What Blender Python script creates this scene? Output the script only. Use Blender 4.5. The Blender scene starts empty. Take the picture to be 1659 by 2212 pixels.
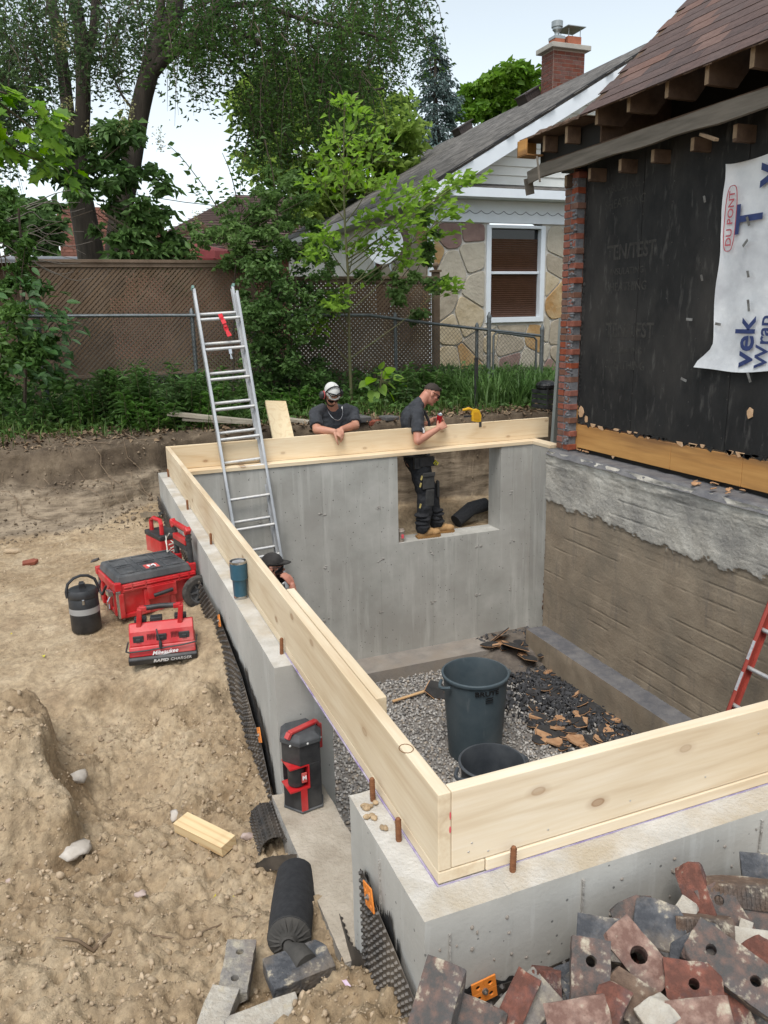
import bpy, bmesh, math, random
import numpy as np
from mathutils import Vector, Matrix, Euler, Quaternion
random.seed(7); rng = np.random.default_rng(7)
SC = bpy.context.scene
COL = SC.collection
pi = math.pi
rad = math.radians

# ------------------------------------------------------------------ camera
CAMP = np.array([-0.74708103, -1.57195863, 1.46671301])
FOC = 1661.0; PW, PH = 1659.0, 2212.0
def _axes():
    a = np.array([5200-PW/2, 590-PH/2, FOC]); a /= np.linalg.norm(a)
    b = np.array([150-PW/2, 700-PH/2, FOC]); b /= np.linalg.norm(b)
    a = a-b*(a@b); a /= np.linalg.norm(a)
    return np.stack([a, b, np.cross(a, b)], 1)
RW = _axes()
cam = bpy.data.cameras.new('camera'); camo = bpy.data.objects.new('camera', cam); COL.objects.link(camo)
mw = Matrix(((RW[0][0], -RW[1][0], -RW[2][0], CAMP[0]), (RW[0][1], -RW[1][1], -RW[2][1], CAMP[1]),
             (RW[0][2], -RW[1][2], -RW[2][2], CAMP[2]), (0, 0, 0, 1)))
camo.matrix_world = mw
cam.sensor_fit = 'VERTICAL'; cam.sensor_height = 24.0; cam.lens = 24.0*FOC/PH
cam.clip_start = 0.05; cam.clip_end = 600
SC.camera = camo
# ------------------------------------------------------------------ sky, sun, exposure
SUN_EL, SUN_AZ = 62.0, 215.0
wd = bpy.data.worlds.new('World'); SC.world = wd; wd.use_nodes = True
nt = wd.node_tree; nt.nodes.clear()
sky = nt.nodes.new('ShaderNodeTexSky'); sky.sky_type = 'NISHITA'; sky.sun_disc = False
sky.sun_elevation = rad(SUN_EL); sky.sun_rotation = rad(SUN_AZ)
sky.air_density = 1.0; sky.dust_density = 1.5; sky.ozone_density = 1.0; sky.altitude = 100
hs = nt.nodes.new('ShaderNodeHueSaturation'); hs.inputs['Saturation'].default_value = 0.36; hs.inputs['Hue'].default_value = 0.475
bgn = nt.nodes.new('ShaderNodeBackground'); bgn.inputs['Strength'].default_value = 0.15
wo = nt.nodes.new('ShaderNodeOutputWorld')
nt.links.new(sky.outputs[0], hs.inputs['Color']); nt.links.new(hs.outputs[0], bgn.inputs['Color'])
nt.links.new(bgn.outputs[0], wo.inputs['Surface'])
sl = bpy.data.lights.new('sun', 'SUN'); slo = bpy.data.objects.new('sun', sl); COL.objects.link(slo)
sl.energy = 1.5; sl.angle = rad(25); sl.color = (1.0, 0.96, 0.9)
_az = rad(SUN_AZ); _el = rad(SUN_EL)
sd = Vector((math.sin(_az)*math.cos(_el), math.cos(_az)*math.cos(_el), math.sin(_el)))
slo.rotation_euler = sd.to_track_quat('Z', 'Y').to_euler()
slo.location = sd*40
SC.view_settings.view_transform = 'Standard'; SC.view_settings.look = 'None'
SC.view_settings.exposure = 0.68; SC.view_settings.gamma = 1.0; SC.view_settings.use_curve_mapping = False

# ------------------------------------------------------------------ helpers
def P(x, y, axis, val):
    """measured point: sight line through photo pixel met with a plane of the site"""
    d = RW.T @ np.array([(x-PW/2)/FOC, (y-PH/2)/FOC, 1.0])
    t = (val-CAMP[axis])/d[axis]
    return Vector(CAMP+t*d)
def px_m(p):  # metres per photo pixel at p
    return (RW @ (np.array(p)-CAMP))[2]/FOC

def hash2(ix, iy, s):
    n = (ix*374761393+iy*668265263+s*974634777) & 0x7fffffff
    n = ((n ^ (n >> 13))*1274126177) & 0x7fffffff
    return ((n ^ (n >> 16)) & 0xffff)/65535.0
def vnoise(x, y, s=0):
    ix = np.floor(x).astype(np.int64); iy = np.floor(y).astype(np.int64)
    fx = x-ix; fy = y-iy; fx = fx*fx*(3-2*fx); fy = fy*fy*(3-2*fy)
    a = hash2(ix, iy, s); b = hash2(ix+1, iy, s); c = hash2(ix, iy+1, s); d = hash2(ix+1, iy+1, s)
    return (a*(1-fx)+b*fx)*(1-fy)+(c*(1-fx)+d*fx)*fy
def fbm(x, y, octv=5, s=0, gain=.5):
    t = 0; a = 1; n = 0
    for i in range(octv):
        t = t+a*(vnoise(x*2**i+i*17.3, y*2**i-i*9.1, s+i)-.5); n += a; a *= gain
    return t/n

# ---- materials
MATS = {}
def mat(name, c1, c2=None, rough=.8, scale=6., stretch=(1, 1, 1), bump=0., bscale=40., bdist=.01, metal=0., c3=None,
        spots=None, trans=0., island=0., contrast=(.35, .65), streak=None, bstretch=None, spec=None, coat=0., alpha=None):
    if name in MATS: return MATS[name]
    m = bpy.data.materials.new(name); m.use_nodes = True; n = m.node_tree; N = n.nodes; L = n.links
    bs = N['Principled BSDF']; out = N['Material Output']
    bs.inputs['Roughness'].default_value = rough; bs.inputs['Metallic'].default_value = metal
    if spec is not None: bs.inputs['Specular IOR Level'].default_value = spec
    if coat: bs.inputs['Coat Weight'].default_value = coat
    if alpha is not None: bs.inputs['Alpha'].default_value = alpha
    tc = N.new('ShaderNodeTexCoord'); mp = N.new('ShaderNodeMapping'); mp.inputs['Scale'].default_value = stretch
    L.new(tc.outputs['Object'], mp.inputs['Vector'])
    def noise(sc, det=6, v=None, rgh=.6):
        t = N.new('ShaderNodeTexNoise'); t.inputs['Scale'].default_value = sc; t.inputs['Detail'].default_value = det
        t.inputs['Roughness'].default_value = rgh
        L.new(v or mp.outputs[0], t.inputs['Vector']); return t.outputs['Fac']
    def ramp(f, lo, hi, a, b):
        r = N.new('ShaderNodeValToRGB'); L.new(f, r.inputs[0])
        r.color_ramp.elements[0].position = lo; r.color_ramp.elements[1].position = hi
        r.color_ramp.elements[0].color = (*a, 1); r.color_ramp.elements[1].color = (*b, 1); return r.outputs[0]
    def mix(f, a, b, mode='MIX'):
        x = N.new('ShaderNodeMix'); x.data_type = 'RGBA'; x.blend_type = mode
        if isinstance(f, (int, float)): x.inputs[0].default_value = f
        else: L.new(f, x.inputs[0])
        for s, v in ((6, a), (7, b)):
            if isinstance(v, tuple): x.inputs[s].default_value = (*v, 1)
            else: L.new(v, x.inputs[s])
        return x.outputs[2]
    if c2 is None: c2 = c1
    col = ramp(noise(scale), contrast[0], contrast[1], c1, c2)
    if c3 is not None:
        f = ramp(noise(scale*.37, 5), .45, .68, (0, 0, 0), (1, 1, 1)); col = mix(f, col, c3)
    if streak is not None:   # (colour, stretch, scale, lo, hi)
        mp2 = N.new('ShaderNodeMapping'); mp2.inputs['Scale'].default_value = streak[1]
        L.new(tc.outputs['Object'], mp2.inputs['Vector'])
        f = ramp(noise(streak[2], 5, mp2.outputs[0]), streak[3], streak[4], (0, 0, 0), (1, 1, 1)); col = mix(f, col, streak[0])
    pitf = None
    if spots is not None:    # (colour, scale, size)
        vo = N.new('ShaderNodeTexVoronoi'); vo.inputs['Scale'].default_value = spots[1]
        L.new(mp.outputs[0], vo.inputs['Vector'])
        wn = N.new('ShaderNodeTexWhiteNoise'); L.new(vo.outputs['Position'], wn.inputs['Vector'])
        sb = N.new('ShaderNodeMath'); sb.operation = 'MULTIPLY'; sb.inputs[1].default_value = spots[2]
        L.new(wn.outputs['Value'], sb.inputs[0])
        lt = N.new('ShaderNodeMath'); lt.operation = 'LESS_THAN'; L.new(vo.outputs['Distance'], lt.inputs[0]); L.new(sb.outputs[0], lt.inputs[1])
        pitf = lt.outputs[0]; col = mix(pitf, col, spots[0])
    if island:
        g = N.new('ShaderNodeNewGeometry'); hsv = N.new('ShaderNodeHueSaturation')
        mr = N.new('ShaderNodeMapRange'); L.new(g.outputs['Random Per Island'], mr.inputs[0])
        mr.inputs[3].default_value = 1-island; mr.inputs[4].default_value = 1+island
        L.new(mr.outputs[0], hsv.inputs['Value']); L.new(col, hsv.inputs['Color'])
        oi = N.new('ShaderNodeObjectInfo'); mr2 = N.new('ShaderNodeMapRange'); L.new(oi.outputs['Random'], mr2.inputs[0])
        mr2.inputs[3].default_value = 1-island*.5; mr2.inputs[4].default_value = 1+island*.5
        L.new(mr2.outputs[0], hsv.inputs['Saturation']); col = hsv.outputs[0]
    L.new(col, bs.inputs['Base Color'])
    if bump:
        v = None
        if bstretch:
            mp3 = N.new('ShaderNodeMapping'); mp3.inputs['Scale'].default_value = bstretch; L.new(tc.outputs['Object'], mp3.inputs['Vector']); v = mp3.outputs[0]
        b = N.new('ShaderNodeBump'); b.inputs['Strength'].default_value = bump; b.inputs['Distance'].default_value = bdist
        h = noise(bscale, 8, v)
        if pitf:
            mm = N.new('ShaderNodeMath'); mm.operation = 'SUBTRACT'; L.new(h, mm.inputs[0]); L.new(pitf, mm.inputs[1]); h = mm.outputs[0]
        L.new(h, b.inputs['Height']); L.new(b.outputs[0], bs.inputs['Normal'])
    if trans:
        tr = N.new('ShaderNodeBsdfTranslucent'); L.new(col, tr.inputs['Color']); ms = N.new('ShaderNodeMixShader'); ms.inputs[0].default_value = trans
        L.new(bs.outputs[0], ms.inputs[1]); L.new(tr.outputs[0], ms.inputs[2]); L.new(ms.outputs[0], out.inputs['Surface'])
    MATS[name] = m; return m

def wood_mat(name, axis, c1, c2, knot=(.25, .12, .05), kscale=3.4, ksize=.075, rough=.75):
    """planed softwood: grain along one axis, growth-ring waves and knots"""
    if name in MATS: return MATS[name]
    m = bpy.data.materials.new(name); m.use_nodes = True; N = m.node_tree.nodes; L = m.node_tree.links
    bs = N['Principled BSDF']; bs.inputs['Roughness'].default_value = rough; bs.inputs['Specular IOR Level'].default_value = .25
    tc = N.new('ShaderNodeTexCoord'); mp = N.new('ShaderNodeMapping'); s = [1, 1, 1]; s[axis] = .07
    mp.inputs['Scale'].default_value = s; L.new(tc.outputs['Object'], mp.inputs['Vector'])
    nz = N.new('ShaderNodeTexNoise'); nz.inputs['Scale'].default_value = 3.2; nz.inputs['Detail'].default_value = 2; L.new(mp.outputs[0], nz.inputs['Vector'])
    ml = N.new('ShaderNodeMath'); ml.operation = 'MULTIPLY'; ml.inputs[1].default_value = 26; L.new(nz.outputs['Fac'], ml.inputs[0])
    fr = N.new('ShaderNodeMath'); fr.operation = 'PINGPONG'; fr.inputs[1].default_value = 1; L.new(ml.outputs[0], fr.inputs[0])
    r = N.new('ShaderNodeValToRGB'); L.new(fr.outputs[0], r.inputs[0])
    r.color_ramp.elements[0].color = (*c1, 1); r.color_ramp.elements[1].color = (*c2, 1); r.color_ramp.elements[0].position = .55
    fib = N.new('ShaderNodeTexNoise'); fib.inputs['Scale'].default_value = 90; fib.inputs['Detail'].default_value = 4; L.new(mp.outputs[0], fib.inputs['Vector'])
    mx = N.new('ShaderNodeMix'); mx.data_type = 'RGBA'; mx.blend_type = 'OVERLAY'; mx.inputs[0].default_value = .22
    L.new(r.outputs[0], mx.inputs[6]); L.new(fib.outputs['Fac'], mx.inputs[7])
    big = N.new('ShaderNodeTexNoise'); big.inputs['Scale'].default_value = 1.3; L.new(tc.outputs['Object'], big.inputs['Vector'])
    r3 = N.new('ShaderNodeValToRGB'); L.new(big.outputs['Fac'], r3.inputs[0]); r3.color_ramp.elements[0].position = .4; r3.color_ramp.elements[1].position = .7
    r3.color_ramp.elements[0].color = (1, 1, 1, 1); r3.color_ramp.elements[1].color = (.86, .81, .74, 1)
    mb = N.new('ShaderNodeMix'); mb.data_type = 'RGBA'; mb.blend_type = 'MULTIPLY'; mb.inputs[0].default_value = 1
    L.new(mx.outputs[2], mb.inputs[6]); L.new(r3.outputs[0], mb.inputs[7])
    mk = N.new('ShaderNodeMapping'); s = [1, 1, 1]; s[axis] = .55; mk.inputs['Scale'].default_value = s; mk.inputs['Location'].default_value = (.31, .77, .12)
    L.new(tc.outputs['Object'], mk.inputs['Vector'])
    vo = N.new('ShaderNodeTexVoronoi'); vo.inputs['Scale'].default_value = kscale; vo.voronoi_dimensions = '2D'
    sx = N.new('ShaderNodeSeparateXYZ'); L.new(mk.outputs[0], sx.inputs[0]); cx = N.new('ShaderNodeCombineXYZ'); L.new(sx.outputs[axis], cx.inputs[0]); L.new(sx.outputs[2 if axis != 2 else 0], cx.inputs[1]); L.new(cx.outputs[0], vo.inputs['Vector'])
    rk = N.new('ShaderNodeValToRGB'); L.new(vo.outputs['Distance'], rk.inputs[0]); cr = rk.color_ramp
    cr.elements[0].position = ksize*.35; cr.elements[0].color = (.75, .75, .75, 1); e = cr.elements.new(ksize*.5); e.color = (1, 1, 1, 1)
    e = cr.elements.new(ksize*.62); e.color = (.35, .35, .35, 1); cr.elements[-1].position = ksize*1.2; cr.elements[-1].color = (0, 0, 0, 1)
    wn = N.new('ShaderNodeTexWhiteNoise'); wn.noise_dimensions = '2D'; L.new(vo.outputs['Position'], wn.inputs['Vector']); g1 = N.new('ShaderNodeMapRange'); L.new(wn.outputs['Value'], g1.inputs[0]); g1.inputs[1].default_value = .35; g1.inputs[2].default_value = 1.; g1.inputs[4].default_value = .85
    mk2 = N.new('ShaderNodeMath'); mk2.operation = 'MULTIPLY'; L.new(rk.outputs[0], mk2.inputs[0]); L.new(g1.outputs[0], mk2.inputs[1])
    k = N.new('ShaderNodeMix'); k.data_type = 'RGBA'; L.new(mk2.outputs[0], k.inputs[0]); L.new(mb.outputs[2], k.inputs[6]); k.inputs[7].default_value = (*knot, 1)
    L.new(k.outputs[2], bs.inputs['Base Color'])
    b = N.new('ShaderNodeBump'); b.inputs['Strength'].default_value = .15; b.inputs['Distance'].default_value = .002; L.new(fib.outputs['Fac'], b.inputs['Height']); L.new(b.outputs[0], bs.inputs['Normal'])
    MATS[name] = m; return m

# ---- objects
WF = {}
def tag(o, label=None, cat=None, group=None, kind=None):
    if label: o['label'] = label
    if cat: o['category'] = cat
    if group: o['group'] = group
    if kind: o['kind'] = kind
    return o
def thing(name, label, cat, loc=(0, 0, 0), rz=0., group=None, rot=None):
    o = bpy.data.objects.new(name, None); COL.objects.link(o); o.location = loc
    o.empty_display_size = .1
    o.rotation_euler = rot if rot is not None else (0, 0, rz)
    WF[o.name] = Vector(loc)
    return tag(o, label, cat, group)
def link(name, me, parent=None, world=False, loc=None, rot=None):
    o = bpy.data.objects.new(name, me); COL.objects.link(o)
    if parent is not None:
        o.parent = parent
        if world: o.location = -WF[parent.name]; WF[o.name] = Vector((0, 0, 0))
        else: WF[o.name] = Vector((0, 0, 0))
    if loc is not None: o.location = loc
    if rot is not None: o.rotation_euler = rot
    return o
def dup(o, parent=None):
    c = o.copy(); COL.objects.link(c)
    if parent is not None: c.parent = parent
    for ch in o.children: dup(ch, c)
    return c

class MB:
    def __init__(s): s.v = []; s.f = []; s.m = []
    def add(s, vs, fs, mi=0):
        n = len(s.v); s.v += [tuple(v) for v in vs]; s.f += [tuple(i+n for i in f) for f in fs]; s.m += [mi]*len(fs); return s
    def box(s, c, sz, rot=None, mi=0, taper=1.):
        hx, hy, hz = sz[0]/2, sz[1]/2, sz[2]/2; c = Vector(c); vs = []
        for z in (-1, 1):
            t = 1 if z < 0 else taper
            for x, y in ((-1, -1), (1, -1), (1, 1), (-1, 1)):
                p = Vector((x*hx*t, y*hy*t, z*hz)); vs.append(c+(rot @ p if rot is not None else p))
        return s.add(vs, [(3, 2, 1, 0), (4, 5, 6, 7), (0, 1, 5, 4), (1, 2, 6, 5), (2, 3, 7, 6), (3, 0, 4, 7)], mi)
    def bb(s, lo, hi, mi=0):
        return s.box([(a+b)/2 for a, b in zip(lo, hi)], [b-a for a, b in zip(lo, hi)], None, mi)
    def bar(s, p0, p1, w, h, up=(0, 0, 1), mi=0):
        p0 = Vector(p0); p1 = Vector(p1); d = (p1-p0); z = d.normalized(); x = z.cross(Vector(up))
        if x.length < 1e-4: x = z.cross(Vector((1, 0, 0)))
        x.normalize(); y = x.cross(z)*-1
        R = Matrix((x, y, z)).transposed()
        if R.determinant() < 0: R = Matrix((-x, y, z)).transposed()
        return s.box((p0+p1)/2, (w, h, d.length), R, mi)
    def tube(s, pts, r, n=8, mi=0, cap=True):
        pts = [Vector(p) for p in pts]; k = len(pts)
        rs = r if isinstance(r, (list, tuple)) else [r]*k
        t = (pts[1]-pts[0]).normalized(); ref = Vector((0, 0, 1)) if abs(t.z) < .9 else Vector((1, 0, 0))
        x = t.cross(ref).normalized(); vs = []
        for i in range(k):
            t = (pts[min(i+1, k-1)]-pts[max(i-1, 0)]).normalized()
            x = (x-t*x.dot(t)).normalized(); y = t.cross(x)
            for j in range(n):
                a = 2*pi*j/n; vs.append(pts[i]+(x*math.cos(a)+y*math.sin(a))*rs[i])
        fs = [(i*n+j, i*n+(j+1) % n, (i+1)*n+(j+1) % n, (i+1)*n+j) for i in range(k-1) for j in range(n)]
        if cap: fs += [tuple(range(n-1, -1, -1)), tuple((k-1)*n+j for j in range(n))]
        return s.add(vs, fs, mi)
    def lathe(s, prof, n=24, M=None, mi=0, cap=True):
        vs = []; k = len(prof)
        for r, z in prof:
            for j in range(n):
                a = 2*pi*j/n; p = Vector((r*math.cos(a), r*math.sin(a), z)); vs.append(M @ p if M is not None else p)
        fs = [(i*n+j, i*n+(j+1) % n, (i+1)*n+(j+1) % n, (i+1)*n+j) for i in range(k-1) for j in range(n)]
        if cap: fs += [tuple(range(n-1, -1, -1)), tuple((k-1)*n+j for j in range(n))]
        return s.add(vs, fs, mi)
    def ell(s, c, r, nu=14, nv=9, rot=None, mi=0):
        c = Vector(c); vs = []
        for i in range(nv+1):
            th = pi*i/nv
            for j in range(nu):
                a = 2*pi*j/nu; p = Vector((r[0]*math.sin(th)*math.cos(a), r[1]*math.sin(th)*math.sin(a), -r[2]*math.cos(th)))
                vs.append(c+(rot @ p if rot is not None else p))
        fs = [(i*nu+j, i*nu+(j+1) % nu, (i+1)*nu+(j+1) % nu, (i+1)*nu+j) for i in range(nv) for j in range(nu)]
        return s.add(vs, fs, mi)
    def prism(s, poly, h, M=None, mi=0):
        n = len(poly); vs = [Vector((x, y, 0)) for x, y in poly]+[Vector((x, y, h)) for x, y in poly]
        if M is not None: vs = [M @ v for v in vs]
        return s.add(vs, [tuple(range(n-1, -1, -1)), tuple(range(n, 2*n))]+[(i, (i+1) % n, n+(i+1) % n, n+i) for i in range(n)], mi)
    def mesh(s, name, mats, smooth=False, sharp=.7, fix=True):
        me = bpy.data.meshes.new(name); me.from_pydata(s.v, [], s.f)
        for m in (mats if isinstance(mats, (list, tuple)) else [mats]): me.materials.append(m)
        if any(s.m): me.polygons.foreach_set('material_index', s.m)
        if fix:
            b = bmesh.new(); b.from_mesh(me); bmesh.ops.recalc_face_normals(b, faces=b.faces); b.to_mesh(me); b.free()
        if smooth:
            me.polygons.foreach_set('use_smooth', [True]*len(me.polygons)); me.set_sharp_from_angle(angle=sharp)
        me.update(); return me
    def build(s, name, mats, parent=None, world=False, smooth=False, bevel=0., seg=2, loc=None, rot=None, sharp=.7, fix=True):
        o = link(name, s.mesh(name, mats, smooth, sharp, fix), parent, world, loc, rot)
        if bevel:
            m = o.modifiers.new('Bevel', 'BEVEL'); m.width = bevel; m.segments = seg; m.limit_method = 'ANGLE'; m.angle_limit = rad(35)
        return o

def np_mesh(name, V, F, mats, smooth=False, mi=None, attr=None):
    """V (n,3) F (m,k) arrays -> mesh, quick"""
    me = bpy.data.meshes.new(name); V = np.asarray(V, np.float32); F = np.asarray(F, np.int32); k = F.shape[1]
    me.vertices.add(len(V)); me.vertices.foreach_set('co', V.ravel())
    me.loops.add(F.size); me.loops.foreach_set('vertex_index', F.ravel())
    me.polygons.add(len(F)); me.polygons.foreach_set('loop_start', np.arange(0, F.size, k, dtype=np.int32))
    me.polygons.foreach_set('loop_total', np.full(len(F), k, np.int32))
    for m in (mats if isinstance(mats, (list, tuple)) else [mats]): me.materials.append(m)
    if mi is not None: me.polygons.foreach_set('material_index', np.asarray(mi, np.int32))
    if smooth: me.polygons.foreach_set('use_smooth', np.ones(len(F), bool))
    if attr is not None:
        a = me.attributes.new('soil', 'FLOAT', 'POINT'); a.data.foreach_set('value', np.asarray(attr, np.float32))
    me.update(calc_edges=True); me.validate(); return me

def text_mesh(s, size, m, extrude=.0008, bold=0., align='CENTER', shear=0.):
    c = bpy.data.curves.new('lettering', 'FONT'); c.body = s; c.size = size; c.extrude = extrude; c.align_x = align; c.align_y = 'CENTER'
    c.offset = bold; c.shear = shear; c.resolution_u = 3
    o = bpy.data.objects.new('lettering_curve', c); me = bpy.data.meshes.new_from_object(o)
    bpy.data.objects.remove(o); me.materials.clear(); me.materials.append(m); me.name = 'lettering'; return me
def place_text(me, origin, xdir, ydir, parent, name='lettering', sx=1., sy=1., world=True):
    x = Vector(xdir).normalized(); y = Vector(ydir); y = (y-x*y.dot(x)).normalized(); z = x.cross(y)
    M = Matrix((x*sx, y*sy, z)).transposed().to_4x4(); M.translation = Vector(origin)
    me.transform(M)
    return link(name, me, parent, world)
def rotm(z=0, x=0, y=0): return Euler((x, y, z)).to_matrix()
# ================================================================== materials
CONC = mat('concrete', (.385, .375, .345), (.475, .465, .43), .9, 3, (1, 1, 1), .35, 60, .004, c3=(.345, .335, .31), spots=((.16, .16, .15), 26, .12), streak=((.54, .54, .515), (9, 9, .8), 1.8, .56, .85))
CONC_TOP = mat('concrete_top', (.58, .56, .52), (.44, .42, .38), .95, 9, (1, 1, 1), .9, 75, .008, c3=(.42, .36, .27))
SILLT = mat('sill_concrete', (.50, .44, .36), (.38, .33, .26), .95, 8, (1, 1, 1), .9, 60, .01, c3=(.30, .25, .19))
CONCF = mat('concrete_far', (.34, .335, .305), (.47, .46, .425), .9, 2.2, (1, 1, 1), .4, 50, .004, c3=(.33, .315, .285), spots=((.14, .14, .13), 22, .15), streak=((.57, .56, .52), (6.5, 6.5, .5), 1.7, .52, .86))
CONC_ROUGH = mat('concrete_rough', (.42, .40, .37), (.32, .30, .27), .95, 7, (1, 1, 1), 1., 35, .02)
FOOT = mat('footing_concrete', (.30, .27, .235), (.22, .20, .18), .95, 6, (1, 1, 1), .6, 40, .01, c3=(.27, .23, .19))
WOODX = wood_mat('spruce_x', 0, (.75, .645, .49), (.68, .565, .41))
WOODXF = wood_mat('spruce_far', 0, (.77, .63, .435), (.71, .555, .36), kscale=5, ksize=.10)
WOODY = wood_mat('spruce_y', 1, (.70, .59, .43), (.63, .51, .355))
WOODP = wood_mat('spruce_plate', 0, (.77, .64, .455), (.69, .545, .37), kscale=3)
RUST = mat('rusty_steel', (.16, .06, .025), (.24, .10, .04), .8, 60, (1, 1, 1), .3, 120, .002)
PURPLE = mat('purple_chalk', (.24, .18, .38), (.48, .44, .50), .9, 14)
BLACKPL = mat('black_plastic_sheet', (.018, .017, .016), (.05, .042, .036), .5, 12, c3=(.11, .09, .07))
ORANGE = mat('orange_plastic', (.75, .24, .035), (.62, .19, .03), .45, 10)
DIRT = None

# ================================================================== ground
CTRL = [(188, 1367, -.47), (345, 1440, -.48), (60, 1250, -.46), (30, 1420, -.48), (440, 1340, -.46), (430, 1475, -.5), (200, 1470, -.5), (300, 1480, -.5), (430, 1570, -.73), (300, 1580, -.74), (230, 1550, -.66), (500, 1540, -.68), (370, 1520, -.6),
        (515, 1640, -.72), (575, 1750, -.74), (600, 1830, -.74), (330, 1620, -.72), (250, 1720, -.74), (420, 1700, -.73), (60, 1560, -.47), (60, 1680, -.52), (115, 1590, -.55), (150, 1640, -.72), (90, 1780, -.68), (160, 1790, -.75),
        (430, 1830, -.72), (250, 1900, -.72), (60, 1950, -.66), (540, 1860, -.73), (620, 1900, -.75), (300, 2050, -.66), (100, 2150, -.6), (450, 2000, -.72), (480, 2150, -.66),
        (640, 2130, -.64), (700, 2000, -.62), (740, 2150, -.48), (860, 2190, -.33), (150, 1120, -.5), (20, 1130, -.46), (320, 1150, -.46), (430, 1270, -.4), (470, 1380, -.42)]
CP = np.array([list(P(x, y, 2, z)) for x, y, z in CTRL]+[[-.1, 3., -.36], [-.1, 4.5, -.34], [-.1, 6., -.34], [-3, 3, -.4], [-3, 1, -.5], [-2.2, -1, -.5], [-1, -1.2, -.5], [-.4, -.4, -.42], [-3, 5.5, -.42]])
def pile_plane(x, y, up):
    yt = float(np.interp(x, [900, 1000, 1150, 1240, 1300, 1400, 1500, 1659], [2120, 2125, 2125, 2015, 1995, 1955, 1905, 1850])); t = min(max((y-yt)/270, 0), 1)
    return P(x, y, 1, -.175-.27*t-up*.5)
PILE = []
for _x in range(880, 1800, 40):
    _yt = float(np.interp(_x, [900, 1000, 1150, 1240, 1300, 1400, 1500, 1659], [2120, 2125, 2125, 2015, 1995, 1955, 1905, 1850]))
    for _y in (_yt+20, _yt+80, _yt+160, _yt+240, _yt+330): _p = pile_plane(_x, _y, 0); PILE.append((_p.x, _p.y, _p.z-(.15 if _x < 1250 else .085)))
PILE = np.array(PILE+[(x_, -.08, -.47) for x_ in np.arange(-.2, 2.4, .1)]+[(x_, y_, -.5) for x_ in (-.25, -.4) for y_ in (-.2, -.4, -.6)])
def pile_h(x, y):
    w = 1/((x[..., None]-PILE[:, 0])**2+(y[..., None]-PILE[:, 1])**2+.0008)**2
    return (w*PILE[:, 2]).sum(-1)/w.sum(-1)
def smooth(a, b, x):
    t = np.clip((x-a)/(b-a), 0, 1); return t*t*(3-2*t)
def dirt_h(x, y):
    w = 1/(((x[..., None]-CP[:, 0])**2+(y[..., None]-CP[:, 1])**2)+.006)**2.3
    return (w*CP[:, 2]).sum(-1)/w.sum(-1)
def ground_h(X, Y, detail=True):
    h = np.full(X.shape, 0.); soil = np.zeros(X.shape)
    left = dirt_h(np.clip(X, -3.5, .05), np.clip(Y, -1.6, 6.3))
    if detail:
        n1 = fbm(X*2.1, Y*2.1, 4, 3); n2 = fbm(X*9, Y*9, 5, 11); n3 = fbm(X*38, Y*38, 4, 21)
        rough = .35+1.1*smooth(3.0, 1.9, Y)
        left = left+.06*n1+.085*n2*rough+.06*n3*rough-.04*np.abs(n2)*rough-.10*smooth(.34, .0, np.hypot((X+.72)*1.0, (Y-1.95)*.8))
        # small slump scarp on the left
        c = .35*np.abs(fbm(X*3+4, Y*3, 4, 5))
        left = left+.20*smooth(.025, -.03, (X+1.02+.25*fbm(X*4, Y*4, 4, 8)))*smooth(2.6, 2.3, Y)*smooth(1.45, 1.6, Y)
    back = -1.0+.06*fbm(X*4, Y*4, 4, 31)+.25*smooth(6.55, 6.75, Y)
    base = left*(1-smooth(-.12, .3, X))+back*smooth(-.12, .3, X)
    base = np.where(Y < 0.2, left, base)
    yb = np.interp(X, [-4, -1.55, -.77, -.1, .35, 1, 5], [5.9, 5.95, 5.95, 6.5, 6.78, 6.82, 6.8])
    yt = np.interp(X, [-4, -1.6, -.65, .3, 1.27, 4.5, 6], [7.6, 7.5, 7.05, 7.05, 6.95, 6.95, 7.0])
    if detail:
        wob = .30*fbm(X*2.6, Y*.7+3, 5, 41); yb = yb+wob*.5; yt = yt+wob*.35
    top = np.interp(X, [-4, -1.6, 0, 2, 4.5, 6.5, 9], [.34, .30, .29, .28, .24, .14, .1])+.05*smooth(7.2, 9, Y)
    t = np.clip((Y-yb)/(np.maximum(yt-yb, .1)), 0, 1)
    prof = np.interp(t, [0, .14, .26, .36, .54, .64, .9, 1], [0, .05, .14, .44, .52, .90, .97, 1])
    if detail:
        prof = np.clip(prof+.22*fbm(X*5, Y*12, 6, 51, .6)*np.sin(pi*t), 0, 1)
    h = base+(top-base)*prof
    soil = np.where(t > 0, .17*smooth(0, .12, t)+.85*smooth(.35, .62, prof+(.35*fbm(X*3, Y*3, 4, 61) if detail else 0)), 0.)
    soil = np.where((t >= 1), 1.+smooth(.0, .9, Y-yt), soil)
    # heap side in front of the near wall
    sel = (X > -.3)&(X < 2.6)&(Y < .02)&(Y > -1.2); pile = np.full(X.shape, -.3); pile[sel] = pile_h(X[sel], Y[sel]); pile = pile+.03*fbm(X*5, Y*5, 4, 71)
    pile = np.minimum(pile, -.08)
    k = smooth(-.16, .05, X)*smooth(.0, -.08, Y)
    h = h*(1-k)+pile*k
    # inside the excavation
    ins = (X > .0)&(X < 4.22)&(Y > -.0)&(Y < 6.2)
    h = np.where(ins, -2.7, h)
    h = np.where((X >= 4.22)&(Y < 6.2)&(Y > -2), -.6, h)
    return h, soil
def axis_pts(parts):
    out = []
    for a, b, s in parts: out += list(np.arange(a, b-1e-6, s))
    return np.array(out+[parts[-1][1]])
gx = axis_pts([(-90, -20, 10), (-20, -5, 1.5), (-5, -2.0, .12), (-2.0, .06, .0125), (.06, 4.6, .03), (4.6, 9, .2), (9, 20, 1.), (20, 90, 8)])
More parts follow.
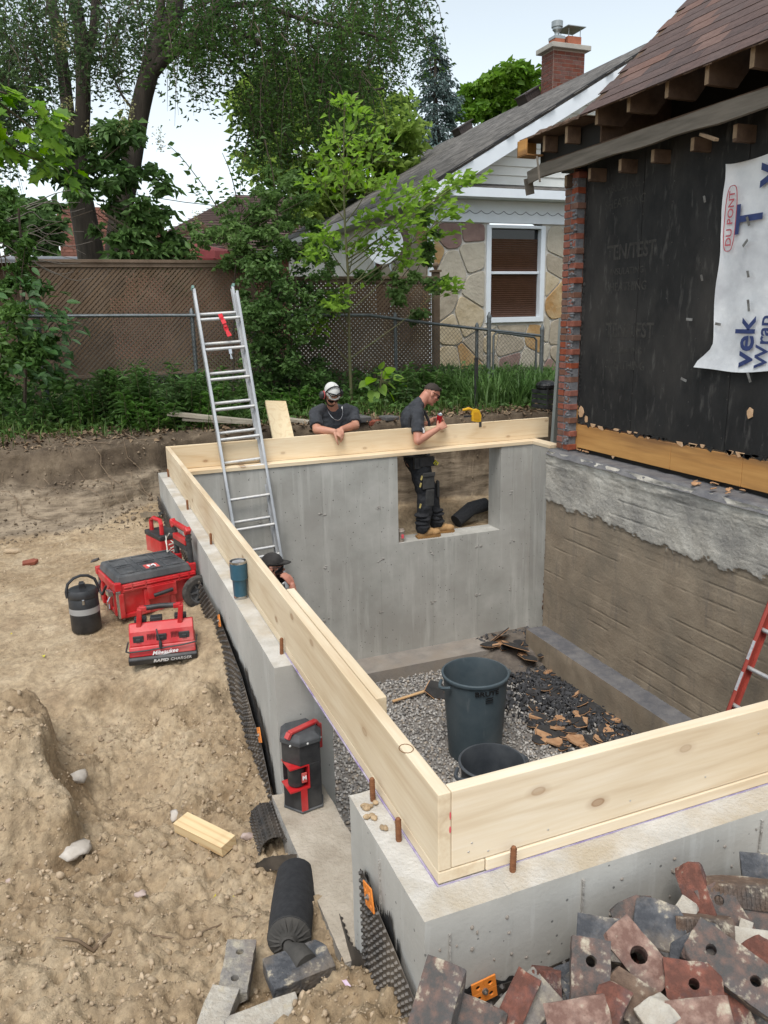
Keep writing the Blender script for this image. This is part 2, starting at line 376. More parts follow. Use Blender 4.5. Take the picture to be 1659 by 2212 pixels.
gy = axis_pts([(-60, -6, 6), (-6, -1.0, .4), (-1.0, -.1, .02), (-.1, 3.3, .0125), (3.3, 5.7, .03), (5.7, 7.3, .0125), (7.3, 10, .1), (10, 20, .8), (20, 200, 12)])
GX, GY = np.meshgrid(gx, gy); GH, GS = ground_h(GX, GY)
nx, ny = len(gx), len(gy)
idx = np.arange(nx*ny).reshape(ny, nx)
GF = np.stack([idx[:-1, :-1], idx[:-1, 1:], idx[1:, 1:], idx[1:, :-1]], -1).reshape(-1, 4)
GVv = np.stack([GX, GY, GH], -1).reshape(-1, 3)
# overhang noise on the cut bank
bk = (GVv[:, 1] > 5.7)&(GVv[:, 1] < 7.4)
GVv[bk, 1] += .09*fbm(GVv[bk, 0]*5, GVv[bk, 2]*9, 4, 81)
def soil_mat():
    m = bpy.data.materials.new('excavated_soil'); m.use_nodes = True; N = m.node_tree.nodes; L = m.node_tree.links
    bs = N['Principled BSDF']; bs.inputs['Roughness'].default_value = .97; bs.inputs['Specular IOR Level'].default_value = .15
    tc = N.new('ShaderNodeTexCoord'); at = N.new('ShaderNodeAttribute'); at.attribute_name = 'soil'
    def nz(s, d=8, st=(1, 1, 1)):
        mp = N.new('ShaderNodeMapping'); mp.inputs['Scale'].default_value = st; L.new(tc.outputs['Object'], mp.inputs[0])
        t = N.new('ShaderNodeTexNoise'); t.inputs['Scale'].default_value = s; t.inputs['Detail'].default_value = d; t.inputs['Roughness'].default_value = .65
        L.new(mp.outputs[0], t.inputs['Vector']); return t.outputs['Fac']
    def ramp(f, st):
        r = N.new('ShaderNodeValToRGB'); L.new(f, r.inputs[0]); cr = r.color_ramp
        cr.elements[0].position = st[0][0]; cr.elements[0].color = (*st[0][1], 1); cr.elements[1].position = st[-1][0]; cr.elements[1].color = (*st[-1][1], 1)
        for p, c in st[1:-1]: e = cr.elements.new(p); e.color = (*c, 1)
        return r.outputs[0]
    def mix(f, a, b, bt='MIX'):
        x = N.new('ShaderNodeMix'); x.data_type = 'RGBA'; x.blend_type = bt
        if isinstance(f, float): x.inputs[0].default_value = f
        else: L.new(f, x.inputs[0])
        L.new(a, x.inputs[6]); L.new(b, x.inputs[7]); return x.outputs[2]
    sand = ramp(nz(3.2), [(.3, (.31, .235, .155)), (.5, (.41, .325, .22)), (.7, (.50, .415, .30))])
    dampc = ramp(nz(1.1, 5), [(.48, (1., 1., 1.)), (.62, (.70, .655, .60))]); sand = mix(1., sand, dampc, 'MULTIPLY')
    fine = ramp(nz(28), [(.35, (.72, .70, .68)), (.65, (1.15, 1.12, 1.08))])
    sand = mix(1., sand, fine, 'MULTIPLY')
    lay = ramp(nz(2., 6, (1, 1, 7)), [(.33, (.11, .086, .062)), (.46, (.20, .158, .114)), (.56, (.31, .25, .18)), (.68, (.13, .10, .072))])
    topsoil = ramp(nz(5), [(.35, (.075, .056, .04)), (.6, (.15, .115, .08)), (.75, (.24, .19, .135))])
    grassy = ramp(nz(7), [(.35, (.035, .05, .018)), (.55, (.07, .08, .03)), (.7, (.10, .085, .05))])
    def mr(a, b):
        q = N.new('ShaderNodeMapRange'); L.new(at.outputs['Fac'], q.inputs[0]); q.inputs[1].default_value = a; q.inputs[2].default_value = b; return q.outputs[0]
    c = mix(mr(.02, .16), sand, lay); c = mix(mr(.35, .8), c, topsoil); c = mix(mr(1.2, 1.8), c, grassy)
    L.new(c, bs.inputs['Base Color'])
    b = N.new('ShaderNodeBump'); b.inputs['Strength'].default_value = .9; b.inputs['Distance'].default_value = .012; L.new(nz(55, 10), b.inputs['Height']); L.new(b.outputs[0], bs.inputs['Normal'])
    return m
SOIL = soil_mat()
g = link('ground', np_mesh('ground', GVv, GF, SOIL, True, attr=GS.ravel())); g['kind'] = 'structure'
def gz(x, y):
    h, _ = ground_h(np.array([x], float), np.array([y], float)); return float(h[0])
# clods and pebbles on the dug soil (uncountable)
def pebbles(name, pos, size, mats, flat=.7, mi=None, seed=0):
    r = np.random.default_rng(seed)
    t = (1+5**.5)/2
    iv = np.array([(-1, t, 0), (1, t, 0), (-1, -t, 0), (1, -t, 0), (0, -1, t), (0, 1, t), (0, -1, -t), (0, 1, -t), (t, 0, -1), (t, 0, 1), (-t, 0, -1), (-t, 0, 1)], float); iv /= np.linalg.norm(iv[0])
    jf = np.array([(0, 11, 5), (0, 5, 1), (0, 1, 7), (0, 7, 10), (0, 10, 11), (1, 5, 9), (5, 11, 4), (11, 10, 2), (10, 7, 6), (7, 1, 8), (3, 9, 4), (3, 4, 2), (3, 2, 6), (3, 6, 8), (3, 8, 9), (4, 9, 5), (2, 4, 11), (6, 2, 10), (8, 6, 7), (9, 8, 1)])
    n = len(pos); V = iv[None]*(1+r.uniform(-.28, .28, (n, 12, 1)))
    V = V*r.uniform(.6, 1.25, (n, 1, 3))*np.array([1, 1, flat])
    q = r.normal(size=(n, 4)); q /= np.linalg.norm(q, axis=1, keepdims=True); w, x, y, z = q.T
    Rm = np.stack([np.stack([1-2*(y*y+z*z), 2*(x*y-z*w), 2*(x*z+y*w)], -1), np.stack([2*(x*y+z*w), 1-2*(x*x+z*z), 2*(y*z-x*w)], -1), np.stack([2*(x*z-y*w), 2*(y*z+x*w), 1-2*(x*x+y*y)], -1)], 1)
    V = np.einsum('nij,nkj->nki', Rm, V)*size[:, None, None]+pos[:, None, :]
    F = (jf[None]+(np.arange(n)*12)[:, None, None]).reshape(-1, 3)
    m2 = None if mi is None else np.repeat(mi, 20)
    return np_mesh(name, V.reshape(-1, 3), F, mats, False, m2)
CLOD = mat('clod', (.33, .24, .15), (.45, .345, .225), .97, 8, bump=.6, bscale=60, island=.22)
n = 30000
cx = rng.uniform(-2.0, -.1, n); cy = np.where(rng.random(n) < .7, rng.uniform(-.1, 2.6, n), rng.uniform(2.4, 6.0, n))
keep = rng.random(n) < np.where(cy < 2.5, .35+1.6*np.abs(fbm(cx*3, cy*3, 3, 91)), .18); cx, cy = cx[keep], cy[keep]
ch, _ = ground_h(cx, cy); sz = .0025+.0055*rng.pareto(3.0, len(cx)).clip(0, 2.4)
g = link('soil_clods', pebbles('soil_clods', np.stack([cx, cy, ch], -1), sz, CLOD, seed=3)); tag(g, 'loose crumbs of tan soil strewn over the dug ground', 'soil', kind='stuff')
# crumbling soil on the cut bank
n = 3800; cx = rng.uniform(-1.9, 4.2, n); cy = rng.uniform(5.9, 7.1, n); ch, cs = ground_h(cx, cy); k = (cs > .02)|(cx < 0); cx, cy, ch = cx[k], cy[k], ch[k]
DARKCLOD = mat('dark_clod', (.10, .075, .05), (.26, .195, .13), .97, 3, bump=.6, bscale=60, island=.25)
g = link('bank_clods', pebbles('bank_clods', np.stack([cx, cy, ch], -1), .005+.010*rng.pareto(3, len(cx)).clip(0, 2), DARKCLOD, seed=4)); tag(g, 'dark crumbs of topsoil clinging to the cut bank', 'soil', kind='stuff')

# ---- pit floor
FZ = -2.42
fl = MB(); fl.bb((.15, .1, FZ-.2), (4.1, 6.1, FZ-.012))
GRBASE = mat('gravel_base', (.16, .145, .13), (.24, .22, .20), .95, 20, bump=.6, bscale=60)
o = fl.build('gravel_bed', GRBASE); o['kind'] = 'structure'
GR = [mat('gravel_light', (.46, .44, .41), (.34, .32, .29), .9, 9, island=.3), mat('gravel_grey', (.27, .26, .25), (.20, .19, .18), .9, 9, island=.3), mat('gravel_tan', (.40, .34, .27), (.30, .25, .2), .9, 9, island=.3)]
n = 33000
cx = rng.uniform(.1, 4.05, n); cy = rng.uniform(.4, 6.05, n)
z = FZ+.01*fbm(cx*3, cy*3, 3, 5)+rng.uniform(-.006, .008, n)
g = link('gravel', pebbles('gravel', np.stack([cx, cy, z], -1), rng.uniform(.009, .0185, n), GR, .75, rng.choice(3, n, p=[.5, .35, .15]), 5)); tag(g, 'crushed grey stone covering the pit floor', 'gravel', kind='stuff')
CHIP = mat('bitumen_chip', (.03, .032, .036), (.07, .07, .075), .85, 9, island=.4)
n = 13000; cx = rng.uniform(1.8, 4.1, n); cy = rng.uniform(2.6, 6.0, n); d = (cx-3.3)*.8-(np.abs(cy-4.6)*.25)+.9*fbm(cx*1.5, cy*1.5, 3, 7)+.55
k = rng.random(n) < np.clip(d, 0, 1); cx, cy = cx[k], cy[k]
g = link('bitumen_chips', pebbles('bitumen_chips', np.stack([cx, cy, FZ+.015+rng.uniform(0, .02, len(cx))+.12*smooth(.5, 1.2, cy-4.9)*smooth(2.9, 3.5, cx)], -1), rng.uniform(.012, .045, len(cx)), CHIP, .11, None, 6)); tag(g, 'black broken bitumen chips spread over the gravel', 'debris', kind='stuff')
DS = mat('spoil_soil', (.09, .075, .065), (.16, .135, .11), .97, 9, bump=.8, bscale=50, bdist=.01)
sx = np.linspace(2.9, 4.12, 50); sy = np.linspace(4.6, 6.06, 60); SX, SY = np.meshgrid(sx, sy)
SZ = FZ-.02+.17*smooth(4.75, 5.75, SY+.2*fbm(SX*4, SY*4, 4, 15))*smooth(2.9, 3.6, SX)+.04*fbm(SX*9, SY*9, 4, 16)
i2 = np.arange(SX.size).reshape(SX.shape); F2 = np.stack([i2[:-1, :-1], i2[:-1, 1:], i2[1:, 1:], i2[1:, :-1]], -1).reshape(-1, 4)
o = link('spoil_heap', np_mesh('spoil_heap', np.stack([SX, SY, SZ], -1).reshape(-1, 3), F2, DS, True)); o['kind'] = 'structure'

# ================================================================== new concrete foundation
fnd = thing('concrete_foundation', 'pale grey poured concrete foundation walls with a window opening under the new framing', 'foundation', (0, 0, 0))
YW, YO, YI = 6.04, 6.32, .155
fw = MB(); zb = -2.3
fw.bb((-.085, YW, zb), (2.40, YO, 0)); fw.bb((2.40, YW, zb), (3.69, YO, -.985)); fw.bb((3.69, YW, zb), (4.38, YO, 0))
fw.bb((4.10, 5.67, zb), (4.38, YW, 0))
for sxx in (.3, .869, 1.53, 2.18, 2.82, 3.09, 3.407, 3.85, 4.03):
    top = -.99 if 2.40 < sxx < 3.6 else -.004
    fw.bb((sxx-.003, YW-.0035, zb), (sxx+.003, YW, top))
fw.bb((4.094, 5.67, zb), (4.1, 5.676, -.004)); fw.bb((4.096, 5.86, zb), (4.1, 5.864, -.004))
for sxx in (.869, 1.53, 2.18, 2.82, 3.407, 3.85):
    for zz in (-.55, -1.15, -1.75):
        if 2.4 < sxx < 3.6 and zz > -1: continue
        for q in range(4): fw.ell((sxx+random.uniform(-.035, .035), YW-.001, zz+random.uniform(-.02, .02)), (random.uniform(.008, .024), .006, random.uniform(.006, .014)), 6, 4, mi=1)
fw.build('far_wall', [CONCF, CONC_ROUGH], fnd)
def rough_box(lo, hi, step, amp, seed, mats, name, parent, topmat=None, endrough=None):
    """box with a gridded, gently uneven skin; the top face takes its own material"""
    b = bmesh.new(); sx, sy, sz = [h-l for l, h in zip(lo, hi)]
    n = [max(1, round(s/step)) for s in (sx, sy, sz)]; vid = {}; fs = []; mi = []
    def V(i, j, k):
        if (i, j, k) not in vid:
            p = Vector((lo[0]+sx*i/n[0], lo[1]+sy*j/n[1], lo[2]+sz*k/n[2]))
            q = np.array([p.x*19+p.z*7.3]); w = np.array([p.y*19-p.z*5.1])
            d = float(fbm(q, w, 3, seed)[0])*amp
            edge = (i in (0, n[0]))+(j in (0, n[1]))+(k in (0, n[2]))
            off = Vector(((-1 if i == 0 else 1 if i == n[0] else 0), (-1 if j == 0 else 1 if j == n[1] else 0), (-1 if k == 0 else 1 if k == n[2] else 0)))
            if edge > 1: d = -abs(d)*1.6
            vid[(i, j, k)] = b.verts.new(p+off*d)
        return vid[(i, j, k)]
    def face(vs, m):
        f = b.faces.new(vs); f.material_index = m; f.smooth = True
    for i in range(n[0]):
        for j in range(n[1]):
            face([V(i, j, n[2]), V(i+1, j, n[2]), V(i+1, j+1, n[2]), V(i, j+1, n[2])], 1 if topmat else 0); face([V(i, j, 0), V(i, j+1, 0), V(i+1, j+1, 0), V(i+1, j, 0)], 0)
    for i in range(n[0]):
        for k in range(n[2]):
            face([V(i, 0, k), V(i+1, 0, k), V(i+1, 0, k+1), V(i, 0, k+1)], 0); face([V(i, n[1], k), V(i, n[1], k+1), V(i+1, n[1], k+1), V(i+1, n[1], k)], 0)
    for j in range(n[1]):
        for k in range(n[2]):
            face([V(0, j, k), V(0, j, k+1), V(0, j+1, k+1), V(0, j+1, k)], 0); face([V(n[0], j, k), V(n[0], j+1, k), V(n[0], j+1, k+1), V(n[0], j, k+1)], 0)
    me = bpy.data.meshes.new(name); b.to_mesh(me); b.free(); me.set_sharp_from_angle(angle=.8)
    for m in mats: me.materials.append(m)
    return link(name, me, parent)
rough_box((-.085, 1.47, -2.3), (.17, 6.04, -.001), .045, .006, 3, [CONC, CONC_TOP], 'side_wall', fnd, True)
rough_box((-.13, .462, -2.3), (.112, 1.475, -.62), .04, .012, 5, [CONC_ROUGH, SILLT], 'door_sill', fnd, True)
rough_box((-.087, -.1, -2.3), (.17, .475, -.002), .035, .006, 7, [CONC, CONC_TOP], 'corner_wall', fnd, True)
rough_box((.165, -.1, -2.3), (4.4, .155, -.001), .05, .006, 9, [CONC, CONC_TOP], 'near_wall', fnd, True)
ds = MB(); ds.bb((.385, -.106, -.9), (.391, -.095, -.03)); ds.bb((-.02, -.106, -.9), (-.015, -.095, -.06)); ds.bb((1.03, -.106, -.9), (1.036, -.095, -.03)); ds.bb((-.094, .2, -.9), (-.083, .205, -.04))
for k in range(26): ds.ell((random.uniform(-.05, 1.3), -.101, random.uniform(-.3, -.05)), (random.uniform(.003, .007), .004, random.uniform(.003, .008)), 6, 4, mi=1)
ds.build('form_seam', [CONC_ROUGH, FOOT], fnd)
rough_box((.1, 5.66, -2.5), (4.1, 6.045, -2.29), .06, .012, 13, [FOOT, FOOT], 'footing', fnd)
cl = MB(); cl.bb((-.003, -.0045, -.002), (1.6, -.003, .0025)); cl.bb((-.0045, -.003, -.002), (0, 1.6, .0025)); cl.build('chalk_line', PURPLE, fnd)
# blobs of soil and mortar left on the top of the wall
for (x, y, n_) in ((-.045, .40, 7), (-.05, .33, 5), (-.03, .28, 4)):
    b = MB()
    for k in range(n_): b.ell((x+random.uniform(-.03, .03), y+random.uniform(-.02, .02), .004), (random.uniform(.006, .014), random.uniform(.006, .012), .007), 7, 5)
    b.build('mud_lump', CLOD, fnd, smooth=True)

# ---- tarred band and dimple membrane
TAR = mat('tar', (.012, .012, .013), (.03, .03, .03), .6, 20, bump=.8, bscale=30, bdist=.01)
def membrane(name, path, label, spacing=.03, r=.010, side=1):
    """dimpled drainage sheet: path gives (bottom point, top point) stations; studs stand off the sheet"""
    mb = MB(); st = [(Vector(a), Vector(b)) for a, b in path]; L = 0
    n = len(st); vs = []; m = 5
    for a, b in st:
        for k in range(m+1): vs.append(a.lerp(b, k/m))
    mb.add(vs, [(i*(m+1)+k, (i+1)*(m+1)+k, (i+1)*(m+1)+k+1, i*(m+1)+k+1) for i in range(n-1) for k in range(m)])
    row = 0
    for i in range(n-1):
        a0, b0 = st[i]; a1, b1 = st[i+1]; segn = max(1, int(((a1-a0).length+(b1-b0).length)/2/spacing))
        for q in range(segn):
            t = (q+.5)/segn; a = a0.lerp(a1, t); b = b0.lerp(b1, t); h = (b-a).length
            nrm = ((a1-a0).cross(b-a)).normalized()*side
            if nrm.length < .5: nrm = Vector((-1, 0, 0))
            ux = (b-a).normalized(); uy = nrm.cross(ux); kk = max(1, int(h/spacing)); row += 1
            for j in range(kk):
                p = a.lerp(b, (j+.25+.5*(row % 2))/kk)
                M = Matrix((ux, uy, nrm)).transposed().to_4x4(); M.translation = p
                mb.lathe([(r, -.001), (r*.55, r*.9)], 6, M)
    o = mb.build(name, BLACKPL)
    s = o.modifiers.new('Solidify', 'SOLIDIFY'); s.thickness = .0025
    return tag(o, label, 'drainage sheet')
membrane('dimple_membrane', [((-.105, y, -.95), (-.105+random.uniform(-.012, .004), y, t)) for y, t in ((6.3, -.23), (5, -.26), (3.6, -.26), (2.8, -.25), (2.45, -.28), (2.15, -.34), (1.9, -.45), (1.75, -.52), (1.6, -.62), (1.52, -.72))], 'black dimpled drainage sheet running along the left wall beside the toolbox', .034, .011, 1)
membrane('dimple_membrane', [((-.10, .34, -.50), (-.105, .335, -.165)), ((-.108, .27, -.55), (-.108, .26, -.155)), ((-.11, .18, -.6), (-.11, .16, -.19)), ((-.108, .07, -.6), (-.108, .05, -.22)), ((-.105, -.06, -.5), (-.105, -.09, -.27))], 'black dimpled drainage sheet wrapped up the concrete corner under an orange clip', .026, .009, 1)
membrane('dimple_membrane', [((x, -.112, -.60), (x, -.112, t)) for x, t in ((-.09, -.29), (.02, -.26), (.15, -.27), (.28, -.27), (.45, -.26), (.7, -.27), (1.0, -.28), (1.5, -.27))], 'black dimpled drainage sheet along the near wall behind the brick heap', .03, .0105, 1)
def tar_strip(path, up, nrm, seed, hmax, hmin, off):
    r = np.random.default_rng(seed); n = 160; t = np.linspace(0, 1, n); pts = [Vector(path[0]).lerp(Vector(path[1]), float(q)) for q in t]
    h = hmin+(hmax-hmin)*np.clip(.5+1.3*fbm(t*9, t*0+seed, 5, seed)+.8*fbm(t*50, t*0, 3, seed+1), 0, 1); vs = []
    for q, hh in zip(pts, h): vs += [q+Vector(nrm)*off-Vector(up)*.12, q+Vector(nrm)*(off+.002)+Vector(up)*float(hh)]
    mb = MB(); mb.add(vs, [(2*k, 2*k+2, 2*k+3, 2*k+1) for k in range(n-1)]); return mb
tar_strip(((-.085, -.1035, -.325), (1.6, -.1035, -.325)), (0, 0, 1), (0, -1, 0), 3, .085, .01, .0).build('tar_coat', TAR, fnd)
tar_strip(((-.0905, 2.9, -.27), (-.0905, 1.9, -.38)), (0, 0, 1), (-1, 0, 0), 5, .05, .0, .0).build('tar_coat', TAR, fnd)
tar_strip(((-.0905, 2.12, -.40), (-.0905, 1.6, -.62)), (0, .3, 1), (-1, 0, 0), 7, .24, .02, .001).build('tar_coat', TAR, fnd)
tar_strip(((-.0915, .36, -.22), (-.0915, .05, -.24)), (0, 0, 1), (-1, 0, 0), 9, .09, -.02, .0).build('tar_coat', TAR, fnd)
# loose curl of membrane and ribbon
cA = P(597, 1750, 2, -.70)+Vector((-.06, 0, 0)); cB = P(622, 1825, 2, -.70)+Vector((-.06, 0, 0))
membrane('dimple_membrane', [(cB+Vector((.062*math.cos(a), 0, .066*math.sin(a)-.01)), cA+Vector((.062*math.cos(a), 0, .066*math.sin(a)-.01))) for a in [pi*(1.12-1.24*k/10) for k in range(11)]], 'short curled offcut of black dimpled sheet lying beside the door sill', .022, .008, 1)
rb = []
for k in range(22):
    t = k/21; q = [P(520, 1905, 2, -.8), P(570, 1868, 2, -.72), P(640, 1862, 2, -.66), P(690, 1900, 2, -.66), P(725, 1985, 2, -.66), P(750, 2060, 2, -.62), P(800, 2110, 2, -.5)]
    s = t*(len(q)-1); i = min(int(s), len(q)-2); p = q[i].lerp(q[i+1], s-i); rb.append((p-Vector((0, 0, .03+.08*smooth(.3, .8, np.array(t)))), p+Vector((.012, .0, .035))))
membrane('dimple_membrane', rb, 'ragged curved ribbon of black dimpled sheet looping past the fabric covered pipe', .017, .008, -1)

# ---- orange washer plates
def clip(loc, R, label):
    t = thing('membrane_clip', label, 'clip', loc, group='orange clips holding the drainage sheet'); t.rotation_euler = R.to_euler()
    b = MB(); h = .036; hole = .0062; n = 12
    q = 4; cs = [(-.018, -.018), (.018, -.018), (.018, .018), (-.018, .018)]
    for (cx_, cy_) in cs:
        vs = []; fs = []
        for k in range(16):
            a = 2*pi*k/16; c, s_ = math.cos(a), math.sin(a); m = max(abs(c), abs(s_))
            for zz in (0, .005): vs.append((cx_+hole*c, cy_+hole*s_, zz)); vs.append((cx_+.018*c/m, cy_+.018*s_/m, zz))
        for k in range(16):
            j = (k+1) % 16; A = 4*k; B = 4*j
            fs += [(A+2, A+3, B+3, B+2), (A, B, B+1, A+1), (A, A+2, B+2, B), (A+1, B+1, B+3, A+3)]
        b.add(vs, fs)
    b.build('plate', ORANGE, t, bevel=.0015)
    s = MB(); s.lathe([(.009, .004), (.009, .009), (.004, .009), (.004, .016)], 10); s.build('nail', mat('nail_steel', (.25, .24, .22), (.35, .33, .3), .5, 20, metal=.8), t)
    return t
Rx = Matrix(((0, 0, -1), (-1, 0, 0), (0, 1, 0))); Ry = Matrix(((1, 0, 0), (0, 0, -1), (0, 1, 0)))
clip((.075, -.118, -.255), Ry @ rotm(.12), 'square orange plastic clip on the near wall just above the heaped bricks')
clip((-.119, .215, -.165), Rx @ rotm(.3), 'orange plastic clip on the dimpled sheet at the outer concrete corner')
clip((-.119, 1.72, -.45), Rx @ rotm(.5), 'orange plastic clip on the left wall where the dirt drops away')
clip((-.119, 2.72, -.24), Rx @ rotm(.4), 'orange plastic clip on the left wall below the blue tumbler')

# ---- rebar dowels
for i, (x, y, lab) in enumerate(((-.012, 6.06, 'rusty dowel beside the far left corner of the framing'), (-.025, 4.61, 'second rusty dowel from the far left corner of the framing'), (-.018, 3.52, 'rusty dowel just beyond the blue tumbler'),
        (-.018, 1.60, 'rusty dowel at the broken end of the left wall'), (-.026, .42, 'rusty dowel at the start of the corner wall next to the opening'), (-.026, .21, 'rusty dowel on the corner wall nearest the framing corner'), (.21, -.028, 'rusty dowel in front of the near framing board'))):
    b = MB(); b.lathe([(.0085, -.05), (.0085, .068), (.0065, .076), (.002, .079)], 10)
    for k in range(9): b.lathe([(.0088, .003+k*.008), (.0095, .005+k*.008), (.0088, .007+k*.008)], 10, cap=False)
    o = b.build('rebar_dowel', RUST, smooth=True, loc=(x, y, 0), rot=(random.uniform(-.05, .05), random.uniform(-.05, .05), 0)); tag(o, lab, 'dowel', 'rusty dowels along the new wall')

# ================================================================== framing lumber
def lumber(name, lo, hi, m, label, cat='board', group=None, bevel=.003):
    b = MB(); b.bb(lo, hi); c = Vector([(a+d)/2 for a, d in zip(lo, hi)]); c.z = lo[2]
    o = b.build(name, m, bevel=bevel); return tag(o, label, cat, group)
GRP = 'new boards framing the foundation'
lumber('sill_plate', (0, .0, .002), (.14, 6.02, .038), WOODY, 'flat sill plate under the long left board', 'sill plate')
lumber('sill_plate', (.142, -.004, .002), (.225, .14, .0385), WOODX, 'short sill plate piece at the near framing corner', 'sill plate')
lumber('sill_plate', (.228, -.003, .002), (4.02, .137, .038), WOODX, 'long flat sill plate under the near board', 'sill plate')
lumber('sill_plate', (0, 6.025, .002), (4.24, 6.22, .04), WOODP, 'flat sill plate along the far wall over the window opening', 'sill plate')
lumber('sill_plate', (4.095, 5.67, .002), (4.24, 6.022, .04), WOODY, 'short sill plate turning the far right corner by the old house', 'sill plate')
lumber('rim_board', (0.0, .0, .0405), (.038, 6.178, .273), WOODY, 'long new spruce board on edge running down the left side', 'board', GRP)
lumber('rim_board', (.041, .55, .0405), (.079, 1.69, .271), WOODY, 'shorter doubling board fixed inside the long left board', 'board', GRP)
lumber('rim_board', (.0395, .0015, .0405), (4.0, .0385, .273), WOODX, 'new spruce board on edge across the near side', 'board', GRP)
lumber('rim_board', (0.001, 6.181, .0425), (4.41, 6.219, .276), WOODXF, 'knotty new spruce board on edge along the far side', 'board', GRP)
nh = mat('nail_head', (.55, .53, .5), None, .4, metal=.7)
# pencil-ringed knot and red paint on the corner end
kn = MB(); kn.tube([(.012+.020*math.cos(a), .235+.024*math.sin(a)+0, .2735) for a in [2*pi*k/14 for k in range(15)]], .0013, 5)
kr = mat('knot_ring', (.16, .07, .02)); o = kn.build('knot_ring', kr); o.parent = bpy.data.objects['rim_board']
RP = mat('red_paint', (.6, .03, .06), (.7, .2, .2), .8, 40)
for z0, z1, w in ((.19, .215, .004), (.15, .172, .005)): rp = MB(); rp.ell((.037-w*.5, -.0006, (z0+z1)/2), (w*.6, .0008, (z1-z0)*.5), 8, 6); o = rp.build('red_mark', RP); o.parent = bpy.data.objects['rim_board']
nb = MB()
for x, z in ((.09, .075), (.34, .07), (.62, .085), (.9, .09), (.1, .1), (.15, .06), (1.1, .19)): nb = MB(); nb.ell((x, .0012, z), (.004, .0015, .003), 7, 4); o = nb.build('nail_head', nh); o.parent = bpy.data.objects['rim_board.002']

# ================================================================== old house foundation wall
OLD = mat('old_concrete_brown', (.26, .205, .145), (.335, .27, .195), .95, 4, (1, 1, 1), .6, 45, .008, c3=(.21, .175, .13), streak=((.20, .165, .13), (5, 5, .8), 2, .55, .75))
OLDG = mat('old_concrete_grey', (.56, .53, .465), (.43, .40, .345), .95, 5, (1, 1, 1), .8, 30, .015, c3=(.28, .265, .24), contrast=(.42, .58))
OLDT = mat('old_concrete_top', (.10, .10, .11), (.17, .165, .165), .95, 7, bump=.8, bscale=40)
of = thing('old_foundation', 'weathered brown and grey board-formed foundation wall of the old house', 'foundation', (4.05, 3, -2.4))
ys = np.arange(-2, 5.64, .022); zs = np.arange(-2.5, .001, .009); YY, ZZ = np.meshgrid(ys, zs)
edge = -.60+.14*fbm(YY*1.6, ZZ*.3, 5, 101)+.15*fbm(YY*6, ZZ*5, 5, 103)+.12*fbm(YY*22, ZZ*22, 3, 113)
D = .008*fbm(YY*5, ZZ*5, 5, 105)
gm = smooth(-.02, .02, ZZ-edge)
bl = np.abs(((ZZ+.05*fbm(YY*.7, ZZ*0, 2, 4)*.3) % .155)-.0775)-.0775
D -= .008*np.exp(-((bl+.006*fbm(YY*7, ZZ, 4, 77)*2)/.0045)**2)*smooth(.48, .72, vnoise(YY*2.6, np.floor(ZZ/.155)*3.3, 9)+.3*fbm(YY*14, ZZ, 3, 12)); D += .003*(vnoise(YY*.5, np.floor((ZZ+.0775)/.155)*5.1, 19)-.5); D += .006*np.abs(fbm(YY*9, ZZ*9, 4, 110))
D += .016*gm+.016*gm*np.abs(fbm(YY*12, ZZ*14, 4, 112))+.05*smooth(-.24, -.05, ZZ)*(np.abs(fbm(YY*2.2+ZZ*3, ZZ*9, 5, 107))*2.2)-.02*smooth(-.06, 0, ZZ)
XX = 4.05-D
i2 = np.arange(YY.size).reshape(YY.shape); F2 = np.stack([i2[:-1, :-1], i2[1:, :-1], i2[1:, 1:], i2[:-1, 1:]], -1).reshape(-1, 4)
fm = (gm[:-1, :-1].ravel() > .5).astype(int)
link('wall_face', np_mesh('wall_face', np.stack([XX, YY, ZZ], -1).reshape(-1, 3), F2, [OLD, OLDG], True, fm), of, True)
b = MB(); b.bb((4.06, -2, -2.5), (4.42, 5.62, -.03)); b.build('wall_core', OLD, of, True)
xs = np.arange(4.0, 4.45, .02); ys2 = np.arange(-2, 5.64, .025); XX, YY = np.meshgrid(xs, ys2)
ZZ = .005+.022*fbm(XX*7, YY*7, 5, 109)-.05*smooth(4.06, 4.02, XX+.03*fbm(YY*9, XX, 3, 7))
i2 = np.arange(YY.size).reshape(YY.shape); F2 = np.stack([i2[:-1, :-1], i2[:-1, 1:], i2[1:, 1:], i2[1:, :-1]], -1).reshape(-1, 4)
link('wall_top', np_mesh('wall_top', np.stack([XX, YY, ZZ], -1).reshape(-1, 3), F2, OLDT, True), of, True)
o = rough_box((3.80, -1.5, -2.5), (4.06, 5.6, -2.08), .05, .016, 17, [OLD, OLDT], 'footing', None, True); o.parent = of; o.location = -of.location
for k in range(120):
    pass
cj = MB()
for k in range(60):
    z = -2.2+2.15*k/60; cj.ell((4.085+random.uniform(-.015, .012), 5.645, z), (random.uniform(.012, .032), .02, random.uniform(.02, .05)), 7, 5)
cj.build('cold_joint', mat('rusty_joint', (.07, .035, .02), (.14, .07, .04), .95, 15, bump=.6), of, True, smooth=True)
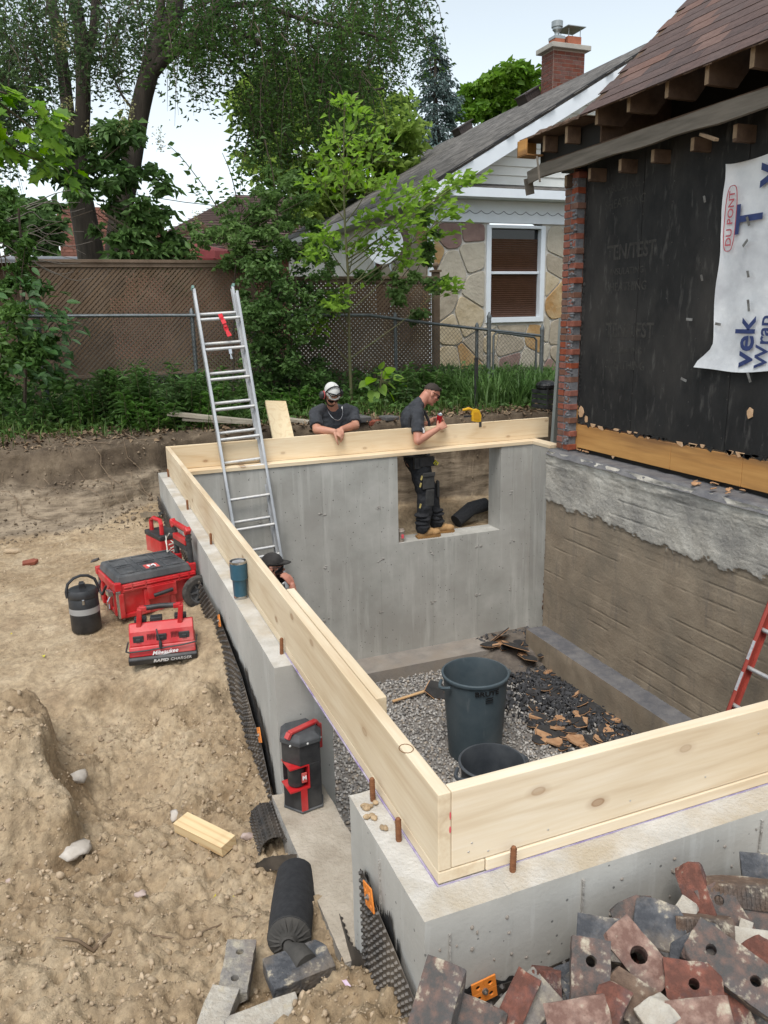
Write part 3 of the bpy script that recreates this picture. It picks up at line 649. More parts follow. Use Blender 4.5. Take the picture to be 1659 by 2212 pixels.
# ================================================================== the old house on the right
BRK = mat('brick_red', (.22, .065, .04), (.33, .11, .07), .9, 14, bump=.5, bscale=80, bdist=.004, island=.3)
BRKD = mat('brick_brown', (.16, .075, .05), (.22, .11, .075), .9, 14, bump=.5, bscale=80, bdist=.004, island=.3)
MORT = mat('grey_mortar', (.11, .11, .12), (.19, .19, .195), .95, 20, bump=.8, bscale=50, bdist=.006)
MORTL = mat('light_mortar', (.42, .40, .37), (.34, .32, .29), .95, 20)
SHEA = mat('black_sheathing', (.006, .006, .006), (.016, .0155, .015), .85, 5, (1, 1, .6), .35, 50, .003, c3=(.032, .029, .026), streak=((.085, .08, .073), (6, 6, 1.6), 3.0, .57, .84), contrast=(.4, .7))
OLDW = mat('old_dark_timber', (.07, .04, .024), (.13, .08, .05), .9, 8, (1, 1, 1), .4, 40, .004)
OLDC = mat('old_cut_timber', (.20, .135, .08), (.30, .21, .13), .9, 12, bump=.3, bscale=60, bdist=.003)
GREYW = mat('grey_fascia', (.12, .105, .085), (.19, .165, .135), .9, 4, (6, .5, 6), .4, 40, .003)
GOLDW = mat('golden_rim', (.42, .20, .055), (.55, .29, .09), .8, 3, (4, .35, 4), .25, 40, .003, c3=(.18, .085, .035))
WRAP = mat('house_wrap_sheet', (.62, .64, .66), (.74, .75, .76), .6, 6, bump=.5, bscale=12, bdist=.012, c3=(.50, .51, .53))
NAVY = mat('navy_print', (.02, .035, .12), (.03, .05, .16), .6, 20)
REDP = mat('red_print', (.50, .10, .12), (.42, .08, .1), .6, 20)
FADE = mat('faded_print', (.015, .014, .013), (.042, .039, .034), .9, 16, contrast=(.3, .6))
SHADE = mat('painted_shade', (.012, .01, .008))  # near-black colour standing in for shade in the attic and gaps
CHIPW = mat('torn_board_tan', (.50, .30, .16), (.62, .42, .26), .95, 20)

hs_ = thing('house', 'stripped house with black sheathing, torn white wrap and bare rafter ends on the right', 'house', (4.25, 3, 0))
XS = 4.245
# sheathing boards, each a panel
for y0, y1 in ((-1.5, .9), (.905, 2.10), (2.105, 3.32), (3.325, 4.52), (4.525, 5.40)):
    b = MB(); b.bb((XS, y0, .318+random.uniform(-.006, .006)), (XS+.02, y1-.003, 2.9)); b.build('sheathing_panel', SHEA, hs_, True, bevel=.002)
b = MB()
for y in (2.11, 2.52, 2.93, 3.34, 3.75, 4.12, 4.53, 4.95):
    for k in range(9):
        z = .45+k*.27+random.uniform(-.06, .06); b.ell((XS-.001, y+random.uniform(-.02, .02), z), (.003, .007, .007), 6, 4)
o = b.build('nail_head', mat('dark_nail', (.06, .055, .05), None, .6, metal=.5), hs_, True); o['kind'] = 'stuff'
YN = (0, -1, 0); ZP = (0, 0, 1)
panel = [o for o in hs_.children if o.name.startswith('sheathing_panel')][-1]
for s, y, z, size, sx, bold in (('INSULATING', 4.83, 2.61, .085, 1.0, .001), ('SHEATHING', 4.78, 2.47, .115, .95, .001), ('TEN/TEST', 4.66, 2.02, .19, .85, .004), ('INSULATING', 4.70, 1.845, .085, 1.0, .001), ('SHEATHING', 4.70, 1.70, .115, .95, .001),
                          ('TEN/TEST', 4.62, 1.29, .19, .85, .004), ('INSULATING', 4.66, 1.10, .085, 1.0, .001), ('SHEATHING', 4.66, .96, .115, .95, .001)):
    place_text(text_mesh(s, size, FADE, .0006, bold), (XS-.0015, y, z), YN, ZP, panel, sx=sx, world=False)
# rim joist, golden old timber with broken board edge above
for y0, y1 in ((-1.5, 3.1), (3.104, 3.93), (3.934, 5.36)):
    b = MB(); b.bb((XS-.012, y0, .052), (XS+.028, y1, .300)); b.build('rim_joist', GOLDW, hs_, True, bevel=.004)
b = MB(); b.bb((XS-.002, 5.36, .03), (XS+.03, 5.44, .50)); b.build('corner_stud', GOLDW, hs_, True, bevel=.003)
for k in range(46):
    y = random.uniform(2.4, 5.38); w = random.uniform(.015, .06); h = random.uniform(.008, .035)
    p = [(-w, .012), (w, .012), (w*.7, -h*.4), (random.uniform(-.4, .6)*w, -h), (-w*.6, -h*.5)]
    M = Matrix(((0, 0, -1, XS-.006), (-1, 0, 0, y), (0, 1, 0, .318+random.uniform(-.006, .01)), (0, 0, 0, 1)))
    b = MB(); b.prism(p, .008, M); b.build('torn_edge', CHIPW if k % 3 == 0 else SHEA, hs_, True)
for (x, y, z, s) in ((1650, 1130, 0, .07), (1620, 892, 0, .05), (1255, 890, 0, .06), (1266, 905, 0, .04), (1325, 985, 0, .03)):
    p = P(x, y, 0, XS-.006); pts = [(s*random.uniform(.5, 1)*math.cos(a), s*1.2*random.uniform(.5, 1)*math.sin(a)) for a in [2*pi*k/7 for k in range(7)]]
    M = Matrix(((0, 0, -1, XS-.003), (-1, 0, 0, p.y), (0, 1, 0, p.z), (0, 0, 0, 1))); b = MB(); b.prism(pts, .006, M); b.build('torn_patch', CHIPW, hs_, True)
b = MB(); b.bb((XS+.03, -1.5, -.06), (XS+.05, 5.4, .06)); b.build('crawl_gap_shade', SHADE, hs_, True)  # black bar paints the shade in the gap under the rim joist
# toothed brick return at the corner
pier = thing('brick_pier', None, None); COL.objects.unlink(pier) if False else None
pier.parent = hs_; pier.location = (0, 0, 0); WF[pier.name] = Vector((4.25, 3, 0))
cz = .02; i = 0
bm1 = None
while cz < 2.78:
    r = random.Random(i*7+1); fx = 4.135+r.uniform(-.004, .004)
    b = MB(); b.bb((fx, 5.50+r.uniform(-.008, .008), cz+.004), (4.235, 5.60, cz+.062)); o = b.build('brick', BRK if r.random() < .6 else BRKD, pier, bevel=.004); o.location = -Vector((4.25, 3, 0))
    d = .018 if i % 2 else -.008
    b = MB(); b.bb((fx+.004, 5.392+d+r.uniform(-.012, .012), cz+.003), (4.24, 5.492, cz+.063)); o = b.build('brick', (BRK, BRKD, BRK)[i % 3], pier, bevel=.006); o.location = -Vector((4.25, 3, 0))
    m = MB()
    for k in range(4): m.ell((fx+r.uniform(.004, .02), 5.40+r.uniform(0, .09), cz-.004+r.uniform(-.012, .012)), (r.uniform(.008, .016), r.uniform(.012, .034), r.uniform(.006, .014)), 7, 5)
    if i % 2: 
        for k in range(5): m.ell((fx+r.uniform(.0, .02), 5.405+r.uniform(-.012, .06), cz+.03+r.uniform(-.02, .02)), (r.uniform(.008, .02), r.uniform(.012, .03), r.uniform(.008, .02)), 7, 5)
    o = m.build('mortar', MORT, pier, smooth=True); o.location = -Vector((4.25, 3, 0)); o['kind'] = 'stuff'
    cz += .0725; i += 1
b = MB(); b.bb((4.143, 5.398, .0), (4.24, 5.597, 2.78)); o = b.build('mortar_core', MORT, pier); o.location = -Vector((4.25, 3, 0))
b = MB(); b.bb((4.245, 5.60, 0), (10.5, 5.615, 2.95)); b.build('back_wall', BRKD, hs_, True)
b = MB(); b.add([(3.99, 4.86, 2.99), (8.0, 4.86, 2.99), (8.0, 4.86, 7.08), (3.99, 4.86, 3.36), (3.99, 4.84, 2.99), (8.0, 4.84, 2.99), (8.0, 4.84, 7.08), (3.99, 4.84, 3.36)], [(0, 1, 2, 3), (7, 6, 5, 4), (0, 4, 5, 1), (3, 2, 6, 7), (0, 3, 7, 4), (1, 5, 6, 2)]); b.build('gable_end', OLDW, hs_, True)
b = MB()
for k in range(60): b.ell((4.245, 5.375+random.uniform(-.018, .012), .35+2.4*k/60), (.012, random.uniform(.008, .022), random.uniform(.02, .04)), 6, 4)
o = b.build('mortar_smear', SHEA, hs_, True, smooth=True); o['kind'] = 'stuff'

# roof: deck, shingles, rafters, ledger
SL = math.atan2(.93, 1.0); cs, sn = math.cos(SL), math.sin(SL); EX, EZ = 3.80, 3.225
def roofp(u, y, n=0.): return Vector((EX+u*cs-n*sn, y, EZ+u*sn+n*cs))
RM = Matrix(((cs, 0, -sn), (0, 1, 0), (sn, 0, cs)))
b = MB(); b.box(roofp(3.0, 1.66, -.012), (6.0, 6.44, .018), RM); b.build('roof_deck', OLDW, hs_, True)
b = MB(); b.bb((3.80, 4.88, 3.195), (8.0, 5.96, 3.215)); b.build('eave_deck', OLDW, hs_, True)
b = MB(); b.bb((4.02, 4.88, 2.99), (4.04, 5.9, 3.19)); b.build('eave_shade_board', SHADE, hs_, True)  # black board added to paint the dark behind the rafter stubs
b = MB(); b.box(Vector((4.8, 2.2, 3.02)), (.05, 7.3, 1.2), None); b.build('attic_shade_back', SHADE, hs_, True)  # attic back and floor sheets, black to paint the dark behind the rafters
b = MB(); b.box(Vector((4.6, 2.2, 2.905)), (.7, 7.3, .012), None); b.build('attic_shade_floor', SHADE, hs_, True)
SHM = [mat('brown_shingle', (.066, .043, .039), (.105, .070, .062), .95, 16, bump=.5, bscale=160, bdist=.003, island=.2), mat('brown_shingle_warm', (.115, .063, .050), (.155, .094, .076), .95, 16, bump=.5, bscale=160, bdist=.003, island=.2), mat('brown_shingle_dark', (.05, .035, .033), (.085, .058, .053), .95, 16, bump=.5, bscale=160, bdist=.003, island=.2)]
shm = []
for m in SHM:
    b = MB(); b.add([(0, 0, .001), (.175, 0, .001), (.175, .292, .001), (0, .292, .001), (0, 0, .0075), (.175, 0, .0025), (.175, .292, .0025), (0, .292, .0075)], [(3, 2, 1, 0), (4, 5, 6, 7), (0, 1, 5, 4), (1, 2, 6, 5), (2, 3, 7, 6), (3, 0, 4, 7)]); shm.append(b.mesh('shingle', m))
shd = thing('shingle_field', None, None); shd.parent = hs_; shd.location = (0, 0, 0)
cnt = 0; rest = MB()
for r_ in range(27):
    u = -.03+r_*.138; y = 4.90-(.147 if r_ % 2 else 0)-.03*random.random()
    first = True
    while y > .3:
        yy = y-.292
        vis = (yy > 1.9) and r_ < 26
        if vis and cnt < 298:
            o = link('shingle', random.choice(shm+[shm[0]]*2), shd); o.location = roofp(u, yy, .002+.0015*(r_ % 2))-Vector((4.25, 3, 0)); o.rotation_euler = (0, -SL, random.uniform(-.006, .006)); cnt += 1
        else:
            rest.box(roofp(u+.088, yy+.146, .0065), (.175, .289, .006), Euler((0, -SL-.03, 0)).to_matrix())
        y -= .2945
o = rest.build('shingle_rest', SHM[0], shd); o['kind'] = 'stuff'; o.location = -Vector((4.25, 3, 0))
RY = [P(D_, 300, 0, 3.86).y for D_ in (1175, 1225, 1287, 1353, 1434, 1522, 1616)]
ry = list(RY); 
while ry[-1] > .2: ry.append(ry[-1]-.41)
for k, y in enumerate(ry):
    b = MB(); L_ = .95; off = random.uniform(-.02, .02)
    L_ = .15 if y > 4.86 else .95
    M = Matrix(((1, 0, 0, 0), (0, 0, 1, y-.02), (0, 1, 0, 0), (0, 0, 0, 1)))
    x0 = 3.85+off; zt = (EZ+(x0-EX)*sn/cs-.026) if y < 4.86 else 3.19
    pr = [(x0, zt-.150), (x0, zt), (x0+L_, zt+L_*sn/cs), (x0+L_, zt+L_*sn/cs-.20), (x0+.28, zt-.155)] if y < 4.86 else [(x0, zt-.150), (x0, zt), (x0+L_, zt), (x0+L_, zt-.150)]
    b.prism(pr, .042, M); b.build('rafter', [OLDW], hs_, True, bevel=.004)
    c = MB(); c.bb((x0-.0025, y-.019, zt-.147), (x0-.0005, y+.021, zt-.004)); c.build('rafter_end', OLDC, hs_, True)
    yj = y-.10
    j = MB(); j.bb((4.06+off*.5, yj-.02, 2.70+random.uniform(-.01, .01)), (4.8, yj+.022, 2.815)); j.build('ceiling_joist_end', OLDW, hs_, True, bevel=.004)
    c = MB(); c.bb((4.0575+off*.5, yj-.018, 2.715), (4.0595+off*.5, yj+.02, 2.81)); c.build('joist_cut', OLDC, hs_, True)
# grey ledger board, slightly bowed and ragged
b = MB(); n = 30; vs = []
for k in range(n+1):
    y = 5.78-k*(7.2/n); w = .008*math.sin(k*1.7)
    for (x, z) in ((3.955, 2.835+w), (3.955, 2.965-w*.5), (3.982, 2.965), (3.982, 2.83+w)): vs.append((x-.02*(k < 1), y, z))
b.add(vs, [(k*4+j, (k+1)*4+j, (k+1)*4+(j+1) % 4, k*4+(j+1) % 4) for k in range(n) for j in range(4)]+[(0, 1, 2, 3), (n*4+3, n*4+2, n*4+1, n*4)]); b.build('ledger_board', GREYW, hs_, True)
b = MB(); b.bar((3.965, 5.78, 2.90), (3.93, 5.99, 2.86), .13, .02, (1, 0, 0)); b.bar((3.93, 5.99, 2.86), (3.97, 6.0, 2.70), .10, .018, (0, 1, 0)); b.build('split_ledger_end', GREYW, hs_, True, bevel=.003)
b = MB(); b.bb((3.99, -1, 2.972), (4.85, 5.75, 2.985)); b.build('soffit_board', OLDW, hs_, True)
b = MB(); b.bar((3.80, 5.62, 3.0), (3.83, 5.60, 2.76), .04, .02); b.build('hanging_slat', GREYW, hs_, True, bevel=.002)
b = MB(); b.bb((3.78, 5.80, 3.05), (3.80, 5.97, 3.20)); b.bb((3.78, 5.95, 3.05), (4.0, 5.97, 3.20)); b.bb((3.78, 5.80, 3.045), (3.99, 5.97, 3.06)); b.build('broken_eave_end', GOLDW, hs_, True, bevel=.002)
b = MB(); b.bb((3.86, 4.3, 3.22), (3.93, 5.9, 3.235), 0); 
b = MB(); b.bar(P(1515, 290, 0, 4.0), P(1548, 302, 0, 3.95), .035, .02); b.build('splintered_stub', OLDC, hs_, True)
b = MB()
for k in range(40):
    y = random.uniform(2.6, 5.9); b.box(roofp(random.uniform(-.015, .02), y, -.004 if y < 4.88 else -.012), (.05, random.uniform(.04, .2), .006), RM @ rotm(random.uniform(-.2, .2)))
o = b.build('frayed_deck_edge', OLDW, hs_, True); o['kind'] = 'stuff'
# torn house wrap
yr = np.linspace(3.53, .6, 60); zr = np.linspace(1.0, 2.62, 34); YY, ZZ = np.meshgrid(yr, zr)
tt = (ZZ-1.0)/1.62
YY2 = YY+smooth(3.45, 3.53, YY)*(.012*np.sin(ZZ*9)+.16*smooth(.12, .0, tt)-.02)
ZZ2 = ZZ+.025*np.sin(YY*5+1)*(tt < .02)+.05*np.sin(YY*3.1+.6)*(tt > .97)
XX = XS-.010-.012*np.abs(fbm(YY*4, ZZ*3, 4, 121))*2-.028*smooth(3.46, 3.53, YY)-.02*smooth(.06, 0, tt)-.02*smooth(.9, 1, tt)
i2 = np.arange(YY.size).reshape(YY.shape); F2 = np.stack([i2[:-1, :-1], i2[:-1, 1:], i2[1:, 1:], i2[1:, :-1]], -1).reshape(-1, 4)
wr = link('house_wrap', np_mesh('house_wrap', np.stack([XX, YY2, ZZ2], -1).reshape(-1, 3), F2, WRAP, True), hs_, True)
YP = (0, 1, 0)
def wtext(s, size, y, z, m, bold=0., sx=1., align='CENTER'):
    place_text(text_mesh(s, size, m, .0006, bold, align), (XS-.0385, y, z), ZP, YP, wr, sx=sx, world=False)
wtext('T', .37, 3.225, 2.15, NAVY, .006); wtext('y', .37, 3.10, 2.44, NAVY, .006)
wtext('vek', .27, 3.165, 1.21, NAVY, .005, align='CENTER'); wtext('Wrap', .17, 2.99, 1.22, NAVY, .003)
wtext('DU PONT', .082, 3.425, 2.165, REDP, .001, 1.15)
b = MB(); ov = []
for k in range(41):
    a = 2*pi*k/40; c, s_ = math.cos(a), math.sin(a); ov.append((XS-.039, 3.425+.058*np.sign(s_)*abs(s_)**.6, 2.165+.245*np.sign(c)*abs(c)**.75))
b.tube(ov, .0035, 5); b.build('logo_ring', REDP, wr)
STR = mat('galvanised_tie', (.30, .30, .29), (.16, .15, .14), .6, 20, metal=.5)
for x, y, a, l in ((1617, 478, .3, .07), (1611, 525, -.9, .07), (1617, 592, .1, .05), (1618, 660, .1, .09), (1619, 815, .35, .08), (1552, 700, 1.4, .05), (1523, 430, .1, .05), (1517, 600, .1, .05), (1490, 690, 1.5, .06), (1478, 820, 1.2, .06)):
    p = P(x, y, 0, XS-.044); d = Vector((0, math.sin(a), math.cos(a))); b = MB(); b.bar(p-d*l*.5, p+d*l*.5+Vector((-.012, 0, 0)), .022, .002, (1, 0, 0)); b.build('brick_tie', STR, hs_, True)

# ================================================================== neighbour's stone house
YH = 10.8
WHT = mat('white_aluminium', (.74, .79, .84), (.68, .73, .78), .5, 3)
SID = mat('white_siding', (.66, .67, .64), (.72, .73, .70), .55, 3)
SHG = mat('grey_shingle', (.075, .068, .062), (.15, .138, .125), .95, 9, bump=.5, bscale=70, island=.35)
nb_ = thing('stone_house', 'neighbour\'s low stone house with white siding gable and grey shingle roof', 'house', (7.5, 14, .2))
XL, XR, GZ = 5.04, 14.2, .05; RX, RZ = 9.65, 6.22; EXn, EZn = 4.70, 3.42
WX0, WX1, WZ0, WZ1 = 6.16, 7.22, 1.40, 2.97
b = MB(); b.bb((XL, YH, GZ), (WX0, YH+.2, 3.02)); b.bb((WX1, YH, GZ), (XR, YH+.2, 3.02)); b.bb((WX0, YH, GZ), (WX1, YH+.2, WZ0)); b.bb((XL, YH+.2, GZ), (XL+.2, 20, 3.3)); b.bb((XR-.2, YH+.2, GZ), (XR, 20, 3.3))
b.build('wall', mat('stone_mortar', (.62, .60, .55), (.52, .50, .46), .95, 10, bump=.4), nb_, True)
STONE = [mat('flagstone_grey', (.32, .275, .21), (.42, .365, .285), .9, 5, bump=.7, bscale=16, bdist=.02), mat('flagstone_tan', (.42, .34, .22), (.52, .44, .31), .9, 5, bump=.7, bscale=16, bdist=.02), mat('flagstone_gold', (.36, .20, .07), (.46, .34, .19), .9, 4, bump=.7, bscale=16, bdist=.02), mat('flagstone_mauve', (.20, .125, .11), (.27, .185, .16), .9, 5, bump=.7, bscale=16, bdist=.02), mat('flagstone_buff', (.46, .42, .34), (.40, .36, .29), .9, 5, bump=.7, bscale=16, bdist=.02)]
def cells(x0, x1, z0, z1, s, seed):
    r = random.Random(seed); pts = []
    nx_ = max(1, round((x1-x0)/s)); nz_ = max(1, round((z1-z0)/s))
    for i in range(-1, nx_+1):
        for j in range(-1, nz_+1):
            pts.append((x0+(i+.5+r.uniform(-.38, .38))*(x1-x0)/nx_, z0+(j+.5+r.uniform(-.38, .38)+(.5 if i % 2 else 0))*(z1-z0)/nz_))
    for p in pts:
        poly = [(x0, z0), (x1, z0), (x1, z1), (x0, z1)]
        for q in pts:
            if q is p: continue
            mx, mz = (p[0]+q[0])/2, (p[1]+q[1])/2; dx, dz = q[0]-p[0], q[1]-p[1]; d = math.hypot(dx, dz); off = -.013
            out = []
            for k in range(len(poly)):
                a, c = poly[k], poly[(k+1) % len(poly)]
                fa = ((a[0]-mx)*dx+(a[1]-mz)*dz)/d-off; fc = ((c[0]-mx)*dx+(c[1]-mz)*dz)/d-off
                if fa <= 0: out.append(a)
                if (fa < 0) != (fc < 0): t = fa/(fa-fc); out.append((a[0]+(c[0]-a[0])*t, a[1]+(c[1]-a[1])*t))
            poly = out
            if len(poly) < 3: break
        if len(poly) >= 3:
            A = abs(sum(poly[k][0]*poly[(k+1) % len(poly)][1]-poly[(k+1) % len(poly)][0]*poly[k][1] for k in range(len(poly))))/2
            if A > .006: yield poly
def rounded(poly, r_):
    out = []; n = len(poly)
    for k in range(n):
        a, b_, c = [Vector(poly[(k+q) % n]) for q in (-1, 0, 1)]
        la, lc = (a-b_).length, (c-b_).length; t = min(r_, la*.35, lc*.35)
        p0 = b_+(a-b_).normalized()*t; p2 = b_+(c-b_).normalized()*t
        out += [tuple(p0), tuple((p0+p2)*.25+b_*.5), tuple(p2)]
    return out
def stones(rect, seed, yf, axis='y'):
    r = random.Random(seed)
    for poly in cells(*rect, .47, seed):
        q = rounded(poly, .07)
        M = Matrix(((1, 0, 0, 0), (0, 0, -1, yf), (0, 1, 0, 0), (0, 0, 0, 1))) if axis == 'y' else Matrix(((0, 0, -1, yf), (1, 0, 0, 0), (0, 1, 0, 0), (0, 0, 0, 1)))
        b = MB(); b.prism(q, .018+r.uniform(0, .02), M); b.build('stone', r.choices(STONE, (4, 3, 2, 3, 2))[0], nb_, True, bevel=.008, seg=1)
stones((XL+.02, WX0-.10, GZ, 2.98), 3, YH); stones((WX1+.10, 8.4, GZ, 2.98), 5, YH); stones((WX0-.10, WX1+.10, GZ, WZ0-.12), 8, YH)
stones((YH, 13.0, 1.0, 3.0), 9, XL, 'x')
b = MB(); b.bb((XL-.05, YH-.05, GZ), (XL+.045, YH+.02, 3.02)); b.build('corner_trim', WHT, nb_, True, bevel=.004)
# window with blind
w = MB()
for lo, hi in (((WX0-.06, YH-.03, WZ0-.07), (WX0+.03, YH+.1, WZ1)), ((WX1-.03, YH-.03, WZ0-.07), (WX1+.06, YH+.1, WZ1)), ((WX0+.03, YH-.03, WZ1-.05), (WX1-.03, YH+.1, WZ1)), ((WX0+.03, YH-.05, WZ0-.07), (WX1-.03, YH+.1, WZ0+.02)), ((WX0+.03, YH+.03, 2.16), (WX1-.03, YH+.075, 2.205))): w.bb(lo, hi)
wf = w.build('window', WHT, nb_, True, bevel=.004)
b = MB(); b.bb((WX0+.03, YH+.085, WZ0+.02), (WX1-.03, YH+.09, WZ1-.05)); b.build('pane', mat('window_glass', (.012, .012, .014), None, .06), wf, False)
slm = mat('brown_blind', (.085, .038, .02), (.11, .05, .028), .5, 8)
b = MB(); z = WZ0+.04; 
me_sl = None
k = 0
while z < WZ1-.22:
    b = MB(); b.box(((WX0+WX1)/2, YH+.078, z), (WX1-WX0-.08, .012, .030), Euler((.5, 0, 0)).to_matrix()); b.build('blind_slat', slm, wf); z += .036; k += 1
# siding boards of the gable, lapped
z = 3.62; k = 0
def rake_x(z): return EXn+(z-EZn)*(RX-EXn)/(RZ-EZn)
while z < 6.0:
    x0 = rake_x(z)+.12
    if x0 > RX: break
    b = MB(); b.add([(x0, YH-.036, z), (2*RX-x0, YH-.036, z), (2*RX-x0, YH-.010, z+.155), (x0+.2, YH-.010, z+.155), (x0, YH+.02, z), (2*RX-x0, YH+.02, z), (2*RX-x0, YH+.02, z+.155), (x0+.2, YH+.02, z+.155)], [(0, 1, 2, 3), (7, 6, 5, 4), (0, 4, 5, 1), (1, 5, 6, 2), (2, 6, 7, 3), (3, 7, 4, 0)]); b.build('siding_board', SID, nb_, True); z += .15; k += 1
b = MB(); b.add([(XL, YH+.03, 3.0), (14.2, YH+.03, 3.0), (14.2, YH+.03, 3.6), (RX, YH+.03, RZ-.1), (XL, YH+.03, 3.6)], [(0, 1, 2, 3, 4)]); b.build('gable_back', SID, nb_, True)
# small skirt roof, fascia and scalloped trim across the gable foot
b = MB(); b.add([(EXn+.05, YH-.36, 3.50), (14, YH-.36, 3.50), (14, YH-.02, 3.60), (EXn+.35, YH-.02, 3.60)], [(0, 1, 2, 3)]); sk = b.build('skirt_roof', SHG, nb_, True); sk.modifiers.new('S', 'SOLIDIFY').thickness = .02
for k in range(26):
    x = 4.85+k*.30
    for rr in (0, 1):
        b = MB(); b.box((x+rr*.12, YH-.28+rr*.15, 3.535+rr*.044), (.285, .17, .008), Euler((.28, 0, random.uniform(-.01, .01))).to_matrix()); b.build('shingle', SHG, nb_, True)
b = MB(); b.bb((EXn+.02, YH-.385, 3.36), (14, YH-.36, 3.50)); b.build('fascia', WHT, nb_, True)
b = MB(); b.bb((EXn+.1, YH-.36, 3.365), (14, YH-.02, 3.38)); b.build('soffit', WHT, nb_, True)
b = MB(); b.bb((XL-.03, YH-.045, 3.0), (14, YH-.02, 3.36)); b.build('frieze_board', WHT, nb_, True)
gl = mat('painted_shadow_line', (.20, .22, .25));  # shadow along the scallops drawn as raised grey lines
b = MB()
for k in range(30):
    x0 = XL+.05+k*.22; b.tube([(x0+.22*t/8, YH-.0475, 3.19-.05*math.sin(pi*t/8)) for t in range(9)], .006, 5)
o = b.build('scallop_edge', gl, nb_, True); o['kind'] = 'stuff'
# roof planes, courses, rake trim
ang = math.atan2(RZ-EZn, RX-EXn); ca, sa = math.cos(ang), math.sin(ang); RL = math.hypot(RX-EXn, RZ-EZn)
Rn = Matrix(((ca, 0, -sa), (0, 1, 0), (sa, 0, ca))); YE = 20.5; Y0 = YH-.40
rf = MB(); rf.box(Vector((EXn, (Y0+YE)/2, EZn))+Rn @ Vector((RL/2, 0, -.03)), (RL, YE-Y0, .06), Rn)
Rn2 = Matrix(((-ca, 0, sa), (0, 1, 0), (sa, 0, ca))); rf.box(Vector((2*RX-EXn, (Y0+YE)/2, EZn))+Rn2 @ Vector((RL/2, 0, -.03)), (RL, YE-Y0, .06), Rn2)
roof = rf.build('roof', SHG, nb_, True)
cr = MB(); u = 0
while u < RL-.05:
    y = Y0-.1*random.random()
    while y < YE-.1:
        L_ = random.uniform(.28, .34); cr.box(Vector((EXn, y+L_/2, EZn))+Rn @ Vector((u+.08, 0, .008+random.uniform(0, .004))), (.17, L_-.012, .010), Rn @ Euler((0, -.02, 0)).to_matrix()); y += L_
    u += .145
o = cr.build('shingle_course', SHG, roof); o['kind'] = 'stuff'
b = MB(); b.box(Vector((EXn, Y0-.012, EZn))+Rn @ Vector((RL/2, 0, -.135)), (RL, .024, .20), Rn); b.build('rake_board', WHT, nb_, True)
b = MB(); b.box(Vector((EXn, Y0+.0, EZn))+Rn @ Vector((RL/2, 0, .012)), (RL, .06, .03), Rn); b.build('drip_edge', mat('dark_drip', (.02, .02, .022)), nb_, True)
b = MB(); b.box(Vector((EXn, Y0+.2, EZn))+Rn @ Vector((RL/2+.1, 0, -.10)), (RL, .38, .012), Rn); b.build('rake_soffit', WHT, nb_, True)
b = MB(); b.bb((EXn-.02, Y0, EZn-.16), (EXn+.02, YE, EZn-.01)); b.bb((EXn, Y0, EZn-.16), (XL+.05, YE, EZn-.145)); b.build('eave_board', mat('shaded_soffit', (.40, .41, .40)), nb_, True)  # eave shade put into the colour: greyer copy of the white boards
# roof vents and chimney
def ridge_at(px): 
    best = min(np.arange(YH, 21, .05), key=lambda y: abs((lambda q: q)(proj_x((RX, y, RZ)))-px)); return float(best)
def proj_x(p):
    q = RW @ (np.array(p)-CAMP); return PW/2+FOC*q[0]/q[2]
VENT = mat('brown_vent', (.045, .032, .028), None, .6)
for px in (1155, 1010, 905):
    y = ridge_at(px); b = MB(); c = Vector((RX-.15, y, RZ+.02)); b.box(c, (.4, .4, .16), Rn); b.box(c+Vector((-.02, 0, .1)), (.5, .46, .03), Rn)
    for k in range(5): b.box(c+Vector((-.16+.07*k, -.203, -.01)), (.02, .01, .11), Rn)
    b.build('roof_vent', VENT, nb_, True)
yc = ridge_at(1215); pc = P(1212, 180, 1, yc+.6); CX = pc.x
chm = MB(); chm.bb((CX-.40, yc+.32, 5.6), (CX+.40, yc+.78, 7.02)); ch = chm.build('chimney', mat('chimney_mortar', (.34, .29, .25), None, .95), nb_, True)
CB = mat('chimney_brick', (.095, .034, .024), (.155, .055, .038), .9, 10, island=.35, bump=.3)
zc = 5.9; k = 0
while zc < 6.95:
    for face in range(2):
        L_ = .80 if face == 0 else .46; n = 4 if face == 0 else 2
        x = -L_/2-(.1 if k % 2 else 0)
        while x < L_/2-.02:
            x1 = min(x+.2, L_/2); xa = max(x, -L_/2)
            if x1-xa > .03:
                b = MB()
                if face == 0: b.bb((CX+xa+.005, yc+.312, zc), (CX+x1-.005, yc+.322, zc+.066))
                else: b.bb((CX-.408, yc+.55+xa+.005, zc), (CX-.398, yc+.55+x1-.005, zc+.066))
                b.build('brick', CB, ch)
            x += .2
    zc += .078; k += 1
b = MB(); b.bb((CX-.5, yc+.22, 7.02), (CX+.5, yc+.88, 7.12)); b.build('chimney_cap', mat('cap_concrete', (.33, .31, .27), (.4, .38, .34), .95, 5), ch, bevel=.01)
TERR = mat('terracotta', (.36, .12, .065), (.30, .10, .05), .85, 8); GALV = mat('galvanised', (.38, .40, .40), (.28, .30, .30), .4, 8, metal=.7)
b = MB(); b.bb((CX+.0, yc+.38, 7.12), (CX+.34, yc+.72, 7.32)); b.bb((CX-.3, yc+.42, 7.12), (CX-.06, yc+.68, 7.26)); b.build('flue_tile', TERR, ch)
b = MB(); b.bb((CX-.06, yc+.3, 7.49), (CX+.40, yc+.8, 7.505))
for sx_ in (.02, .32):
    for sy_ in (.4, .7): b.bb((CX+sx_-.006, yc+sy_-.006, 7.32), (CX+sx_+.006, yc+sy_+.006, 7.49))
b.build('flue_cover', GALV, ch)
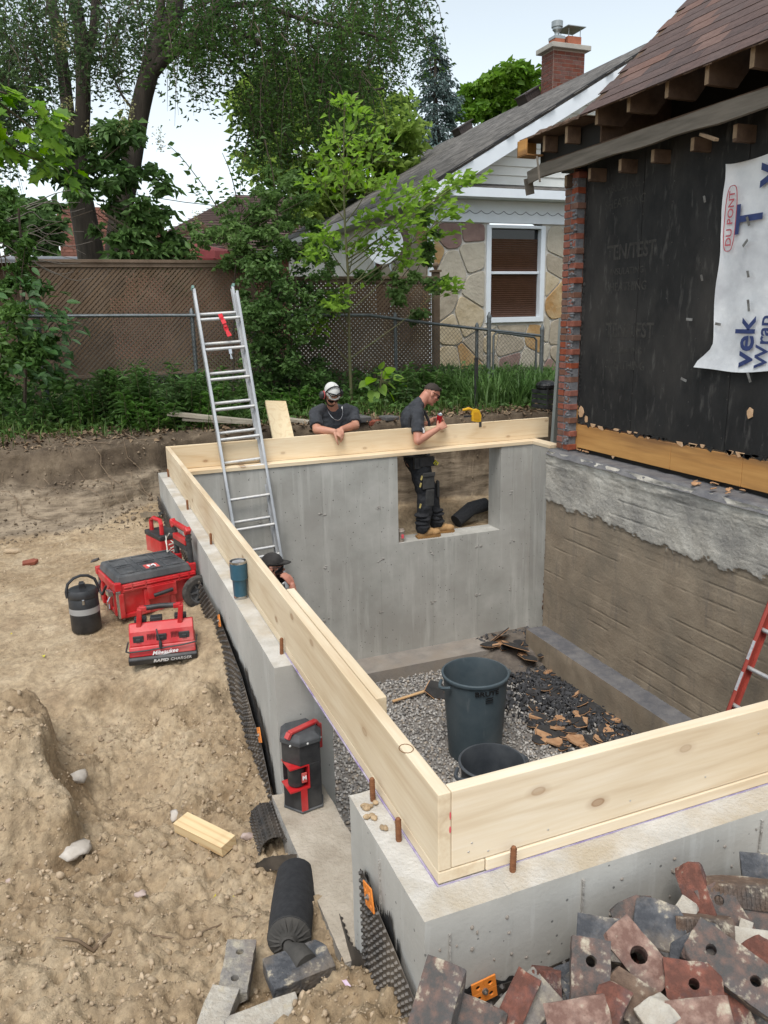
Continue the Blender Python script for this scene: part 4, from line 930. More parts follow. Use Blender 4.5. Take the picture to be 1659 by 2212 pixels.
b = MB(); Mv = Matrix.Translation((CX-.18, yc+.55, 7.26)); b.bb((CX-.31, yc+.42, 7.262), (CX-.05, yc+.68, 7.32)); b.lathe([(.07, .06), (.05, .12), (.06, .16), (.10, .20), (.10, .24), (.125, .25), (.125, .36), (.10, .37)], 18, Mv); b.build('vent_cowl', GALV, ch, smooth=True)
# side window and satellite dish on the left wall
b = MB(); b.bb((XL-.03, 12.5, 1.5), (XL+.01, 13.4, 3.0)); f = b.build('window', WHT, nb_, True); b = MB(); b.bb((XL-.036, 12.6, 1.55), (XL-.031, 13.3, 2.9)); b.build('pane', MATS['window_glass'], f)
dp = P(836, 535, 1, 10.9); dsh = thing('satellite_dish', 'grey satellite dish on the wall beside the house corner, behind the sapling', 'satellite dish', dp)
b = MB(); Md = Euler((1.25, 0, -.75)).to_matrix().to_4x4(); b.lathe([(.02, 0), (.13, .012), (.25, .05), (.31, .085), (.315, .085), (.25, .04), (.02, -.01)], 28, Md); b.build('dish', mat('dish_grey', (.46, .50, .53), None, .5), dsh, smooth=True)
b = MB(); b.tube([(0, 0, 0), (.2, .12, -.25), (.35, .2, -.2)], .02, 8); b.build('arm', GALV, dsh)

# ================================================================== far brick house with hip roof
fh = thing('brick_bungalow', 'far brown brick house with a low hip roof behind the lattice fence', 'house', (5, 28, 0))
HB = mat('far_brick', (.20, .085, .06), (.27, .12, .085), .9, 6, bump=.2)
HR = mat('far_roof', (.085, .055, .048), (.12, .08, .07), .95, 5, (1, 1, 1))
b = MB(); b.bb((1.9, 26.3, 0), (13, 33, 3.55)); b.build('wall', HB, fh, True)
x0, x1, y0, y1, ze, zr_ = 1.35, 13.5, 25.8, 33.5, 3.75, 6.15
b = MB(); b.add([(x0, y0, ze), (x1, y0, ze), (x1, y1, ze), (x0, y1, ze), (5.7, 29.6, zr_-.05), (9.3, 29.6, zr_)], [(0, 1, 5, 4), (1, 2, 5), (2, 3, 4, 5), (3, 0, 4), (3, 2, 1, 0)]); hr = b.build('roof', HR, fh, True)
c = MB()
for k in range(1, 22):
    t = k/22; a = Vector((x0, y0, ze)).lerp(Vector((5.7, 29.6, zr_)), t); d = Vector((x1, y0, ze)).lerp(Vector((9.3, 29.6, zr_)), t); c.box((a+d)/2+Vector((0, -.03, .02)), ((d-a).length, .06, .02))
o = c.build('shingle_course', HR, hr); o['kind'] = 'stuff'
b = MB(); b.bb((x0, y0-.1, ze-.16), (x1, y0, ze-.02)); b.build('gutter', mat('grey_gutter', (.16, .19, .19)), fh, True)
b = MB(); b.bb((-.75, 25.6, 0), (2.45, 26.2, 5.0)); b.bb((-.2, 25.65, 5.0), (.3, 26.1, 5.2)); chb = b.build('chimney', HB, fh, True)
cm = MB(); z = 3.2; k = 0
while z < 4.95:
    x = -.75-(.12 if k % 2 else 0)
    while x < 2.4:
        cm.bb((max(x, -.75)+.01, 25.585, z), (min(x+.24, 2.45)-.01, 25.6, z+.075)); x += .25
    z += .09; k += 1
o = cm.build('brick', mat('far_brick_face', (.21, .088, .062), (.27, .12, .088), .9, 3, island=.25), chb); o['kind'] = 'stuff'
sh = thing('garden_shed', 'low grey shingled shed roof just above the left end of the lattice fence', 'shed', (-.8, 14.5, .2))
b = MB(); b.bb((-2.3, 14.2, .2), (.0, 16, 2.55)); b.build('wall', OLDW, sh, True); b = MB(); b.box((-1.0, 14.9, 2.66), (2.9, 2.2, .05), Euler((.10, 0, 0)).to_matrix()); b.build('roof', mat('shed_shingle', (.16, .165, .18), (.22, .225, .24), .95, 6), sh, True)
# umbrella
um = thing('patio_umbrella', 'faded pink red patio umbrella peeking over the lattice fence', 'umbrella', (1.56, 14, .30))
PK = mat('pink_canvas', (.52, .12, .13), (.60, .17, .17), .9, 4, trans=.25)
b = MB(); n = 8; vs = [(0, 0, 2.62)]
for rr, zz in ((.5, 2.50), (1.15, 2.38)):
    for k in range(n): vs.append((rr*math.cos(2*pi*k/n+.2), rr*math.sin(2*pi*k/n+.2), zz))
for k in range(n): vs.append((1.16*math.cos(2*pi*k/n+.2), 1.16*math.sin(2*pi*k/n+.2), 2.25))
b.add(vs, [(0, 1+k, 1+(k+1) % n) for k in range(n)]+[(1+k, 9+k, 9+(k+1) % n, 1+(k+1) % n) for k in range(n)]+[(9+k, 17+k, 17+(k+1) % n, 9+(k+1) % n) for k in range(n)]); b.build('canopy', PK, um, fix=False)
b = MB(); b.tube([(0, 0, 0), (0, 0, 2.66)], .025, 8); b.build('pole', OLDW, um); 
RIB = mat('umbrella_rib', (.3, .28, .25))
for k in range(n): b = MB(); b.tube([(0, 0, 2.60), (1.14*math.cos(2*pi*k/n+.2), 1.14*math.sin(2*pi*k/n+.2), 2.36)], .01, 5); b.build('rib', RIB, um)
pg = thing('timber_frame', 'weathered wooden A-shaped poles above the fence beside the tree trunk', 'frame', tuple(P(432, 485, 1, 13)))
PT = mat('weathered_pole', (.24, .15, .10), (.30, .20, .14), .9, 6)
for a, d in (((235, 562), (434, 484)), ((285, 562), (434, 490)), ((434, 484), (490, 520)), ((434, 486), (520, 560))):
    b = MB(); b.bar(P(*a, 1, 13.2), P(*d, 1, 13), .055, .055); b.build('pole', PT, pg, True)
pw = MB(); pw.tube([P(180, 405, 1, 40)+Vector((0, 0, 0)), P(290, 420, 1, 40), P(400, 437, 1, 40), P(700, 470, 1, 40)], .02, 5); o = pw.build('power_line', mat('cable', (.03, .03, .035))); tag(o, 'thin dark power line crossing the sky right of the trunk', 'cable')

# ================================================================== fences
LATW = mat('lattice_wood', (.105, .070, .044), (.158, .108, .070), .9, 4, (1, 1, 1), .3, 30, .003, island=.18)
POSTW = mat('fence_post', (.13, .09, .06), (.19, .135, .095), .9, 5, bump=.3)
YF = 9.6
lf = thing('lattice_fence', 'brown wooden privacy lattice fence behind the tall weeds', 'fence', (1.5, YF, .3))
def lattice(x0, x1, z0, z1, y, sp, w=.030):
    H = z1-z0
    for dr, yy in ((1, y), (-1, y+.008)):
        k = x0-H if dr > 0 else x0
        while k < (x1 if dr > 0 else x1+H):
            # line x = k + dr*(z-z0)
            pts = []
            zA, zB = z0, z1; xa, xb = k, k+dr*H
            if dr > 0:
                if xa < x0: zA = z0+(x0-xa); xa = x0
                if xb > x1: zB = z1-(xb-x1); xb = x1
            else:
                if xa > x1: zA = z0+(xa-x1); xa = x1
                if xb < x0: zB = z1-(x0-xb); xb = x0
            if zB-zA > .04: b = MB(); b.bar((xa, yy, zA), (xb, yy, zB), w, .006, (0, 1, 0)); b.build('slat', LATW, lf, True)
            k += sp
lattice(-1.05, 1.62, .80, 2.24, YF, .0640); lattice(1.72, 4.48, .62, 2.02, YF, .0680)
for lo, hi in (((-1.15, YF-.04, 2.235), (1.66, YF+.05, 2.275)), ((-1.15, YF-.03, .76), (1.66, YF+.03, .80)), ((1.68, YF-.04, 2.02), (4.5, YF+.05, 2.06)), ((1.68, YF-.03, .56), (4.5, YF+.03, .62)), ((-1.15, YF-.02, 2.18), (1.66, YF-.006, 2.235)), ((1.68, YF-.02, 1.97), (4.5, YF-.006, 2.02))):
    b = MB(); b.bb(lo, hi); b.build('rail', POSTW, lf, True, bevel=.003)
for x in (-1.24, 1.67, 4.56): b = MB(); b.bb((x-.05, YF-.05, .1), (x+.05, YF+.05, 2.32 if x < 4 else 2.12)); b.build('post', POSTW, lf, True, bevel=.004)
b = MB(); b.bb((4.49, YF-.07, 2.12), (4.63, YF+.07, 2.15)); b.lathe([(.02, 0), (.025, .02), (.045, .05), (.05, .075), (.035, .105), (.01, .115)], 14, Matrix.Translation((4.56, YF, 2.15))); b.build('post_finial', POSTW, lf, True, smooth=True)
# chain link
STEEL = mat('galvanised_pipe', (.19, .21, .22), (.13, .145, .15), .5, 12, metal=.6)
WIRE = mat('chain_wire', (.055, .058, .055), (.09, .09, .085), .6, 30, metal=.3)
YC = 8.95
cf = thing('chain_link_fence', 'grey chain link fence with pipe rail in front of the brown lattice', 'fence', (1.5, YC, .3))
def railz(x): return float(np.interp(x, [-4, 0, 3.2, 4.2, 6.1], [1.60, 1.555, 1.50, 1.36, 1.13]))
XSr = [-4, -2, 0, 1.8, 3.2, 4.2, 5.2, 6.08]
b = MB(); b.tube([(x, YC, railz(x)) for x in XSr], .021, 8); b.build('top_rail', STEEL, cf, True, smooth=True)
def wires(x0, x1, y, depth, sp=.062, zt=railz):
    mb = MB()
    for dr in (1, -1):
        k = x0-depth*1.0 if dr > 0 else x0
        while k < (x1 if dr > 0 else x1+depth):
            a = (k, zt(k)-depth); c = (k+dr*depth, zt(k+dr*depth)+.03)
            xa, za = a; xb, zb_ = c
            def cl(x, t0): return x
            if xa < x0: t = (x0-xa)/(xb-xa); za = za+(zb_-za)*t; xa = x0
            if xb > x1: t = (x1-xa)/(xb-xa); zb_ = za+(zb_-za)*t; xb = x1
            if xa > x1: t = (x1-xa)/(xb-xa); za = za+(zb_-za)*t; xa = x1
            if xb < x0: t = (x0-xa)/(xb-xa); zb_ = za+(zb_-za)*t; xb = x0
            if zb_-za > .03: mb.tube([(xa, y+.004*dr, za), (xb, y-.004*dr, zb_)], .0024, 3, cap=False)
            k += sp
    return mb
o = wires(-4, 5.15, YC, 1.2).build('wire_mesh', WIRE, cf, True, fix=False); o['kind'] = 'stuff'
for x in (-1.1, .75, 3.62, 4.95): b = MB(); b.tube([(x, YC+.03, -.1), (x, YC+.03, railz(x)+.03)], .026, 9); b.lathe([(.03, 0), (.03, .03), (.012, .07)], 9, Matrix.Translation((x, YC+.03, railz(x)+.02))); b.build('post', STEEL, cf, True, smooth=True)
gt = thing('chain_link_gate', 'small chain link gate between steel posts in front of the stone wall', 'gate', (5.6, YC, .2))
g0, g1 = 5.22, 5.98
b = MB(); b.tube([(g0, YC, .25), (g0, YC, 1.16), (g0+.05, YC, 1.21), (g1-.05, YC, 1.12), (g1, YC, 1.07), (g1, YC, .25), (g0, YC, .25)], .018, 8); b.build('gate_frame', STEEL, gt, True, smooth=True)
o = wires(g0, g1, YC, .9, zt=lambda x: railz(x)-.06).build('wire_mesh', WIRE, gt, True, fix=False); o['kind'] = 'stuff'
for x, h in ((5.14, 1.42), (6.08, 1.22)):
    b = MB(); b.tube([(x, YC, -.1), (x, YC, h)], .033, 10); b.lathe([(.037, 0), (.037, .03), (.02, .06), (.012, .09)], 10, Matrix.Translation((x, YC, h))); b.build('gate_post', STEEL, gt, True, smooth=True)
# ================================================================== vegetation
def leafm(name, c1, c2, tr=.4, isl=.3, rough=.5):
    return mat(name, c1, c2, rough, 1.3, trans=tr, island=isl, spec=.3)
L_DARK = leafm('leaf_dark', (.07, .145, .038), (.11, .20, .052))
L_CAN = leafm('leaf_canopy', (.05, .105, .032), (.095, .17, .045), .5)
L_MID = leafm('leaf_mid', (.10, .21, .036), (.155, .28, .055), .5)
L_LIME = leafm('leaf_lime', (.20, .37, .03), (.27, .45, .05), .6, .2)
L_YEL = leafm('leaf_yellow_green', (.20, .33, .035), (.30, .43, .055), .55)
L_BLUE = leafm('needle_blue', (.085, .135, .125), (.14, .19, .18), .1, .3, .7)
L_WEED = leafm('leaf_weed', (.07, .155, .035), (.11, .205, .05), .4)
BARK = mat('dark_bark', (.030, .024, .018), (.065, .052, .040), .95, 7, (1, 1, .25), .9, 30, .02, bstretch=(1, 1, .2))
TWIG = mat('twig', (.045, .032, .022), (.08, .06, .04), .9, 10)
STEM = mat('green_stem', (.09, .11, .04), (.12, .10, .05), .8, 10)
def leaf_np(pos, size, seed=0, up=.6, aspect=.5, droop=0., dirs=None, fold=.18):
    r = np.random.default_rng(seed); n = len(pos); pos = np.asarray(pos, float); size = np.broadcast_to(size, (n,))*r.uniform(.65, 1.3, n)
    d = r.normal(size=(n, 3)) if dirs is None else np.asarray(dirs, float)+r.normal(size=(n, 3))*.35
    d[:, 2] = d[:, 2]*.5-droop; d /= np.linalg.norm(d, axis=1, keepdims=True)
    nn = r.normal(size=(n, 3)); nn[:, 2] += up*2; nn -= d*(nn*d).sum(1, keepdims=True); nn /= np.linalg.norm(nn, axis=1, keepdims=True)
    s = np.cross(d, nn); S = size[:, None]
    base = pos; tip = pos+d*S-nn*S*.12; m = pos+d*S*.45
    lf = m+s*S*aspect*.5+nn*S*fold; rt = m-s*S*aspect*.5+nn*S*fold
    V = np.stack([base, rt, tip, lf], 1).reshape(-1, 3); i = np.arange(n)*4
    return V, np.concatenate([np.stack([i, i+1, i+2], 1), np.stack([i, i+2, i+3], 1)])
def leaves(name, pos, size, m, parent=None, seed=0, world=True, **k):
    V, F = leaf_np(pos, size, seed, **k); return link(name, np_mesh(name, V, F, m), parent, world)
def in_poly(poly, n, r):
    P_ = np.array(poly, float); lo, hi = P_.min(0), P_.max(0); out = []
    while len(out) < n:
        q = r.uniform(lo, hi); c = False; j = len(P_)-1
        for i in range(len(P_)):
            if (P_[i, 1] > q[1]) != (P_[j, 1] > q[1]) and q[0] < (P_[j, 0]-P_[i, 0])*(q[1]-P_[i, 1])/(P_[j, 1]-P_[i, 1])+P_[i, 0]: c = not c
            j = i
        if c: out.append(q)
    return out
def limb(mb, pts, w0, w1, Y, n=9, dy=0.):
    """limb measured on the photo at distance Y, widths in photo pixels"""
    k = len(pts); ps = []; rs = []
    for i, (x, y) in enumerate(pts):
        p = P(x, y, 1, Y+dy*i/(k-1)); ps.append(p); rs.append((w0+(w1-w0)*i/(k-1))*px_m(p)/2)
    # smooth
    q = []; rr = []
    for i in range(k-1):
        a = ps[max(i-1, 0)]; b_ = ps[i]; c = ps[i+1]; d = ps[min(i+2, k-1)]
        for t in (0, .25, .5, .75):
            q.append(.5*((2*b_)+(c-a)*t+(2*a-5*b_+4*c-d)*t*t+(-a+3*b_-3*c+d)*t**3)); rr.append(rs[i]+(rs[i+1]-rs[i])*t)
    q.append(ps[-1]); rr.append(rs[-1]); mb.tube(q, rr, n); return q
def hanging(polys, Yr, leafn, lsize, tw_len, seed, name_pre, parent, m=L_CAN, sway=.35):
    r = np.random.default_rng(seed); tw = MB(); pos = []; dirs = []
    for poly, cnt in polys:
        for q in in_poly(poly, cnt, r):
            p = P(q[0], q[1], 1, r.uniform(*Yr)); L_ = r.uniform(*tw_len); a = r.uniform(0, 2*pi); dx, dy = math.cos(a)*sway*L_, math.sin(a)*sway*L_
            pts = [p+Vector((dx*t**.6, dy*t**.6, -L_*t**1.5)) for t in (0, .35, .7, 1)]; tw.tube(pts, [.009, .007, .005, .002], 3, cap=False)
            for k in range(leafn):
                t = r.uniform(.1, 1.)*(len(pts)-1); i = min(int(t), 2); c = pts[i].lerp(pts[i+1], t-i)
                pos.append(np.array(c)+r.normal(size=3)*.07); dirs.append((dx/L_+r.normal()*.8, dy/L_+r.normal()*.8, -.5))
    o = tw.build('twigs', TWIG, parent, True, fix=False); o['kind'] = 'stuff'
    o = leaves('crown', pos, lsize, m, parent, seed, dirs=dirs, up=.3, aspect=.38); return o
# --- the two big trunks
tA = thing('shade_tree', 'big dark tree with the leaning trunk and wide drooping crown over the fence', 'tree', tuple(P(250, 560, 1, 12)))
tk = MB()
limb(tk, [(243, 640), (250, 560), (258, 480), (282, 360), (300, 250), (322, 160), (345, 100), (372, 40), (385, -60)], 50, 34, 12)
limb(tk, [(322, 165), (362, 120), (410, 85), (450, 40), (482, 0), (560, -60)], 30, 18, 12, dy=-.6)
limb(tk, [(318, 175), (322, 110), (345, 40), (350, -40)], 24, 16, 12, dy=.4)
limb(tk, [(440, 55), (520, 70), (600, 120), (680, 170), (760, 200), (830, 190)], 15, 5, 11.8, 7, -.8)
limb(tk, [(470, 15), (560, 10), (650, 40), (740, 60), (850, 90)], 14, 5, 11.6, 7, -.5)
limb(tk, [(395, 95), (470, 110), (540, 170), (600, 230)], 10, 3, 12, 6, .6)
limb(tk, [(372, 40), (420, 15), (470, -5), (540, -20)], 13, 6, 12, 6, .6)
limb(tk, [(300, 250), (260, 200), (235, 130)], 7, 3, 12, 6, .6)
tk.build('trunk', BARK, tA, True, smooth=True, fix=False)
hanging([([(450, -60), (930, -60), (915, 20), (850, 110), (800, 180), (735, 195), (690, 205), (640, 200), (560, 150), (480, 60)], 390),
         ([(560, 150), (810, 150), (800, 240), (760, 300), (690, 300), (610, 230)], 22),
         ([(330, -60), (480, -60), (480, 60), (420, 110), (340, 60)], 85), ([(420, 150), (640, 170), (640, 230), (560, 240)], 22), ([(500, 200), (640, 260), (610, 290), (540, 250)], 14)], (10., 13.8), 42, .085, (.5, 1.25), 21, 'a', tA)
tB = thing('shade_tree', 'dark tree with several upright trunks behind the left end of the fence', 'tree', tuple(P(195, 560, 1, 12.6)))
tk = MB()
limb(tk, [(205, 640), (198, 560), (182, 470), (165, 380), (160, 330)], 62, 46, 12.6)
limb(tk, [(163, 350), (150, 270), (140, 180), (128, 90), (110, 0), (100, -60)], 30, 22, 12.6, dy=.4)
limb(tk, [(170, 370), (178, 260), (180, 170), (176, 80), (160, 0), (150, -60)], 34, 26, 12.6, dy=-.3)
limb(tk, [(182, 160), (200, 80), (206, 0), (210, -60)], 20, 16, 12.6)
limb(tk, [(160, 300), (80, 250), (0, 240)], 9, 4, 12.6, 6, -.8)
limb(tk, [(60, 170), (120, 120), (138, 160)], 6, 8, 12.6, 6)
limb(tk, [(190, 150), (160, 100), (225, 130), (260, 40)], 5, 8, 12.6, 6)
tk.build('trunk', BARK, tB, True, smooth=True, fix=False)
hanging([([(-60, -60), (330, -60), (330, 60), (290, 130), (230, 130), (190, 100), (120, 120), (60, 180), (-60, 200)], 240), ([(-60, 150), (60, 170), (40, 300), (-60, 320)], 70)], (10.8, 14), 36, .085, (.4, 1.0), 22, 'b', tB)
# --- generic leafy clump masses
def mass(name, label, cat, blobs, Yr, n, lsize, m, seed, stems=None, group=None, base=None, aspect=.55, up=.5, clump=.35, droop=.15, stemm=TWIG):
    """leafy plant from measured outline blobs (x, y, rx, ry in photo pixels)"""
    r = np.random.default_rng(seed); pos = []
    A = np.array([b[2]*b[3] for b in blobs], float); A /= A.sum()
    b0 = base if base is not None else P(blobs[0][0], blobs[0][1]+blobs[0][3]*2, 1, Yr[0])
    t = thing(name, label, cat, tuple(b0), group=group)
    nc = max(10, int(n/55)); cl = []
    for k in range(nc):
        b = blobs[r.choice(len(blobs), p=A)]; a = r.uniform(0, 2*pi); q = r.uniform(0, 1)**.5
        p = P(b[0]+b[2]*q*math.cos(a), b[1]+b[3]*q*math.sin(a), 1, r.uniform(*Yr)); cl.append(p)
    s = px_m(cl[0]); cr = clump*np.mean([min(b[2], b[3]) for b in blobs])*s
    for p in cl:
        k = int(n/nc); g = r.normal(size=(k, 3))*cr*.55*r.uniform(.6, 1.3); g[:, 2] *= .6; pos.append(np.array(p)+g)
    leaves('crown', np.concatenate(pos), lsize, m, t, seed, aspect=aspect, up=up, droop=droop)
    mb = MB()
    for st in (stems or []): limb(mb, st[0], st[1], st[2], (Yr[0]+Yr[1])/2, 6)
    ctr = P(blobs[0][0], blobs[0][1]+blobs[0][3], 1, (Yr[0]+Yr[1])/2)
    for p in cl[::3]:
        a = p.lerp(ctr, .5)+Vector((0, 0, -.03)); mb.tube([a, a.lerp(p, .6)+Vector((0, 0, .05*cr)), p], [max(.004, s*1.2), max(.003, s*.9), .002], 4, cap=False)
    if mb.v: mb.build('branches', stemm, t, True, fix=False)['kind'] = 'stuff'
    return t
mass('flowering_bush', 'dark green bush with pale flower spikes in front of the twin trunks', 'bush', [(140, 330, 60, 70), (200, 380, 75, 90), (260, 330, 60, 60), (300, 430, 70, 70), (330, 540, 60, 55), (365, 490, 40, 50), (260, 500, 70, 60), (395, 590, 30, 50), (250, 270, 40, 40)], (9.75, 10.6), 4300, .14, L_DARK, 31, [([(300, 660), (290, 540), (270, 400)], 7, 3), ([(300, 660), (340, 560), (350, 480)], 6, 3)], aspect=.48, droop=.5)
fs = bpy.data.objects['flowering_bush']; FLW = mat('flower_spike', (.26, .27, .10), (.34, .33, .16), .9, 20)
for (x, y) in ((280, 242), (192, 290), (425, 480), (135, 80), (150, 240), (345, 300), (262, 262), (410, 560)):
    r = np.random.default_rng(x); p = P(x, y, 1, 9.9); pos = np.array(p)+np.stack([r.normal(size=90)*.035, r.normal(size=90)*.035, r.uniform(-.16, .16, 90)], 1); leaves('flower_spike', pos, .035, FLW, fs, x)['kind'] = 'stuff'
mass('evergreen_tree', 'dark round tree far off at the left beyond the brick chimney', 'tree', [(70, 500, 55, 50), (30, 470, 50, 40), (100, 470, 30, 30)], (20, 22), 3200, .28, L_DARK, 33)
mass('broadleaf_tree', 'small bright tree peeking out right of the leaning trunk', 'tree', [(288, 500, 22, 20), (270, 520, 20, 14)], (30, 31), 700, .3, L_MID, 34)
mass('broadleaf_tree', 'yellow green tree behind the drooping crown in the middle', 'tree', [(630, 230, 110, 80), (720, 230, 120, 100), (600, 330, 70, 60), (820, 260, 70, 60), (860, 330, 45, 45), (760, 370, 100, 50), (560, 200, 40, 40), (870, 270, 25, 30), (680, 430, 60, 50)], (17, 20), 15000, .24, L_YEL, 35, [([(690, 600), (690, 450), (700, 300)], 16, 8), ([(690, 450), (620, 330)], 8, 4), ([(695, 400), (800, 300)], 8, 4)], clump=.45)
mass('broadleaf_tree', 'bright green tree behind the neighbour\'s roof left of the chimney', 'tree', [(1085, 200, 62, 45), (1130, 185, 40, 40), (1040, 215, 42, 32), (1100, 160, 30, 22), (1010, 235, 25, 16), (1080, 250, 70, 30)], (31, 34), 7500, .36, leafm('leaf_maple', (.11, .215, .04), (.18, .30, .06)), 36, [([(1090, 300), (1090, 200)], 8, 3)], clump=.4)
# spruce
sp = thing('blue_spruce', 'tall blue spruce standing behind the neighbour\'s roof', 'tree', tuple(P(940, 420, 1, 28)))
top = P(940, 74, 1, 28); r = np.random.default_rng(40); pos = []; dirs = []; b = MB(); b.tube([top-Vector((0, 0, 11)), top-Vector((0, 0, 4)), top], [.28, .16, .02], 8); mbx = b
hgt = P(940, 74, 1, 28).z-P(940, 420, 1, 28).z
z = .1
while z < hgt:
    R_ = (.25+1.05*(z/4.0)**.8 if z < 4.0 else 1.30+.16*(z-4.0)/2)*1.0; nb = int(6+4*min(1, z/4))
    for k in range(nb):
        a = r.uniform(0, 2*pi); L_ = R_*r.uniform(.6, 1.18); 
        tip = top+Vector((math.cos(a)*L_, math.sin(a)*L_, -z-.25*L_+.12*L_)); st = top+Vector((0, 0, -z+.1)); mbx.tube([st, st.lerp(tip, .5)+Vector((0, 0, -.06)), tip], [.03, .02, .008], 4, cap=False)
        for q in range(int(60*L_)+12):
            t = r.uniform(.18, 1)**.8; c = np.array(st.lerp(tip, t)); w = .10+.16*L_*(1-abs(t-.6))
            g = r.normal(size=3)*np.array([w*.5, w*.5, .05]); g[2] -= abs(r.normal())*.13; pos.append(c+g); dirs.append((math.cos(a)*.6, math.sin(a)*.6, -.8))
    z += .30+.10*r.random()
mbx.build('trunk', BARK, sp, True, fix=False); leaves('crown', pos, .17, L_BLUE, sp, 41, dirs=dirs, aspect=.4, up=.2)
# --- shrubs along the fence
mass('fence_shrub', 'dense dark green shrub climbing the fence just right of the ladder', 'shrub', [(580, 640, 65, 70), (650, 600, 70, 60), (620, 720, 75, 60), (560, 720, 35, 60), (690, 660, 45, 45), (650, 790, 55, 40), (560, 560, 40, 40), (610, 830, 60, 40), (560, 790, 30, 50)], (8.1, 9.3), 8200, .068, L_DARK, 51, [([(560, 900), (560, 700), (540, 560)], 5, 3), ([(620, 900), (630, 750), (640, 600)], 5, 3)], aspect=.62, clump=.42)
mass('fence_shrub', 'mid green twiggy shrub above the fence rail behind the ladder top', 'shrub', [(450, 500, 50, 35), (520, 480, 60, 50), (600, 450, 60, 50), (640, 500, 60, 40), (560, 530, 80, 40), (480, 560, 40, 30), (690, 540, 45, 40), (640, 400, 50, 40), (590, 390, 40, 45)], (8.6, 9.5), 5600, .075, L_MID, 52, [([(505, 900), (505, 700), (510, 560), (525, 430)], 5, 2), ([(510, 560), (470, 450), (400, 350), (362, 312)], 3, 1.2), ([(520, 470), (500, 380), (480, 330)], 3, 1.2), ([(600, 700), (600, 500), (590, 380), (570, 300)], 4, 1.5)], aspect=.6, clump=.36)
tw = bpy.data.objects['fence_shrub.001']; pos = []; dirs = []
for a, c in (((470, 450), (362, 312)), ((505, 470), (470, 390)), ((520, 420), (490, 320)), ((520, 400), (560, 300)), ((540, 450), (510, 300)), ((440, 440), (410, 400))):
    for k in range(16): 
        t = k/15; p = P(a[0]+(c[0]-a[0])*t, a[1]+(c[1]-a[1])*t, 1, 8.9); pos.append(np.array(p)); dirs.append((.8 if k % 2 else -.8, -.3, .3))
leaves('twig_leaf', pos, .085, L_DARK, tw, 53, dirs=dirs, aspect=.62)
mass('fence_shrub', 'leafy vine hanging over the fence corner post', 'shrub', [(930, 470, 20, 40), (925, 540, 18, 40), (880, 610, 40, 22), (945, 620, 30, 25), (960, 600, 20, 25), (850, 640, 30, 20), (900, 680, 30, 14), (790, 600, 40, 20)], (8.5, 9.4), 1700, .085, L_MID, 54, aspect=.7, clump=.45)
# sapling with separately built leaves
def leaf_mesh(name, m, kind):
    if kind == 'oval': out = [(0, 0), (.16, .14), (.24, .36), (.20, .62), (.10, .85), (0, 1)]
    elif kind == 'heart': out = [(0, .04), (.16, -.04), (.32, .08), (.37, .30), (.30, .56), (.14, .82), (0, 1)]
    else: out = [(0, 0), (.12, .02), (.36, -.08), (.30, .14), (.56, .26), (.36, .40), (.46, .62), (.22, .60), (.10, .78), (0, 1)]
    vs = []; fs = []
    n = len(out); cz = lambda x, y: -.10*y*y+.35*abs(x)*(1-abs(x))
    ax = [(0, y) for _, y in out]
    for s in (1, -1):
        o = len(vs); vs += [(s*x, y, cz(x, y)) for x, y in out]; a0 = len(vs)
        vs += [(0, y if 0 < i < n-1 else y, cz(0, y)) for i, (x, y) in enumerate(out)]
        for i in range(n-1):
            q = (o+i, o+i+1, a0+i+1, a0+i); fs.append(q if s > 0 else q[::-1])
    me = bpy.data.meshes.new(name); me.from_pydata(vs, [], fs); me.materials.append(m); me.polygons.foreach_set('use_smooth', [True]*len(fs)); me.update(); return me
def leaf_parts(root, items, meshes, seed, name='leaf', flat=.55):
    r = random.Random(seed); off = WF[root.name]
    for p, d, s in items:
        d = Vector(d).normalized(); up = Vector((r.gauss(0, .5), r.gauss(0, .5)-.25, flat+.5)); x = d.cross(up).normalized(); z = x.cross(d)
        M = Matrix((x*s, d*s, z*s)).transposed().to_4x4(); M.translation = Vector(p)-off
        o = bpy.data.objects.new(name, r.choice(meshes)); COL.objects.link(o); o.parent = root; o.matrix_local = M; WF[o.name] = Vector((0, 0, 0))
YS = 8.3
sa_ = thing('sapling', 'slender lime green sapling rising above the fence in the middle', 'sapling', tuple(P(755, 880, 1, YS)))
b = MB(); limb(b, [(760, 880), (755, 760), (752, 600), (745, 480), (742, 330), (746, 215)], 8, 2.5, YS)
CLU = [(742, 225, 26, 20), (776, 255, 22, 12), (725, 290, 30, 12), (755, 300, 34, 14), (700, 340, 40, 18), (795, 300, 26, 12), (820, 330, 38, 14), (760, 350, 34, 16), (690, 390, 34, 16), (745, 400, 40, 20), (800, 400, 40, 18), (850, 420, 44, 26), (905, 440, 40, 26), (945, 430, 30, 20), (985, 395, 26, 16), (1005, 385, 12, 10), (870, 480, 40, 22), (920, 500, 40, 22), (800, 470, 34, 20), (700, 515, 30, 20), (690, 550, 34, 18), (765, 530, 30, 20), (920, 400, 20, 18), (830, 530, 36, 18), (975, 460, 24, 14), (610, 260, 0.1, .1), (870, 560, 30, 18), (960, 620, 22, 20), (735, 640, 30, 14), (690, 700, 34, 16), (720, 660, 20, 12)]
items = []; r = random.Random(61); extra = []
